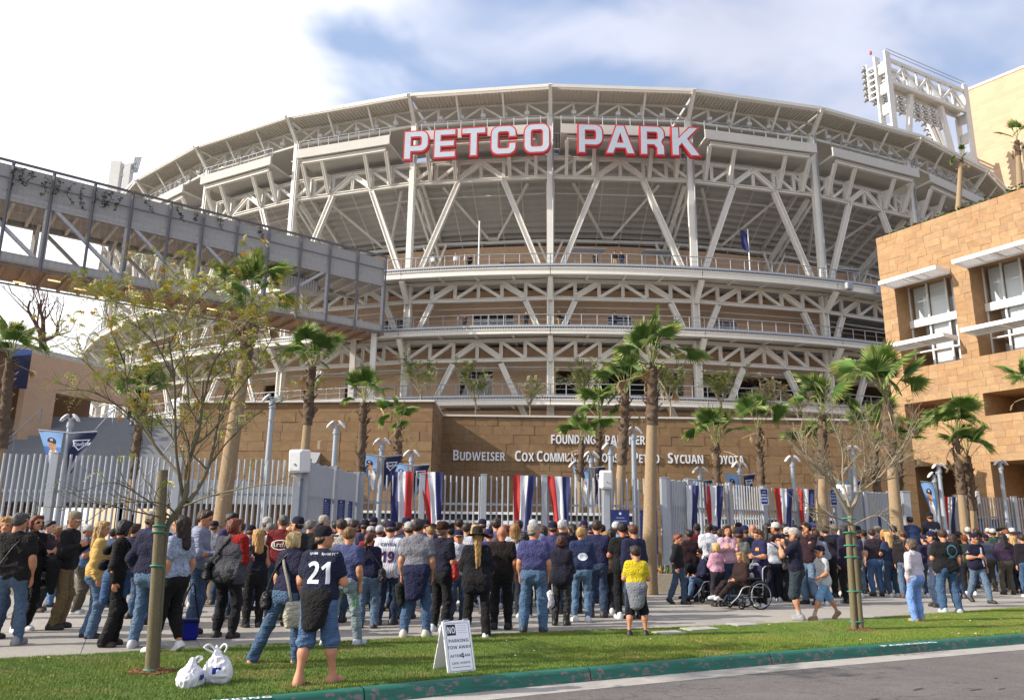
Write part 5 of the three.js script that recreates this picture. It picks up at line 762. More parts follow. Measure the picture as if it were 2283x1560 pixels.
palm('low fan palm head half hidden behind the trunk left of the bare tree', [1822, 1000], [1826, 1085], -37.5, { r: 0.16, s: 1.1, n: 11, husk: 0.5, dead: 1 });
palm('tall right fan palm standing by the gate gap', [1977, 890], [2000, 1150], -26.5, { r: 0.18, s: 1.3, n: 19, husk: 0.55, dead: 3 });
palm('fan palm head showing left behind the tall right palm', [1949, 975], [1956, 1085], -36, { r: 0.15, s: 1.3, n: 13, husk: 0.5, dead: 1 });
palm('fan palm head showing right behind the tall right palm', [2008, 1000], [2006, 1080], -38.2, { r: 0.16, s: 1.15, n: 12, husk: 0.45, dead: 2 });
palm('left one of the palm pair before the sandstone building', [2131, 975], [2144, 1090], -35.8, { r: 0.17, s: 1.4, n: 15, husk: 0.5, dead: 2 });
palm('right one of the palm pair before the sandstone building', [2157, 1015], [2165, 1090], -36.3, { r: 0.17, s: 1.2, n: 11, husk: 0.45, dead: 1 });
palm('fan palm at the far left edge before the grey steps', [22, 795], [4, 980], -24, { r: 0.15, s: 0.95, n: 17, husk: 0.5, dead: 3 });
palm('small dark fan palm before the tan building at left', [317, 895], [303, 1000], -32.5, { r: 0.15, s: 1.05, n: 14, husk: 0.45, dead: 2 });
palm('thin palm on the sandstone roof with a drooping brown top', [2144, 352], [2139, 440], -44, { r: 0.13, s: 0.62, n: 6, husk: 0.9, dead: 7, ground: 20, low: -0.4 });
palm('thin palm on the sandstone roof at the right edge of the photo', [2268, 312], [2276, 400], -42.2, { r: 0.15, s: 0.95, n: 9, husk: 0.7, dead: 1, ground: 20, low: -0.2 });
palm('palm mostly outside the right edge before the sandstone building', [2300, 872], [2312, 1050], -30, { r: 0.17, s: 1.0, n: 13, husk: 0.5, dead: 1 });

// ------------------------------------------------------------------ branching trees
function growTree(t, limbs, o) {                          // limbs: lists of points with a start radius; twigs and leaves are grown on them
  const r = rngOf(o.seed), wood = [], ends = [];
  const twig = (p, d, len, rad, depth) => {
    const n = 3, pts = [p.clone()]; let q = p.clone(), dir = d.clone(); for (let i = 0; i < n; i++) { dir.add(V((r() - 0.5) * 0.5, (r() - 0.5) * 0.4 + (o.lift ?? 0.06), (r() - 0.5) * 0.5)).normalize(); q = q.clone().addScaledVector(dir, len / n); pts.push(q); if (depth <= 1) ends.push([q, dir.clone(), i]); }
    const g = new THREE.TubeGeometry(new THREE.CatmullRomCurve3(pts), 4, rad, depth > 1 ? 6 : 4), P = g.attributes.position, c = depth > 1 ? 7 : 5; for (let i = 0; i <= 4; i++) { const k = 1 - 0.5 * i / 4, ctr = V(0, 0, 0); for (let j = 0; j < c - 1; j++) ctr.add(V().fromBufferAttribute(P, i * c + j)); ctr.multiplyScalar(1 / (c - 1)); for (let j = 0; j < c; j++) { const v = V().fromBufferAttribute(P, i * c + j).sub(ctr).multiplyScalar(k).add(ctr); P.setXYZ(i * c + j, v.x, v.y, v.z); } }
    wood.push(g); if (depth > 0) { const m = depth > 1 ? 3 : (o.fork ?? 2); for (let i = 0; i < m; i++) { const at = pts[1 + Math.floor(r() * n)] ?? q, a = dir.clone().add(V((r() - 0.5) * 1.7, (r() - 0.4) * 1.1, (r() - 0.5) * 1.7)).normalize(); twig(at, a, len * (0.5 + 0.35 * r()), rad * 0.52, depth - 1); } }
  };
  for (const [pts, r0, r1, twigs, depth, len] of limbs) {
    const c = new THREE.CatmullRomCurve3(pts), seg = pts.length * 4, g = new THREE.TubeGeometry(c, seg, 1, 8), P = g.attributes.position; for (let i = 0; i <= seg; i++) { const ctr = c.getPointAt(i / seg), R = lerp(r0, r1, i / seg) * (1 + 0.12 * (r() - 0.5)); for (let j = 0; j < 9; j++) { const v = V().fromBufferAttribute(P, i * 9 + j).sub(ctr).multiplyScalar(R).add(ctr); P.setXYZ(i * 9 + j, v.x, v.y, v.z); } } g.computeVertexNormals(); wood.push(g);
    for (let i = 0; i < twigs; i++) { const f = 0.22 + 0.78 * (i + r() * 0.7) / twigs, p = c.getPointAt(Math.min(f, 1)), d = c.getTangentAt(Math.min(f, 1)).clone().multiplyScalar(0.8).add(V((r() - 0.5) * 1.6, 0.2 + (r() - 0.4) * 0.8, (r() - 0.5) * 1.6)).normalize(); twig(p, d, len * (0.6 + 0.6 * r()), lerp(r0, r1, f) * 0.5 + 0.002, depth); }
  }
  mesh('trunk', wood, o.bark, t);
  // feathery leaves: sprays of small paired leaflets
  const pos = [], col = [], quad = (c, a, b, k) => { const v = [c, c.clone().addScaledVector(a, 0.5).add(b), c.clone().add(a), c.clone().addScaledVector(a, 0.5).sub(b)]; for (const i of [0, 1, 2, 0, 2, 3]) { pos.push(v[i].x, v[i].y, v[i].z); col.push(...k); } };
  for (const [p, d] of ends) {
    const f = o.leaf(p, r); if (r() > f) continue; const m = o.sprays ?? 2;
    for (let s = 0; s < m; s++) {
      const dir = d.clone().add(V((r() - 0.5) * 1.4, -0.25 + (r() - 0.5) * 0.9, (r() - 0.5) * 1.4)).normalize(), side = dir.clone().cross(UPY).normalize(), L = o.L * (0.6 + 0.7 * r()), pair = o.pairs ?? 7, tone = o.tones[Math.floor(r() * o.tones.length)], kk = 0.75 + 0.5 * r();
      for (let i = 1; i <= pair; i++) { const c = p.clone().addScaledVector(dir, L * i / pair).add(V(0, -0.02 * i * i / pair, 0)); for (const e of [-1, 1]) { const a = side.clone().multiplyScalar(e * L * 0.24).addScaledVector(dir, L * 0.1).add(V(0, (r() - 0.6) * L * 0.14, 0)); quad(c, a, dir.clone().multiplyScalar(L * 0.075), tone.map((v) => v * kk)); } }
    }
  }
  const g = new THREE.BufferGeometry(); g.setAttribute('position', new THREE.Float32BufferAttribute(pos, 3)); g.setAttribute('color', new THREE.Float32BufferAttribute(col, 3)); g.computeVertexNormals();
  if (pos.length) mesh('crown', g, M.leafy, t);
}
M.leafy = new THREE.MeshPhysicalMaterial({ vertexColors: true, roughness: 0.6, side: THREE.DoubleSide, transmission: 0.35, thickness: 0 }); M.leafy.name = 'leaf';
M.barkGreen = mat('smooth_bark', [0.19, 0.16, 0.10], { map: again(T.bark, 2, 4), roughness: 0.85 }); M.barkGrey = mat('pale_bark', [0.30, 0.25, 0.17], { map: again(T.bark, 2, 4), roughness: 0.9 });
M.stake = mat('stake_wood', [0.20, 0.165, 0.09], { map: again(T.bark, 2, 6), bumpMap: again(T.bark, 2, 6), bumpScale: 0.01, roughness: 0.9 }); M.tie = mat('green_tie', [0.02, 0.24, 0.17], { roughness: 0.5 });
function mulch(label, px, py, rx, rz, seed) { const p = atY(px, py, 0), r = rngOf(seed), l = []; for (let i = 0; i < 420; i++) { const a = r() * 6.28, q = Math.sqrt(r()), k = 0.6 + r() * 0.8; l.push(tint(new THREE.BoxGeometry(0.02 + r() * 0.05, 0.008, 0.012 + r() * 0.012).rotateX((r() - 0.5)).rotateY(r() * 6).translate(p.x + Math.cos(a) * q * rx, 0.022 + r() * 0.03 * (1.3 - q), p.z + Math.sin(a) * q * rz), [0.17 * k, 0.075 * k, 0.035 * k])); } const o = mesh('bark_mulch', l, mat('bark_chip', [1, 1, 1], { vertexColors: true, roughness: 1 })); tag(o, label, 'mulch'); o.userData.kind = 'stuff'; mesh('soil_disc', cyl(rx, rx, 0.03, 24, 0, 0, 0).scale(1, 1, rz / rx).translate(p.x, 0.006, p.z), M.palmHusk, o); }
mulch('reddish bark chips ringing the left staked tree', 335, 1501, 0.28, 0.2, 61); mulch('small patch of reddish bark chips under the right staked tree', 1922, 1407, 0.26, 0.18, 62);
{ // left tree: one stake, many slender limbs, yellow green feathery crown
  const Z = -9.95, P = (x, y, dz = 0) => atZ(x, y, Z + dz), t = thing('staked_tree', 'slender young tree with feathery yellow green crown, tied to one stake at left', 'tree', [0, 0, 0]);
  const st = thing('tree_stake', 'thick round wooden stake beside the left young tree', 'stake'), a = P(334, 1502, 0.1), b = P(363, 1048, 0.12); mesh('pole', rod(a, b, 0.066, 0.06, 14), M.stake, st); for (const y of [1178, 1192, 1268, 1494]) { const f = (1502 - y) / (1502 - 1048), q = a.clone().lerp(b, f); mesh('tie', new THREE.TorusGeometry(0.072, 0.012, 6, 16).rotateX(1.45).translate(q.x, q.y, q.z), M.tie, st); }
  const L = (pts, r0, r1, tw, d, len) => [pts.map((p) => P(...p)), r0, r1, tw, d, len];
  growTree(t, [
    L([[345, 1500, -0.05], [356, 1330, -0.06], [366, 1205, -0.05], [372, 1165, 0]], 0.05, 0.045, 0, 1, 0.3),
    L([[372, 1170, 0], [412, 1110, 0.05], [418, 1035, 0.1], [442, 960, 0.2], [452, 850, 0.1]], 0.042, 0.016, 7, 2, 0.5),
    L([[418, 1120, 0.05], [440, 1090, -0.1], [466, 1035, -0.3], [486, 940, -0.5], [522, 820, -0.6]], 0.03, 0.01, 8, 2, 0.5),
    L([[408, 1110, 0], [392, 1010, 0.2], [388, 850, 0.4], [376, 760, 0.6]], 0.024, 0.01, 8, 2, 0.5),
    L([[400, 1060, 0], [350, 1000, -0.2], [312, 945, -0.3], [284, 870, -0.4], [276, 800, -0.3]], 0.022, 0.009, 8, 2, 0.5),
    L([[312, 945, -0.3], [240, 890, -0.1], [190, 870, 0.1], [130, 870, 0.2]], 0.012, 0.006, 6, 1, 0.35),
    L([[300, 915, -0.3], [232, 850, -0.5], [180, 800, -0.6], [140, 770, -0.6]], 0.013, 0.006, 6, 2, 0.4),
    L([[450, 905, 0.15], [480, 800, 0.5], [560, 710, 0.7]], 0.016, 0.007, 8, 2, 0.45),
    L([[466, 1035, -0.3], [530, 960, 0.1], [610, 900, 0.2], [700, 880, 0.2]], 0.012, 0.004, 6, 1, 0.4),
    L([[405, 1130, 0.05], [470, 1105, 0.5], [560, 1085, 0.8], [640, 1075, 0.9]], 0.014, 0.005, 6, 1, 0.35),
    L([[378, 1150, 0], [320, 1110, 0.2], [250, 1075, 0.4], [180, 1095, 0.5]], 0.012, 0.005, 6, 1, 0.32),
    L([[380, 1158, 0], [300, 1140, 0.5], [190, 1120, 0.6], [130, 1140, 0.7]], 0.012, 0.004, 6, 1, 0.32),
    L([[392, 1145, 0], [350, 1120, 0.7], [250, 1125, 1.0], [190, 1165, 1.1]], 0.012, 0.004, 7, 1, 0.34),
    L([[420, 900, 0.2], [405, 780, -0.1], [352, 680, -0.3], [320, 600, -0.4]], 0.016, 0.006, 8, 2, 0.42),
    L([[388, 850, 0.4], [340, 760, 0.6], [262, 700, 0.7]], 0.013, 0.006, 7, 2, 0.42),
    L([[486, 930, -0.4], [560, 830, -0.8], [620, 730, -0.9]], 0.014, 0.006, 8, 2, 0.42),
    L([[276, 810, -0.3], [246, 730, -0.2], [232, 670, -0.1]], 0.011, 0.005, 6, 2, 0.4),
    L([[376, 770, 0.6], [420, 690, 0.5], [470, 640, 0.4]], 0.011, 0.005, 7, 2, 0.4),
  ], { seed: 5, bark: M.barkGreen, L: 0.13, pairs: 7, sprays: 3, fork: 3, lift: 0.05, tones: [[0.38, 0.42, 0.06], [0.47, 0.46, 0.07], [0.31, 0.37, 0.065], [0.50, 0.43, 0.07], [0.55, 0.32, 0.04], [0.26, 0.32, 0.06], [0.52, 0.52, 0.26]], leaf: (p, r) => (p.y > 3.5 ? 0.33 : p.y > 2.9 ? 0.18 : p.y > 2.3 ? 0.06 : 0.02) });
}
{ // right tree: two stakes, almost bare
  const Z = -14.9, P = (x, y, dz = 0) => atZ(x, y, Z + dz), t = thing('staked_tree', 'almost bare young tree held between two stakes at right', 'tree');
  const pole = (x0, y0, x1, y1, lab) => { const st = thing('tree_stake', lab, 'stake'), a = P(x0, y0, 0.08), b = P(x1, y1, 0.08); mesh('pole', rod(a, b, 0.058, 0.052, 12), M.stake, st); return st; };
  const s1 = pole(1906, 1407, 1892, 1185, 'left stake of the pair beside the bare young tree'), s2 = pole(1920, 1407, 1901, 1172, 'right stake of the pair beside the bare young tree');
  for (const y of [1156, 1187, 1216, 1242, 1318, 1386]) { const q = P(lerp(1913, 1895, (1407 - y) / 232), y, 0.06), q2 = mesh('tie', new THREE.TorusGeometry(0.09, 0.014, 6, 18).scale(1.35, 0.85, 1).rotateX(1.5).translate(q.x, q.y, q.z), M.tie, y % 2 ? s1 : s2); }
  const L = (pts, r0, r1, tw, d, len) => [pts.map((p) => P(...p)), r0, r1, tw, d, len];
  growTree(t, [
    L([[1914, 1406, -0.05], [1903, 1250, -0.05], [1896, 1150, 0], [1897, 1130, 0]], 0.05, 0.05, 0, 1, 0.4),
    L([[1896, 1150, 0], [1870, 1105, 0.1], [1845, 1060, 0.2], [1800, 1020, 0.3], [1778, 960, 0.3]], 0.04, 0.011, 11, 2, 0.55),
    L([[1898, 1140, 0], [1915, 1100, -0.1], [1930, 1050, -0.2], [1960, 985, -0.3]], 0.038, 0.012, 12, 2, 0.55),
    L([[1897, 1140, 0], [1880, 1070, -0.3], [1878, 1000, -0.4], [1850, 930, -0.4]], 0.028, 0.009, 12, 2, 0.55),
    L([[1915, 1100, -0.1], [1965, 1060, 0.2], [2010, 1000, 0.3], [2040, 950, 0.3]], 0.024, 0.008, 11, 2, 0.55),
    L([[1935, 1075, -0.1], [2010, 1060, -0.4], [2070, 1020, -0.5]], 0.016, 0.006, 6, 1, 0.45),
    L([[1897, 1165, 0], [1830, 1140, 0.3], [1780, 1110, 0.5]], 0.016, 0.006, 6, 1, 0.4),
    L([[1899, 1172, 0], [1960, 1150, 0.3], [2010, 1200, 0.5]], 0.014, 0.006, 6, 1, 0.4),
    L([[1896, 1168, 0], [1850, 1180, 0.4], [1800, 1165, 0.7]], 0.014, 0.005, 6, 1, 0.4),
    L([[1930, 1050, -0.2], [1925, 980, -0.1], [1905, 920, 0]], 0.015, 0.006, 6, 2, 0.42),
  ], { seed: 15, bark: M.barkGrey, L: 0.13, pairs: 5, sprays: 3, fork: 4, lift: 0.05, tones: [[0.17, 0.24, 0.03], [0.24, 0.25, 0.03], [0.33, 0.24, 0.03]], leaf: (p, r) => (p.y < 1.75 ? 0.08 : 0.015) });
}
// small trees on the terrace above the lettered wall, and a bare one far left
[[935, 850, 905, 75, 1, 'small bushy tree on the terrace left of the sponsor lettering'], [1058, 865, 930, 70, 0.9, 'thin yellow green tree on the terrace above the left sponsor name'], [1180, 880, 930, 55, 0.4, 'nearly leafless tree on the terrace left of the central palms'], [1302, 855, 930, 75, 1, 'leafy tree on the terrace behind the central palms'], [1495, 862, 935, 75, 1, 'bushy tree on the terrace right of the tallest central palm'], [1610, 868, 938, 70, 1, 'leafy tree on the terrace above the right sponsor names'], [1722, 880, 940, 65, 0.55, 'sparse brownish tree on the terrace farther right'], [1780, 905, 942, 50, 0.4, 'last sparse shrub tree on the terrace toward the sandstone building']].forEach(([x, yc, yb, w, dens, lab], i) => {
  const Z = -43.2, m = w / 1740 * 47, t = thing('terrace_tree', lab, 'tree'), r = rngOf(i + 300), b = atZ(x, yb + 14, Z), c = atZ(x, yc, Z), h = c.y - b.y, l = [[[b, V(b.x + 0.05, b.y + h * 0.4, Z), V(b.x, b.y + h * 0.75, Z)], 0.06, 0.045, 0, 1, 0.4]];
  for (let k = 0; k < 6; k++) { const a = k * 1.05 + r(), q = V(c.x + Math.cos(a) * m * 0.4, c.y + (r() - 0.2) * m * 0.6, Z + Math.sin(a) * m * 0.4); l.push([[V(b.x, b.y + h * 0.6, Z), V(lerp(b.x, q.x, 0.5), b.y + h * 0.9, lerp(Z, q.z, 0.5)), q], 0.03, 0.012, 4, 1, m * 0.34]); }
  growTree(t, l, { seed: i + 30, bark: M.barkGrey, L: 0.34, pairs: 5, sprays: 3, fork: 2, tones: i > 5 ? [[0.16, 0.13, 0.06], [0.2, 0.17, 0.07]] : [[0.15, 0.18, 0.035], [0.20, 0.2, 0.04], [0.11, 0.15, 0.035]], leaf: () => dens * 0.8 });
});
{ const Z = -47.5, P = (x, y, dz = 0) => atZ(x, y, Z + dz), t = thing('bare_tree', 'dark reddish leafless tree above the tan building at far left', 'tree'); growTree(t, [[[P(97, 860), P(96, 790), P(92, 745)], 0.3, 0.22, 0, 1, 1], [[P(92, 748), P(75, 715), P(62, 690), P(66, 670)], 0.16, 0.05, 5, 2, 1.6], [[P(94, 750), P(95, 715), P(88, 685), P(92, 668)], 0.16, 0.05, 6, 2, 1.6], [[P(96, 760), P(124, 745), P(130, 715)], 0.14, 0.05, 5, 2, 1.5]], { seed: 8, bark: mat('dark_red_bark', [0.10, 0.045, 0.03], { roughness: 0.9 }), L: 0.1, leaf: () => 0, tones: [[0.1, 0.1, 0.1]] }); }
// ------------------------------------------------------------------ people: joints, one smooth skin, clothes that follow it
const add3 = (a, b, k = 1) => [a[0] + b[0] * k, a[1] + b[1] * k, a[2] + b[2] * k], sub3 = (a, b) => [a[0] - b[0], a[1] - b[1], a[2] - b[2]], mul3 = (a, k) => [a[0] * k, a[1] * k, a[2] * k], len3 = (a) => Math.hypot(...a), nrm3 = (a) => mul3(a, 1 / (len3(a) || 1)), mix3 = (a, b, t) => [lerp(a[0], b[0], t), lerp(a[1], b[1], t), lerp(a[2], b[2], t)];
const cap = (a, b, ra, rb = ra) => ({ a, b, ra, rb }), ell = (c, r) => ({ c, r });
// smooth union of tapered capsules and ellipsoids, meshed as one skin (surface nets)
function skin(prims, cell, k = 34, floor) {
  let lo = [1e9, 1e9, 1e9], hi = [-1e9, -1e9, -1e9]; const mg = cell * 2.5;
  const bb = prims.map((p) => { const m = 2.6 / k + mg; const l = [], h = []; for (let i = 0; i < 3; i++) { if (p.c) { l[i] = p.c[i] - p.r[i] - m; h[i] = p.c[i] + p.r[i] + m; } else { l[i] = Math.min(p.a[i] - p.ra, p.b[i] - p.rb) - m; h[i] = Math.max(p.a[i] + p.ra, p.b[i] + p.rb) + m; } lo[i] = Math.min(lo[i], l[i]); hi[i] = Math.max(hi[i], h[i]); } return [l, h]; });
  const N = lo.map((v, i) => Math.ceil((hi[i] - v) / cell) + 2), [nx, ny, nz] = N, S = new Float32Array(nx * ny * nz);
  prims.forEach((p, q) => {
    const i0 = bb[q][0].map((v, i) => Math.max(0, Math.floor((v - lo[i]) / cell))), i1 = bb[q][1].map((v, i) => Math.min(N[i] - 1, Math.ceil((v - lo[i]) / cell)));
    let ax, ay, az, bx, by, bz, bbn; if (!p.c) { [ax, ay, az] = p.a; bx = p.b[0] - ax; by = p.b[1] - ay; bz = p.b[2] - az; bbn = bx * bx + by * by + bz * bz || 1e-9; }
    for (let z = i0[2]; z <= i1[2]; z++) for (let y = i0[1]; y <= i1[1]; y++) for (let x = i0[0]; x <= i1[0]; x++) {
      const X = lo[0] + x * cell, Y = lo[1] + y * cell, Z = lo[2] + z * cell; let d;
      if (p.c) { const e0 = (X - p.c[0]) / p.r[0], e1 = (Y - p.c[1]) / p.r[1], e2 = (Z - p.c[2]) / p.r[2], l = Math.sqrt(e0 * e0 + e1 * e1 + e2 * e2), g = Math.sqrt((e0 / p.r[0]) ** 2 + (e1 / p.r[1]) ** 2 + (e2 / p.r[2]) ** 2) || 1e-6; d = l * (l - 1) / g; }
      else { const px = X - ax, py = Y - ay, pz = Z - az, t = clamp((px * bx + py * by + pz * bz) / bbn), ex = px - bx * t, ey = py - by * t, ez = pz - bz * t; d = Math.sqrt(ex * ex + ey * ey + ez * ez) - lerp(p.ra, p.rb, t); }
      if (d < 0.3) S[x + nx * (y + ny * z)] += Math.exp(-k * d);
    }
  });
  const D = S; for (let i = 0; i < S.length; i++) D[i] = S[i] > 1e-12 ? -Math.log(S[i]) / k : 0.5;
  const id = new Int32Array(nx * ny * nz).fill(-1), pos = [], idx = [], at = (x, y, z) => x + nx * (y + ny * z);
  for (let z = 0; z < nz - 1; z++) for (let y = 0; y < ny - 1; y++) for (let x = 0; x < nx - 1; x++) {
    let m = 0, sx = 0, sy = 0, sz = 0; const v = []; for (let c = 0; c < 8; c++) v[c] = D[at(x + (c & 1), y + ((c >> 1) & 1), z + (c >> 2))];
    let neg = 0; for (let c = 0; c < 8; c++) if (v[c] < 0) neg++; if (neg === 0 || neg === 8) continue;
    for (let c = 0; c < 8; c++) for (const b of [1, 2, 4]) if (!(c & b)) { const e = c | b; if ((v[c] < 0) !== (v[e] < 0)) { const t = v[c] / (v[c] - v[e]); sx += (c & 1) + (b === 1 ? t : 0); sy += ((c >> 1) & 1) + (b === 2 ? t : 0); sz += (c >> 2) + (b === 4 ? t : 0); m++; } }
    id[at(x, y, z)] = pos.length / 3; let py = lo[1] + (y + sy / m) * cell; if (floor !== undefined && py < floor) py = floor; pos.push(lo[0] + (x + sx / m) * cell, py, lo[2] + (z + sz / m) * cell);
  }
  for (let z = 1; z < nz - 1; z++) for (let y = 1; y < ny - 1; y++) for (let x = 1; x < nx - 1; x++) {
    const d0 = D[at(x, y, z)] < 0;
    for (let ax = 0; ax < 3; ax++) { const d1 = D[at(x + (ax === 0), y + (ax === 1), z + (ax === 2))] < 0; if (d0 === d1) continue; const [u, w] = ax === 0 ? [[0, 1, 0], [0, 0, 1]] : ax === 1 ? [[0, 0, 1], [1, 0, 0]] : [[1, 0, 0], [0, 1, 0]]; const q = [id[at(x - u[0] - w[0], y - u[1] - w[1], z - u[2] - w[2])], id[at(x - w[0], y - w[1], z - w[2])], id[at(x, y, z)], id[at(x - u[0], y - u[1], z - u[2])]]; if (q.some((i) => i < 0)) continue; if (d0) idx.push(q[0], q[1], q[2], q[0], q[2], q[3]); else idx.push(q[0], q[2], q[1], q[0], q[3], q[2]); }
  }
  const g = new THREE.BufferGeometry(), uv = []; for (let i = 0; i < pos.length; i += 3) uv.push(pos[i] + pos[i + 2] * 0.6, pos[i + 1]);
  g.setAttribute('position', new THREE.Float32BufferAttribute(pos, 3)); g.setAttribute('uv', new THREE.Float32BufferAttribute(uv, 2)); g.setIndex(idx); g.computeVertexNormals(); return g;
}
function wrinkle(g, amp, f = 9, seed = 0, fn) { const p = g.attributes.position, n = g.attributes.normal; for (let i = 0; i < p.count; i++) { const x = p.getX(i), y = p.getY(i), z = p.getZ(i), w = noise3(x * f + seed, y * f * 1.5 + x * 5, z * f + seed), v = noise3(x * f * 2.1, y * f * 2.6 + seed, z * f * 2.1), a = amp * (fn ? fn(x, y, z) : 1) * ((1 - Math.abs(w - 0.5) * 4) * 0.75 + (v - 0.5) * 0.7); p.setXYZ(i, x + n.getX(i) * a, y + n.getY(i) * a, z + n.getZ(i) * a); } g.computeVertexNormals(); return g; }
function paint(g, fn) { const p = g.attributes.position, c = new Float32Array(p.count * 3); for (let i = 0; i < p.count; i++) c.set(fn(p.getX(i), p.getY(i), p.getZ(i)), i * 3); g.setAttribute('color', new THREE.BufferAttribute(c, 3)); return g; }
// heads, hair, hats, hands and shoes, each made once at a fine and a coarse grain
const kit = {}, kitOf = (key, make) => kit[key] ??= make();
const headG = (lod, fem) => kitOf('head' + lod + fem, () => {
  const j = fem ? 0.9 : 1;
  const g = skin([ell([0, 0.03, -0.012], [0.077, 0.092, 0.094]), cap([0, 0.0, 0.035], [0, -0.075, 0.048], 0.06, 0.036 * j), cap([-0.045 * j, -0.055, 0.01], [0.045 * j, -0.055, 0.01], 0.034), cap([0, 0.012, 0.088], [0, -0.022, 0.105], 0.008, 0.0125), cap([-0.013, -0.026, 0.094], [0.013, -0.026, 0.094], 0.01), cap([-0.045, 0.026, 0.068], [0.045, 0.026, 0.068], 0.018), ell([-0.08, -0.008, -0.008], [0.012, 0.032, 0.02]), ell([0.08, -0.008, -0.008], [0.012, 0.032, 0.02]), cap([-0.02, -0.05, 0.082], [0.02, -0.05, 0.082], 0.01), cap([0, -0.09, 0.058], [0, -0.088, 0.062], 0.018 * j), cap([0, -0.13, -0.02], [0, -0.04, -0.02], fem ? 0.044 : 0.055, 0.05)], lod ? 0.014 : 0.008, 90);
  return paint(g, (x, y, z) => { const ex = Math.abs(Math.abs(x) - 0.032), e = Math.hypot(ex, y - 0.008); if (z > 0.05 && e < 0.012) return [0.12, 0.1, 0.1]; if (z > 0.045 && Math.abs(y - 0.03) < 0.006 && ex < 0.02) return [0.45, 0.4, 0.38]; if (z > 0.07 && Math.abs(y + 0.05) < 0.008 && Math.abs(x) < 0.024) return fem ? [0.85, 0.5, 0.5] : [0.85, 0.65, 0.62]; return [1, 1, 1]; });
});
const hairG = (style, lod) => kitOf('hair' + style + lod, () => {
  const c = lod ? 0.016 : 0.01, top = ell([0, 0.048, -0.022], [0.087, 0.085, 0.096]), fringe = cap([-0.05, 0.095, 0.045], [0.05, 0.095, 0.045], 0.032), back = ell([0, 0.005, -0.055], [0.078, 0.07, 0.058]), S = {
    short: [top, fringe, back, cap([-0.078, 0.035, -0.005], [-0.074, 0.0, -0.02], 0.014), cap([0.078, 0.035, -0.005], [0.074, 0.0, -0.02], 0.014)],
    crop: [ell([0, 0.045, -0.022], [0.081, 0.08, 0.092]), ell([0, 0.0, -0.055], [0.07, 0.06, 0.05])],
    balding: [ell([0, 0.0, -0.05], [0.08, 0.05, 0.062]), cap([-0.08, 0.02, -0.03], [-0.08, -0.01, -0.015], 0.014), cap([0.08, 0.02, -0.03], [0.08, -0.01, -0.015], 0.014)],
    bob: [top, fringe, ell([0, -0.02, -0.05], [0.095, 0.1, 0.068]), cap([-0.088, 0.03, 0.0], [-0.088, -0.085, 0.012], 0.026, 0.024), cap([0.088, 0.03, 0.0], [0.088, -0.085, 0.012], 0.026, 0.024)],
    long: [top, fringe, cap([-0.04, 0.02, -0.06], [-0.05, -0.3, -0.075], 0.06, 0.035), cap([0.04, 0.02, -0.06], [0.05, -0.3, -0.075], 0.06, 0.035), cap([0, 0.02, -0.07], [0, -0.33, -0.085], 0.055, 0.03), cap([-0.086, 0.03, 0.0], [-0.092, -0.17, 0.0], 0.026), cap([0.086, 0.03, 0.0], [0.092, -0.17, 0.0], 0.026)],
    pony: [top, fringe, back, cap([0, 0.03, -0.115], [0.005, -0.06, -0.14], 0.024), cap([0.005, -0.06, -0.14], [0, -0.24, -0.125], 0.028, 0.012)],
    curly: [ell([0, 0.045, -0.025], [0.105, 0.1, 0.11]), ell([0, -0.02, -0.055], [0.105, 0.085, 0.075]), cap([-0.05, 0.1, 0.04], [0.05, 0.1, 0.04], 0.04), cap([-0.095, 0.02, 0.0], [-0.095, -0.06, 0.0], 0.03), cap([0.095, 0.02, 0.0], [0.095, -0.06, 0.0], 0.03)],
    tail: [cap([-0.025, -0.01, -0.08], [-0.03, -0.5, -0.12], 0.045, 0.014), cap([0.025, -0.01, -0.08], [0.02, -0.54, -0.12], 0.045, 0.014), ell([0, 0.0, -0.05], [0.082, 0.06, 0.062])],
    nape: [ell([0, -0.015, -0.05], [0.078, 0.05, 0.058]), cap([-0.08, 0.01, -0.03], [-0.079, -0.015, -0.01], 0.013), cap([0.08, 0.01, -0.03], [0.079, -0.015, -0.01], 0.013)],
  }[style];
  const g = skin(S, c, 70), p = g.attributes.position, n = g.attributes.normal, amp = style === 'curly' ? 0.015 : 0.0085; for (let i = 0; i < p.count; i++) { const x = p.getX(i), y = p.getY(i), z = p.getZ(i), a = amp * (noise3(x * 70, y * (style === 'curly' ? 70 : 22), z * 70) - 0.5) * 2; p.setXYZ(i, x + n.getX(i) * a, y + n.getY(i) * a, z + n.getZ(i) * a); } g.computeVertexNormals();
  return paint(g, (x, y, z) => { const k = 0.45 + 1.1 * noise3(x * 90, y * 14, z * 90); return [k, k, k]; });
});
const lathe = (l, n = 20) => new THREE.LatheGeometry(l.map(([x, y]) => new THREE.Vector2(x, y)), n);
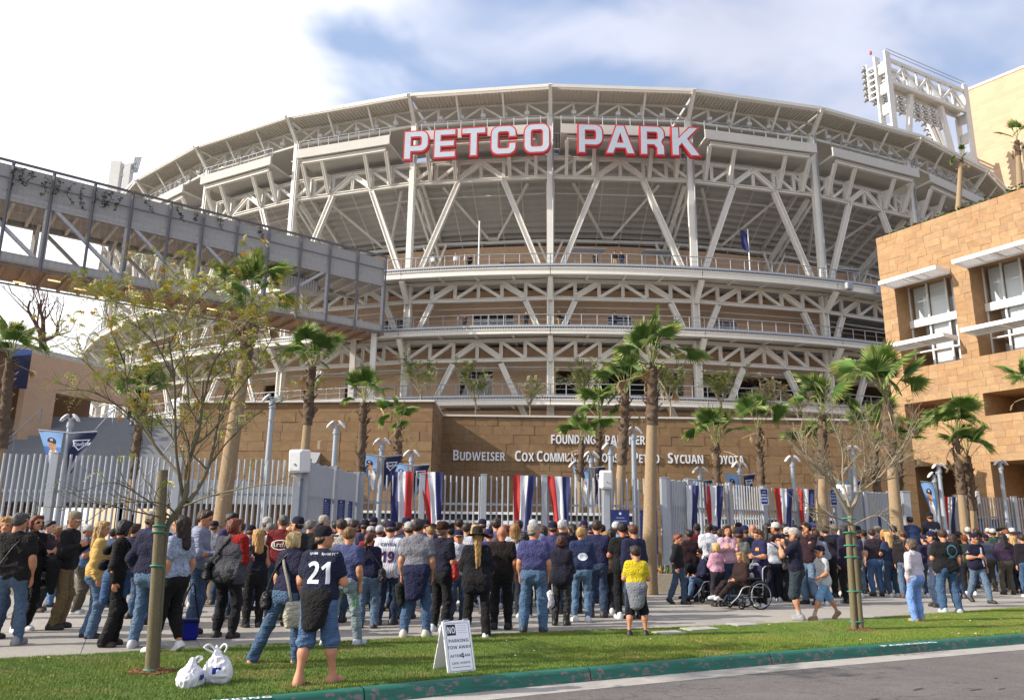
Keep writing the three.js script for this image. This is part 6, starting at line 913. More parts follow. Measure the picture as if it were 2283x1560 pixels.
const hatG = (kind) => kitOf('hat' + kind, () => {
  if (kind === 'cap') { const crown = lathe([[0.098, -0.035], [0.101, 0.0], [0.096, 0.04], [0.075, 0.075], [0.03, 0.092], [0, 0.094]]).scale(0.93, 1, 1.06); const b = new THREE.CylinderGeometry(0.115, 0.115, 0.006, 18, 1, false, -1.05, 2.1), p = b.attributes.position; for (let i = 0; i < p.count; i++) { const x = p.getX(i), z = p.getZ(i), r = Math.hypot(x, z), f = r < 0.02 ? 0 : 1; p.setXYZ(i, x * 0.95, p.getY(i) - x * x * 1.6 - f * 0.008, f ? z * 0.75 + 0.085 : 0.02); } b.computeVertexNormals(); return [crown.translate(0, 0.062, -0.012), b.translate(0, 0.038, 0.0)]; }
  if (kind === 'cowboy' || kind === 'sun') { const w = kind === 'sun' ? 0.22 : 0.2, g = lathe([[0.1, -0.02], [0.1, 0.05], [0.088, 0.1], [0.05, 0.115], [0, 0.11]]).scale(0.95, 1, 1.1), br = lathe([[0.098, -0.018], [0.15, -0.022], [w, -0.012], [w + 0.003, -0.008], [0.15, -0.016], [0.098, -0.01]], 28), p = br.attributes.position; for (let i = 0; i < p.count; i++) { const x = p.getX(i), z = p.getZ(i), r = Math.hypot(x, z); p.setY(i, p.getY(i) + (kind === 'sun' ? -0.25 : 0.9) * Math.max(0, r - 0.11) * Math.pow(Math.abs(x) / (r + 1e-6), 3) - (kind === 'sun' ? 0.25 * Math.max(0, r - 0.12) : 0)); } br.computeVertexNormals(); return [g.translate(0, 0.065, -0.012), br.translate(0, 0.065, -0.012)]; }
  return [lathe([[0.1, -0.03], [0.103, 0.02], [0.09, 0.07], [0.05, 0.098], [0, 0.104]]).scale(0.93, 1, 1.05).translate(0, 0.06, -0.012), lathe([[0.098, -0.035], [0.108, -0.035], [0.108, 0.0], [0.1, 0.0]]).scale(0.93, 1, 1.05).translate(0, 0.06, -0.012)];
});
const handG = (mode, lod) => kitOf('hand' + mode + lod, () => {    // left hand: wrist at 0, fingers towards -y, thumb towards +z, palm towards -x
  const P = [cap([0, -0.005, -0.012], [0, -0.075, -0.024], 0.017, 0.016), cap([0, -0.005, 0.012], [0, -0.078, 0.022], 0.017, 0.016), cap([0, -0.02, 0], [0, -0.07, 0], 0.018)], curl = mode === 'grip' ? 1.25 : 0.42;
  [[0.026, 0.07, 0.0088], [0.009, 0.08, 0.009], [-0.009, 0.074, 0.0086], [-0.026, 0.058, 0.0078]].forEach(([z, L, r], i) => { let p = [0, -0.078 + i * 0.002, z], a = curl * 0.5; for (let k = 0; k < 3; k++) { const l = L * [0.45, 0.31, 0.24][k], q = [p[0] - Math.sin(a) * l, p[1] - Math.cos(a) * l, p[2] + z * 0.08]; P.push(cap(p, q, r * (1 - k * 0.1), r * (0.92 - k * 0.1))); p = q; a += curl * 0.75; } });
  { let p = [-0.004, -0.022, 0.024]; for (const [dx, dy, dz, l, r] of [[-0.15, -0.6, 0.75, 0.034, 0.0115], [-0.3, -0.85, 0.35, 0.03, 0.0095], [-0.4, -0.9, 0.05, 0.022, 0.0085]]) { const q = add3(p, nrm3([dx, dy, dz]), l); P.push(cap(p, q, r, r * 0.9)); p = q; } }
  return paint(skin(P, lod ? 0.009 : 0.0055, 170), () => [1, 1, 1]);
});
const shoeG = (lod) => kitOf('shoe' + lod, () => paint(skin([cap([0, 0.038, -0.05], [0, 0.034, 0.11], 0.04, 0.036), cap([-0.012, 0.026, -0.05], [-0.014, 0.024, 0.12], 0.034, 0.03), cap([0.012, 0.026, -0.05], [0.014, 0.024, 0.12], 0.034, 0.03), cap([0, 0.05, -0.03], [0, 0.085, -0.035], 0.042, 0.045), cap([0, 0.05, 0.0], [0, 0.045, 0.07], 0.036, 0.032)], lod ? 0.018 : 0.011, 60, 0), (x, y) => y < 0.022 ? [1.0, 1.0, 1.0] : [0.86, 0.86, 0.86]));
const cMat = new Map();
function garment(hex, kind) { const key = hex + kind; if (!cMat.has(key)) { const c = new THREE.Color(hex); if (kind === 'denim') c.setRGB(c.r * 0.66, c.g * 0.61, c.b * 0.57); else c.setRGB(Math.pow(c.r, 1.2), Math.pow(c.g, 1.2), Math.pow(c.b, 1.18)); const m = new THREE.MeshStandardMaterial({ color: c, roughness: kind === 'leather' ? 0.45 : 0.92, side: THREE.DoubleSide, map: kind === 'denim' ? again(T.denim, 2.2) : kind === 'plain' || kind === 'leather' ? null : again(T.cloth, 2.5), bumpMap: kind === 'plain' ? null : again(T.clothBump, 2.4), bumpScale: 0.02 }); m.name = kind + '_fabric'; cMat.set(key, m); } return cMat.get(key); }
const vMat = new Map(); function vcol(hex, name, rough = 0.7) { const k = hex + name; if (!vMat.has(k)) { const m = new THREE.MeshStandardMaterial({ color: new THREE.Color(hex).multiplyScalar(name === 'hair' ? 0.7 : 1), vertexColors: true, roughness: rough, side: THREE.DoubleSide }); m.name = name; vMat.set(k, m); } return vMat.get(k); }
const ARM = { // upper-arm and forearm directions; s is +1 on the person's left
  down: (s) => [[s * 0.14, -1, -0.04], [s * 0.04, -1, 0.16]], relax: (s) => [[s * 0.2, -1, -0.1], [-s * 0.02, -1, 0.3]], fold: (s) => [[s * 0.3, -1, 0.16], [-s * 0.95, 0.12, 0.6]], chest: (s) => [[s * 0.3, -1, 0.1], [-s * 0.35, 0.55, 0.85]], fwd: (s) => [[s * 0.2, -1, 0.1], [-s * 0.15, 0.02, 1]], pocket: (s) => [[s * 0.42, -1, -0.22], [-s * 0.22, -1, 0.32]], hip: (s) => [[s * 0.7, -1, -0.25], [-s * 0.8, -0.55, 0.3]], camera: (s) => [[s * 0.45, -0.75, 0.75], [-s * 0.42, 0.95, 0.25]], walkF: (s) => [[s * 0.14, -1, 0.4], [0, -0.85, 0.65]], walkB: (s) => [[s * 0.16, -1, -0.45], [0, -1, 0.0]], carry: (s) => [[s * 0.16, -1, 0.02], [s * 0.05, -0.35, 1]], back: (s) => [[s * 0.3, -1, -0.35], [-s * 0.75, -0.45, -0.35]], lap: (s) => [[s * 0.22, -1, 0.25], [-s * 0.5, -0.25, 0.9]], up: (s) => [[s * 0.4, 0.5, 0.6], [-s * 0.3, 0.9, 0.1]], push: (s) => [[s * 0.25, -0.9, 0.35], [-s * 0.05, -0.3, 1]] };
const SKIN = { a: '#b98161', b: '#a86f50', c: '#7d4f34', d: '#4e3020', p: '#c6937a' };
const folk = [];
function ik(a, c, l1, l2, pole) { const d = sub3(c, a); let L = Math.min(len3(d), (l1 + l2) * 0.999); const u = nrm3(d), x = (l1 * l1 - l2 * l2 + L * L) / (2 * L), h = Math.sqrt(Math.max(0, l1 * l1 - x * x)); const dp = pole[0] * u[0] + pole[1] * u[1] + pole[2] * u[2], w = nrm3(add3(pole, u, -dp)); return add3(add3(a, u, x), w, h); }
function person(o) {
  const zc = o.z ?? atY(o.x, o.fy, o.gy ?? 0).z, tp = atZ(o.x, o.y, zc), gy = o.gy ?? 0, dist = Math.hypot(tp.x, zc), lod = dist > 17 ? 1 : 0, cell = o.cell ?? (dist < 11.5 ? 0.017 : dist < 16 ? 0.021 : dist < 22 ? 0.027 : dist < 40 ? 0.036 : 0.055);
  const kid = o.kid, fem = !!o.f, hatH = o.hat ? (o.hat[0] === 'cap' || o.hat[0] === 'beanie' ? 0.03 : 0.05) : 0.015;
  let Hh = clamp(tp.y - gy - hatH, o.seat ? 1.45 : kid ? 1.0 : 1.52, 1.96); if (o.H) Hh = o.H; const s = Hh / 1.75, b = o.b ?? 1, r = rngOf(Math.round(o.x * 31 + o.y * 17 + zc * 7)), seed = r() * 50;
  const t = thing('person', o.l, 'person', [tp.x, gy, zc], (o.a ?? 180) * Math.PI / 180, o.group);
  // ---- joints
  const dy = o.seat ? -0.42 : 0, lean = o.lean ?? 0, tilt = o.tilt ?? (r() - 0.5) * 0.05, up = (x, y, z = 0) => { const Y = y - 0.93, c = Math.cos(lean), n = Math.sin(lean); return [(x + Y * tilt) * s, (0.93 + Y * c - z * n + dy) * s, (z * c + Y * n) * s]; };
  const sway = (r() - 0.5) * 0.05; const sh = (fem ? 0.158 : 0.178) * (1 + (b - 1) * 0.3) * (kid ? 0.92 : 1), sw = (r() - 0.5) * 0.03, hy = 0.93 + dy, hips = [[-0.088, hy, 0], [0.088, hy, 0]].map((p) => mul3([p[0] * (1 + (b - 1) * 0.4), p[1], p[2]], s));
  const yaw = (o.head?.[0] ?? (r() - 0.5) * 50) * Math.PI / 180, pit = (o.head?.[1] ?? (r() - 0.3) * 16) * Math.PI / 180;
  const neck = up(0, 1.5, 0.0), hc = add3(up(0, 1.5, 0.005), [0, 0.128 * s * (kid ? 1.1 : 1), 0.012 * s]), hk = s * (kid ? 1.16 : 1.0) * (fem ? 0.97 : 1.02);
  const arms = ['L', 'R'].map((_, i) => { const sg = i ? -1 : 1, [u, f] = ARM[(o.arms ?? ['down', 'down'])[i] ?? 'down'](sg), jit = () => (r() - 0.5) * 0.12, rot = (v) => [v[0], v[1] * Math.cos(lean) - v[2] * Math.sin(lean), v[2] * Math.cos(lean) + v[1] * Math.sin(lean) * 0.3]; const S = up(sg * sh, 1.415, 0), E = add3(S, nrm3(rot([u[0] + jit() * 0.5, u[1], u[2] + jit()])), 0.295 * s), F = nrm3([f[0] + jit() * 0.3, f[1] + jit(), f[2] + jit()]), W = add3(E, F, 0.25 * s); return { S, E, W, F, sg }; });
  const st = o.stance ?? 'stand', legs = [0, 1].map((i) => { const sg = i ? -1 : 1; let ft = [sg * (0.1 + r() * 0.035) * (1 + (b - 1) * 0.5), 0.085, (r() - 0.5) * 0.1], out = sg * (0.12 + r() * 0.2), lift = 0; if (st === 'wide') ft = [sg * 0.17, 0.085, (r() - 0.5) * 0.12]; if (st === 'walk') { ft = [sg * 0.07, 0.085, sg > 0 ? 0.27 : -0.3]; if (sg < 0) { ft[1] = 0.13; lift = 0.6; } out = sg * 0.08; } if (st === 'stride') { ft = [sg * 0.08, 0.085, sg > 0 ? 0.4 : -0.4]; if (sg < 0) { ft[1] = 0.15; lift = 0.7; } } if (o.feet) { ft = [o.feet[i][0], 0.085 + (o.feet[i][2] ?? 0), o.feet[i][1]]; lift = o.feet[i][2] ? 0.6 : 0; } if (o.seat) { ft = [sg * 0.11, 0.16, 0.5 + (o.seat > 1 ? 0.25 : 0)]; if (o.seat > 1) ft[1] = 0.3; } const A_ = mul3(ft, s), K = ik(hips[1 - i] && [sg * Math.abs(hips[0][0]), hips[0][1], 0], A_, 0.435 * s, 0.425 * s, [sg * 0.15, 0.1, 1]); return { H: [sg * Math.abs(hips[0][0]), hips[0][1], 0], K, A: A_, out, lift, sg }; });
  // ---- skin
  const sk = [cap(up(0, 1.43, -0.01), add3(hc, [0, -0.07 * s, -0.01 * s]), (fem ? 0.05 : 0.06) * s, (fem ? 0.043 : 0.053) * s), cap(up(-0.1, 1.4, 0), up(0.1, 1.4, 0), 0.055 * s), cap(up(0, 1.38, 0), up(0, 1.0, 0), 0.07 * s, 0.075 * s)], top = o.top ?? ['#333344', 'tee'], bot = o.bot ?? ['#4a5f80', 'denim'];
  for (const a of arms) sk.push(cap(a.S, a.E, 0.045 * s * (0.75 + b * 0.25), 0.037 * s), cap(a.E, mix3(a.E, a.W, 0.35), 0.037 * s, 0.038 * s * (0.8 + 0.2 * b)), cap(mix3(a.E, a.W, 0.35), a.W, 0.037 * s, 0.024 * s));
  const bare = bot[2] === 'shorts' || bot[2] === 'capri';
  for (const l of legs) { if (bare) { sk.push(cap(l.H, l.K, 0.075 * s, 0.052 * s), cap(l.K, mix3(l.K, add3(l.A, [0, 0, -0.02 * s]), 0.35), 0.05 * s, 0.053 * s * (0.7 + 0.3 * b)), cap(mix3(l.K, add3(l.A, [0, 0, -0.02 * s]), 0.35), l.A, 0.052 * s, 0.034 * s)); } else sk.push(cap(up(0, 1.0, 0), l.H, 0.07 * s, 0.06 * s)); }
  const flip = o.shoe === 'flip' || o.shoe === 'bare'; if (flip) for (const l of legs) { const c = Math.cos(l.out), n = Math.sin(l.out), f = (q) => add3(l.A, [n * q * s, -0.055 * s, c * q * s]); sk.push(cap(l.A, f(-0.03), 0.033 * s, 0.034 * s), cap(f(-0.03), f(0.12), 0.03 * s, 0.024 * s), cap(add3(f(0.06), [0.018 * s, -0.003, 0]), add3(f(0.15), [0.022 * s, -0.005, 0]), 0.022 * s, 0.014 * s), cap(add3(f(0.06), [-0.018 * s, -0.003, 0]), add3(f(0.14), [-0.022 * s, -0.005, 0]), 0.022 * s, 0.013 * s)); if (!bare) sk.push(cap(l.K, l.A, 0.04 * s, 0.034 * s)); }
  const HM = new THREE.Matrix4().compose(V(...hc), new THREE.Quaternion().setFromEuler(new THREE.Euler(pit + lean * 0.4, yaw, tilt * 1.2, 'YXZ')), V(hk, hk, hk));
  const pieces = [paint(skin(sk, Math.min(cell, 0.03), 40, flip ? 0.004 : undefined), () => [1, 1, 1]), headG(lod, fem).clone().applyMatrix4(HM)];
  if (!o.far) arms.forEach((a, i) => { const y = mul3(a.F, -1), ref = Math.abs(a.F[1]) > 0.7 ? [0, 0, 1] : [0, 1, 0], z = nrm3(add3(ref, y, -(ref[0] * y[0] + ref[1] * y[1] + ref[2] * y[2]))), x = [y[1] * z[2] - y[2] * z[1], y[2] * z[0] - y[0] * z[2], y[0] * z[1] - y[1] * z[0]]; const m = new THREE.Matrix4().makeBasis(V(...x), V(...y), V(...z)), hs = s * (fem ? 0.92 : 1.02); m.scale(V(hs * a.sg, hs, hs)); m.setPosition(V(...add3(a.W, a.F, -0.006 * s))); const h = handG(o.grip?.[i] || /carry|fwd|chest|camera|push/.test((o.arms ?? [])[i] ?? '') ? 'grip' : 'open', lod).clone().applyMatrix4(m); h.computeVertexNormals(); if (a.sg < 0) { const ix = h.index.array; for (let k = 0; k < ix.length; k += 3) { const q = ix[k]; ix[k] = ix[k + 1]; ix[k + 1] = q; } h.computeVertexNormals(); } pieces.push(h); });
  mesh('body', pieces, vcol(SKIN[o.skin ?? 'a'], 'skin', 0.6), t);
  // ---- clothes
  const loose = 0.012 * s, longS = top[1] !== 'tee' && top[1] !== 'tank', th = top[1] === 'jacket' ? 0.016 * s : 0, hem = o.hem ?? 0.88, bz = (b - 1) * 0.1;
  const tor = [cap(up(-sh * 0.82, 1.405, -0.008), up(sh * 0.82, 1.405, -0.008), (fem ? 0.058 : 0.066) * s + th * 0.7), cap(up(-0.075 * b, 1.27, 0), up(0.075 * b, 1.27, 0), (fem ? 0.104 : 0.116) * s * (0.6 + 0.4 * b) + th), cap(up(-0.062 * b, 1.1, bz * 0.8), up(0.062 * b, 1.1, bz * 0.8), (fem ? 0.094 : 0.11) * s * (0.35 + 0.65 * b) + th), cap(up(-0.075 * b, Math.max(hem + 0.1, 0.96), bz * 0.4), up(0.075 * b, Math.max(hem + 0.1, 0.96), bz * 0.4), (fem ? 0.116 : 0.112) * s * (0.45 + 0.55 * b) + th + (o.belt ? 0.008 : 0.02) * s), cap(up(0, 1.43, -0.01), up(0, 1.465, -0.006), 0.066 * s)];
  if (hem < 0.85) tor.push(cap(up(-0.085 * b, hem + 0.1, 0), up(0.085 * b, hem + 0.1, 0), 0.125 * s * (0.5 + 0.5 * b) + th));
  if (fem && !kid) for (const g of [-1, 1]) tor.push(ell(up(g * 0.07, 1.255, 0.085), [0.062 * s, 0.062 * s, 0.05 * s]));
  if (top[1] !== 'tank') for (const a of arms) { const c = longS ? 1 : 0.62; tor.push(cap(a.S, mix3(a.S, a.E, c), (0.055 * (0.7 + 0.3 * b)) * s + loose * 0.6 + th * 0.5, (0.052 * (0.75 + 0.25 * b)) * s + loose * (longS ? 0.3 : 1.1))); if (longS) tor.push(cap(a.E, mix3(a.E, a.W, 0.94), 0.048 * s + th * 0.4, 0.036 * s + th * 0.4)); }
  if (top[2] === 'hood') tor.push(cap(up(-0.07, 1.46, -0.075), up(0.07, 1.46, -0.075), 0.05 * s), cap(up(0, 1.42, -0.1), up(0, 1.35, -0.115), 0.055 * s, 0.03 * s), cap(up(-0.085, 1.46, -0.03), up(-0.05, 1.43, 0.06), 0.034 * s), cap(up(0.085, 1.46, -0.03), up(0.05, 1.43, 0.06), 0.034 * s));
  if (top[2] === 'collar') tor.push(cap(up(-0.05, 1.48, -0.04), up(0.05, 1.48, -0.04), 0.03 * s), cap(up(-0.055, 1.47, 0.0), up(-0.03, 1.44, 0.06), 0.024 * s), cap(up(0.055, 1.47, 0.0), up(0.03, 1.44, 0.06), 0.024 * s));
  const wr = cell < 0.03 ? 0.0125 * s : 0.008 * s, shirt = mesh(top[1] === 'jacket' ? 'jacket' : 'shirt', wrinkle(skin(tor, cell, 36), wr, 8 / s, seed, (x, y) => (0.55 + 0.6 * sstep(1.35 * s, 1.0 * s, y)) * (0.15 + 0.85 * sstep((hem - 0.05) * s, (hem + 0.16) * s, y - dy * s))), o.topMat ?? garment(top[0], top[3] ?? (top[1] === 'jacket' ? 'cloth' : 'cotton')), t);
  const kB = 0.5 + 0.5 * b, bt = [cap(mul3([-0.07 * b, 0.965 + dy, bz * 0.15], s), mul3([0.07 * b, 0.965 + dy, bz * 0.15], s), (fem ? 0.112 : 0.108) * s * kB), cap(mul3([-0.07 * b, 0.9 + dy, -0.02], s), mul3([0.07 * b, 0.9 + dy, -0.02], s), (fem ? 0.118 : 0.11) * s * kB)];
  const w = bot[2] === 'baggy' ? 1.22 : bot[2] === 'slim' ? 0.9 : 1.05;
  for (const l of legs) { const end = bot[2] === 'shorts' ? 0.18 : bot[2] === 'capri' ? 0.66 : 0.97, anchor = add3(l.A, [0, -0.03 * s, -0.012 * s]); if (bot[2] === 'shorts') bt.push(cap(l.H, mix3(l.K, l.A, 0.06), 0.096 * s * kB, 0.094 * s * kB)); else { bt.push(cap(l.H, l.K, 0.09 * s * kB * (fem ? 1.02 : 1), 0.067 * s * w), cap(l.K, mix3(l.K, anchor, 0.5 * end), 0.066 * s * w, 0.064 * s * w), cap(mix3(l.K, anchor, 0.5 * end), mix3(l.K, anchor, end), 0.064 * s * w, (o.flare ?? 0.056) * s * w)); } }
  mesh(bot[2] === 'shorts' ? 'shorts' : 'trousers', wrinkle(skin(bt, cell, 42, bot[2] === 'shorts' ? undefined : 0.012), wr * 1.25, 9 / s, seed + 9, (x, y) => 0.5 + 0.8 * (Math.exp(-((y - 0.48 * s) ** 2) / 0.01) + sstep(0.3 * s, 0.05, y) + 0.4 * sstep(0.75 * s, 0.9 * s, y))), garment(bot[0], bot[1]), t);
  if (o.belt) mesh('belt', wrinkle(skin([cap(mul3([-0.07 * b, 0.985, bz * 0.15], s), mul3([0.07 * b, 0.985, bz * 0.15], s), 0.112 * s * kB)], cell, 60), 0, 1), garment(o.belt, 'leather'), t).scale.set(1.03, 1, 1.03);
  if (!o.far || !o.seat) for (const l of legs) { if (flip) { if (o.shoe === 'flip') { const g = merge([rbox(0.09, 0.018, 0.26, 0.008, 0, 0.0, 0.045), tube([V(-0.04, 0.01, 0.03), V(-0.02, 0.05, 0.07), V(0, 0.02, 0.11), V(0.02, 0.05, 0.07), V(0.04, 0.01, 0.03)], 0.009, 5)]); const q = mesh('sandal', g, garment('#23222c', 'leather'), t); q.scale.setScalar(s); q.rotation.set(l.lift * 0.6, l.out, 0, 'YXZ'); q.position.set(l.A[0], Math.max(0.01, l.A[1] - 0.085 * s), l.A[2]); } continue; } const q = mesh('shoe', shoeG(lod), vcol(o.shoe ?? '#2a2522', 'shoe_leather', 0.55), t); q.scale.setScalar(s * (kid ? 1.05 : 1) * (fem ? 0.93 : 1.02)); q.rotation.set(l.lift, l.out, 0, 'YXZ'); q.position.set(l.A[0], l.A[1] - 0.085 * s, l.A[2]); if (l.lift) q.position.y = Math.max(0.0, l.A[1] - 0.085 * s) + 0.02 * s; if (o.sock) mesh('sock', rod(V(...add3(l.A, [0, -0.02 * s, 0])), V(...mix3(l.A, l.K, 0.24)), 0.042 * s, 0.046 * s, 10), garment(o.sock, 'cotton'), t); }
  // ---- hair and hat
  const onHead = (name, g, m, par = t) => { const q = mesh(name, g, m, par); if (par === t) { q.matrixAutoUpdate = true; HM.decompose(q.position, q.quaternion, q.scale); } return q; };
  const [hs, hcol] = o.hair ?? ['short', '#33241a']; if (hs !== 'bald') onHead('hair', hairG(o.hat && !['long', 'pony', 'bob', 'tail', 'curly'].includes(hs) ? 'nape' : hs, lod), vcol(hcol, 'hair', 0.6));
  if (o.hat) { const [c, brim] = hatG(o.hat[0]), q = onHead(o.hat[0] === 'cap' ? 'cap' : 'hat', c, garment(o.hat[1], 'cotton')); if (o.hat[3] === 'back') q.rotateY(Math.PI); mesh('brim', brim, garment(o.hat[2] ?? o.hat[1], 'cotton'), q); if (hs === 'curly' || hs === 'bob') q.scale.multiplyScalar(1.07); }
  if (o.glasses) onHead('sunglasses', [rbox(0.05, 0.034, 0.012, 0.005, -0.033, 0.008, 0.098), rbox(0.05, 0.034, 0.012, 0.005, 0.033, 0.008, 0.098), box(0.16, 0.006, 0.01, 0, 0.016, 0.094), box(0.006, 0.006, 0.1, 0.083, 0.016, 0.045), box(0.006, 0.006, 0.1, -0.083, 0.016, 0.045)], garment('#101012', 'leather'));
  const body = { t, s, up, arms, legs, shirt, b, cell, o, hc, HM, r, skinMesh: skin };
  for (const e of o.with ?? []) e(body);
  folk.push({ x: tp.x, z: zc, h: o.h, px: o.x }); return body;
}
// ---- things worn or carried (parts of the wearer), and prints laid on cloth
const onBack = (w, h, y, x, tex2, side = -1, yaw = 0) => (q) => { const rc = new THREE.Raycaster(), n = 14, g = new THREE.PlaneGeometry(1, 1, n, n), p = g.attributes.position, uv = g.attributes.uv; q.shirt.geometry.computeBoundingSphere(); const m = new THREE.Mesh(q.shirt.geometry, new THREE.MeshBasicMaterial({ side: THREE.DoubleSide })); for (let i = 0; i < p.count; i++) { const X = (x + (uv.getX(i) - 0.5) * w) * q.s * (side < 0 ? -1 : 1), c = q.up(X / q.s, y + (uv.getY(i) - 0.5) * h, 0), d = V(0, 0, -side); rc.set(V(c[0], c[1], side * 1.2), d); const hit = rc.intersectObject(m, false)[0]; const z = hit ? hit.point.z + side * 0.006 : side * 0.12; p.setXYZ(i, c[0], c[1], z); } g.computeVertexNormals(); const c = mat('shirt_print', [1, 1, 1], { map: tex2, transparent: true, alphaTest: 0.5, roughness: 0.85 }); mesh('print', g, c, q.t); };
const print = (w, h, fn) => { const c = document.createElement('canvas'); c.width = w; c.height = h; const g = c.getContext('2d'); g.clearRect(0, 0, w, h); fn(g); const t = new THREE.CanvasTexture(c); t.colorSpace = THREE.SRGBColorSpace; return t; };
const jacketWaist = (hex, long = 0.62, k = 1) => (q) => { const { up, s } = q, b = q.b * k, P = [cap(up(-0.08 * b, 0.99, -0.01), up(0.08 * b, 0.99, -0.01), 0.128 * s * (0.5 + 0.5 * b)), cap(up(-0.1 * b, 0.94, -0.07), up(-0.08 * b, long + 0.05, -0.11), 0.085 * s, 0.06 * s), cap(up(0.1 * b, 0.94, -0.07), up(0.08 * b, long, -0.11), 0.085 * s, 0.06 * s), cap(up(0, 0.94, -0.09), up(0, long, -0.13), 0.09 * s, 0.06 * s), cap(up(0.03, 0.97, 0.13 * b), up(0.06, 0.72, 0.15 * b), 0.04 * s, 0.035 * s), cap(up(-0.03, 0.97, 0.13 * b), up(-0.07, 0.68, 0.14 * b), 0.04 * s, 0.03 * s)]; mesh('tied_jacket', wrinkle(skin(P, q.cell, 34), 0.010 * s, 10, 3), garment(hex, 'cloth'), q.t); };
const coat = (hex, arm = 0) => (q) => { const a = q.arms[arm], s = q.s, W = a.W, P = [cap(add3(W, [0, 0, -0.08 * s]), add3(W, [0, 0, 0.06 * s]), 0.055 * s), cap(add3(W, [0, -0.05 * s, 0]), add3(W, [0.02 * s, -0.4 * s, -0.02 * s]), 0.08 * s, 0.05 * s), cap(add3(W, [0, -0.05 * s, 0.06 * s]), add3(W, [-0.01 * s, -0.46 * s, 0.06 * s]), 0.06 * s, 0.035 * s)]; mesh('carried_jacket', wrinkle(skin(P, q.cell, 30), 0.016 * s, 10, 5), garment(hex, 'cloth'), q.t); };
const bag = (hex, side = 1, y = 0.95, w = 0.3, h = 0.26, z = -0.06, strap = hex, kind = 'leather') => (q) => { const { up, s, b } = q, c = up(side * 0.24 * (0.6 + 0.4 * b), y, z), g = new THREE.Group(); g.name = 'shoulder_bag'; q.t.add(g); mesh('bag_body', wrinkle(skin([cap(add3(c, [0, h * 0.25 * s, -w * 0.3 * s]), add3(c, [0, h * 0.25 * s, w * 0.3 * s]), 0.05 * s), cap(add3(c, [0, -h * 0.3 * s, -w * 0.32 * s]), add3(c, [0, -h * 0.3 * s, w * 0.32 * s]), 0.07 * s)], q.cell, 22), 0.01, 10, 4), garment(hex, kind), g); mesh('strap', tube([add3(c, [0, 0.1 * s, -0.08 * s]), up(side * 0.17, 1.2, -0.13), up(-side * 0.02, 1.46, -0.09), up(-side * 0.1, 1.49, 0.0), up(side * 0.05, 1.3, 0.13), add3(c, [0, 0.1 * s, 0.08 * s])].map((v) => V(...v)), 0.016 * s, 6, 24), garment(strap, kind), g); };
const backpack = (hex, small = 1) => (q) => { const { up, s } = q, g = new THREE.Group(); g.name = 'backpack'; q.t.add(g); const k = small; mesh('pack', wrinkle(skin([cap(up(-0.07 * k, 1.32, -0.17), up(0.07 * k, 1.32, -0.17), 0.075 * s * k), cap(up(-0.08 * k, 1.32 - 0.26 * k, -0.19), up(0.08 * k, 1.32 - 0.26 * k, -0.19), 0.09 * s * k)], q.cell, 24), 0.01, 11, 2), garment(hex, 'cloth'), g); for (const e of [-1, 1]) mesh('strap', tube([up(e * 0.08, 1.36, -0.13), up(e * 0.1, 1.475, -0.02), up(e * 0.11, 1.38, 0.11), up(e * 0.15, 1.15, 0.03), up(e * 0.1, 1.1, -0.14)].map((v) => V(...v)), 0.018 * s, 6, 16), garment(hex, 'cloth'), g); };
const tote = (hex, arm = 0, patch) => (q) => { const a = q.arms[arm], s = q.s, c = add3(a.W, [0, -0.34 * s, 0]), g = new THREE.Group(); g.name = 'carrier_bag'; q.t.add(g); mesh('bag_body', wrinkle(skin([cap(add3(c, [0, 0.14 * s, -0.06]), add3(c, [0, 0.14 * s, 0.06]), 0.055 * s), cap(add3(c, [0, -0.1 * s, -0.09]), add3(c, [0, -0.1 * s, 0.09]), 0.075 * s)], Math.min(q.cell, 0.024), 20), 0.018, 12, 8), garment(hex, 'cloth'), g); for (const e of [-1, 1]) mesh('bag_handle', tube([add3(c, [0, 0.17 * s, e * 0.05]), add3(a.W, [0, -0.06 * s, e * 0.02]), add3(c, [0, 0.17 * s, e * 0.05 + 0.03])].map((v) => V(...v)), 0.008, 5, 10), garment(hex, 'cloth'), g); if (patch) mesh('bag_print', rbox(0.005, 0.1, 0.08, 0.002).translate(c[0] + 0.085 * s, c[1] + 0.03, c[2]), garment(patch, 'plain'), g); };
const cameraAtFace = () => (q) => { const c = V(0, 0.0, 0.13).applyMatrix4(q.HM), g = new THREE.Group(); g.name = 'camera'; q.t.add(g); g.position.copy(c); g.quaternion.setFromRotationMatrix(new THREE.Matrix4().extractRotation(q.HM)); mesh('camera_body', rbox(0.13, 0.09, 0.06, 0.012), garment('#15151a', 'leather'), g); mesh('lens', cyl(0.032, 0.036, 0.08, 12).rotateX(Math.PI / 2).translate(0, 0, 0.06), garment('#1d1d22', 'leather'), g); };
const paper = (hex = '#dcdcd6', arm = 0) => (q) => { const a = q.arms[arm]; mesh('leaflet', new THREE.BoxGeometry(0.14, 0.004, 0.2).rotateX(-0.9).translate(a.W[0] + a.F[0] * 0.12, a.W[1] + a.F[1] * 0.12 + 0.03, a.W[2] + a.F[2] * 0.12), garment(hex, 'plain'), q.t); };
const patchBack = (hex, x, y, w, h) => (q) => onBack(w, h, y, x, print(64, 64, (g) => { g.fillStyle = hex; g.beginPath(); g.ellipse(32, 32, 31, 27, 0, 0, 7); g.fill(); g.fillStyle = 'rgba(60,80,130,1)'; for (let i = 0; i < 3; i++) g.fillRect(16, 22 + i * 9, 32, 2); }))(q);
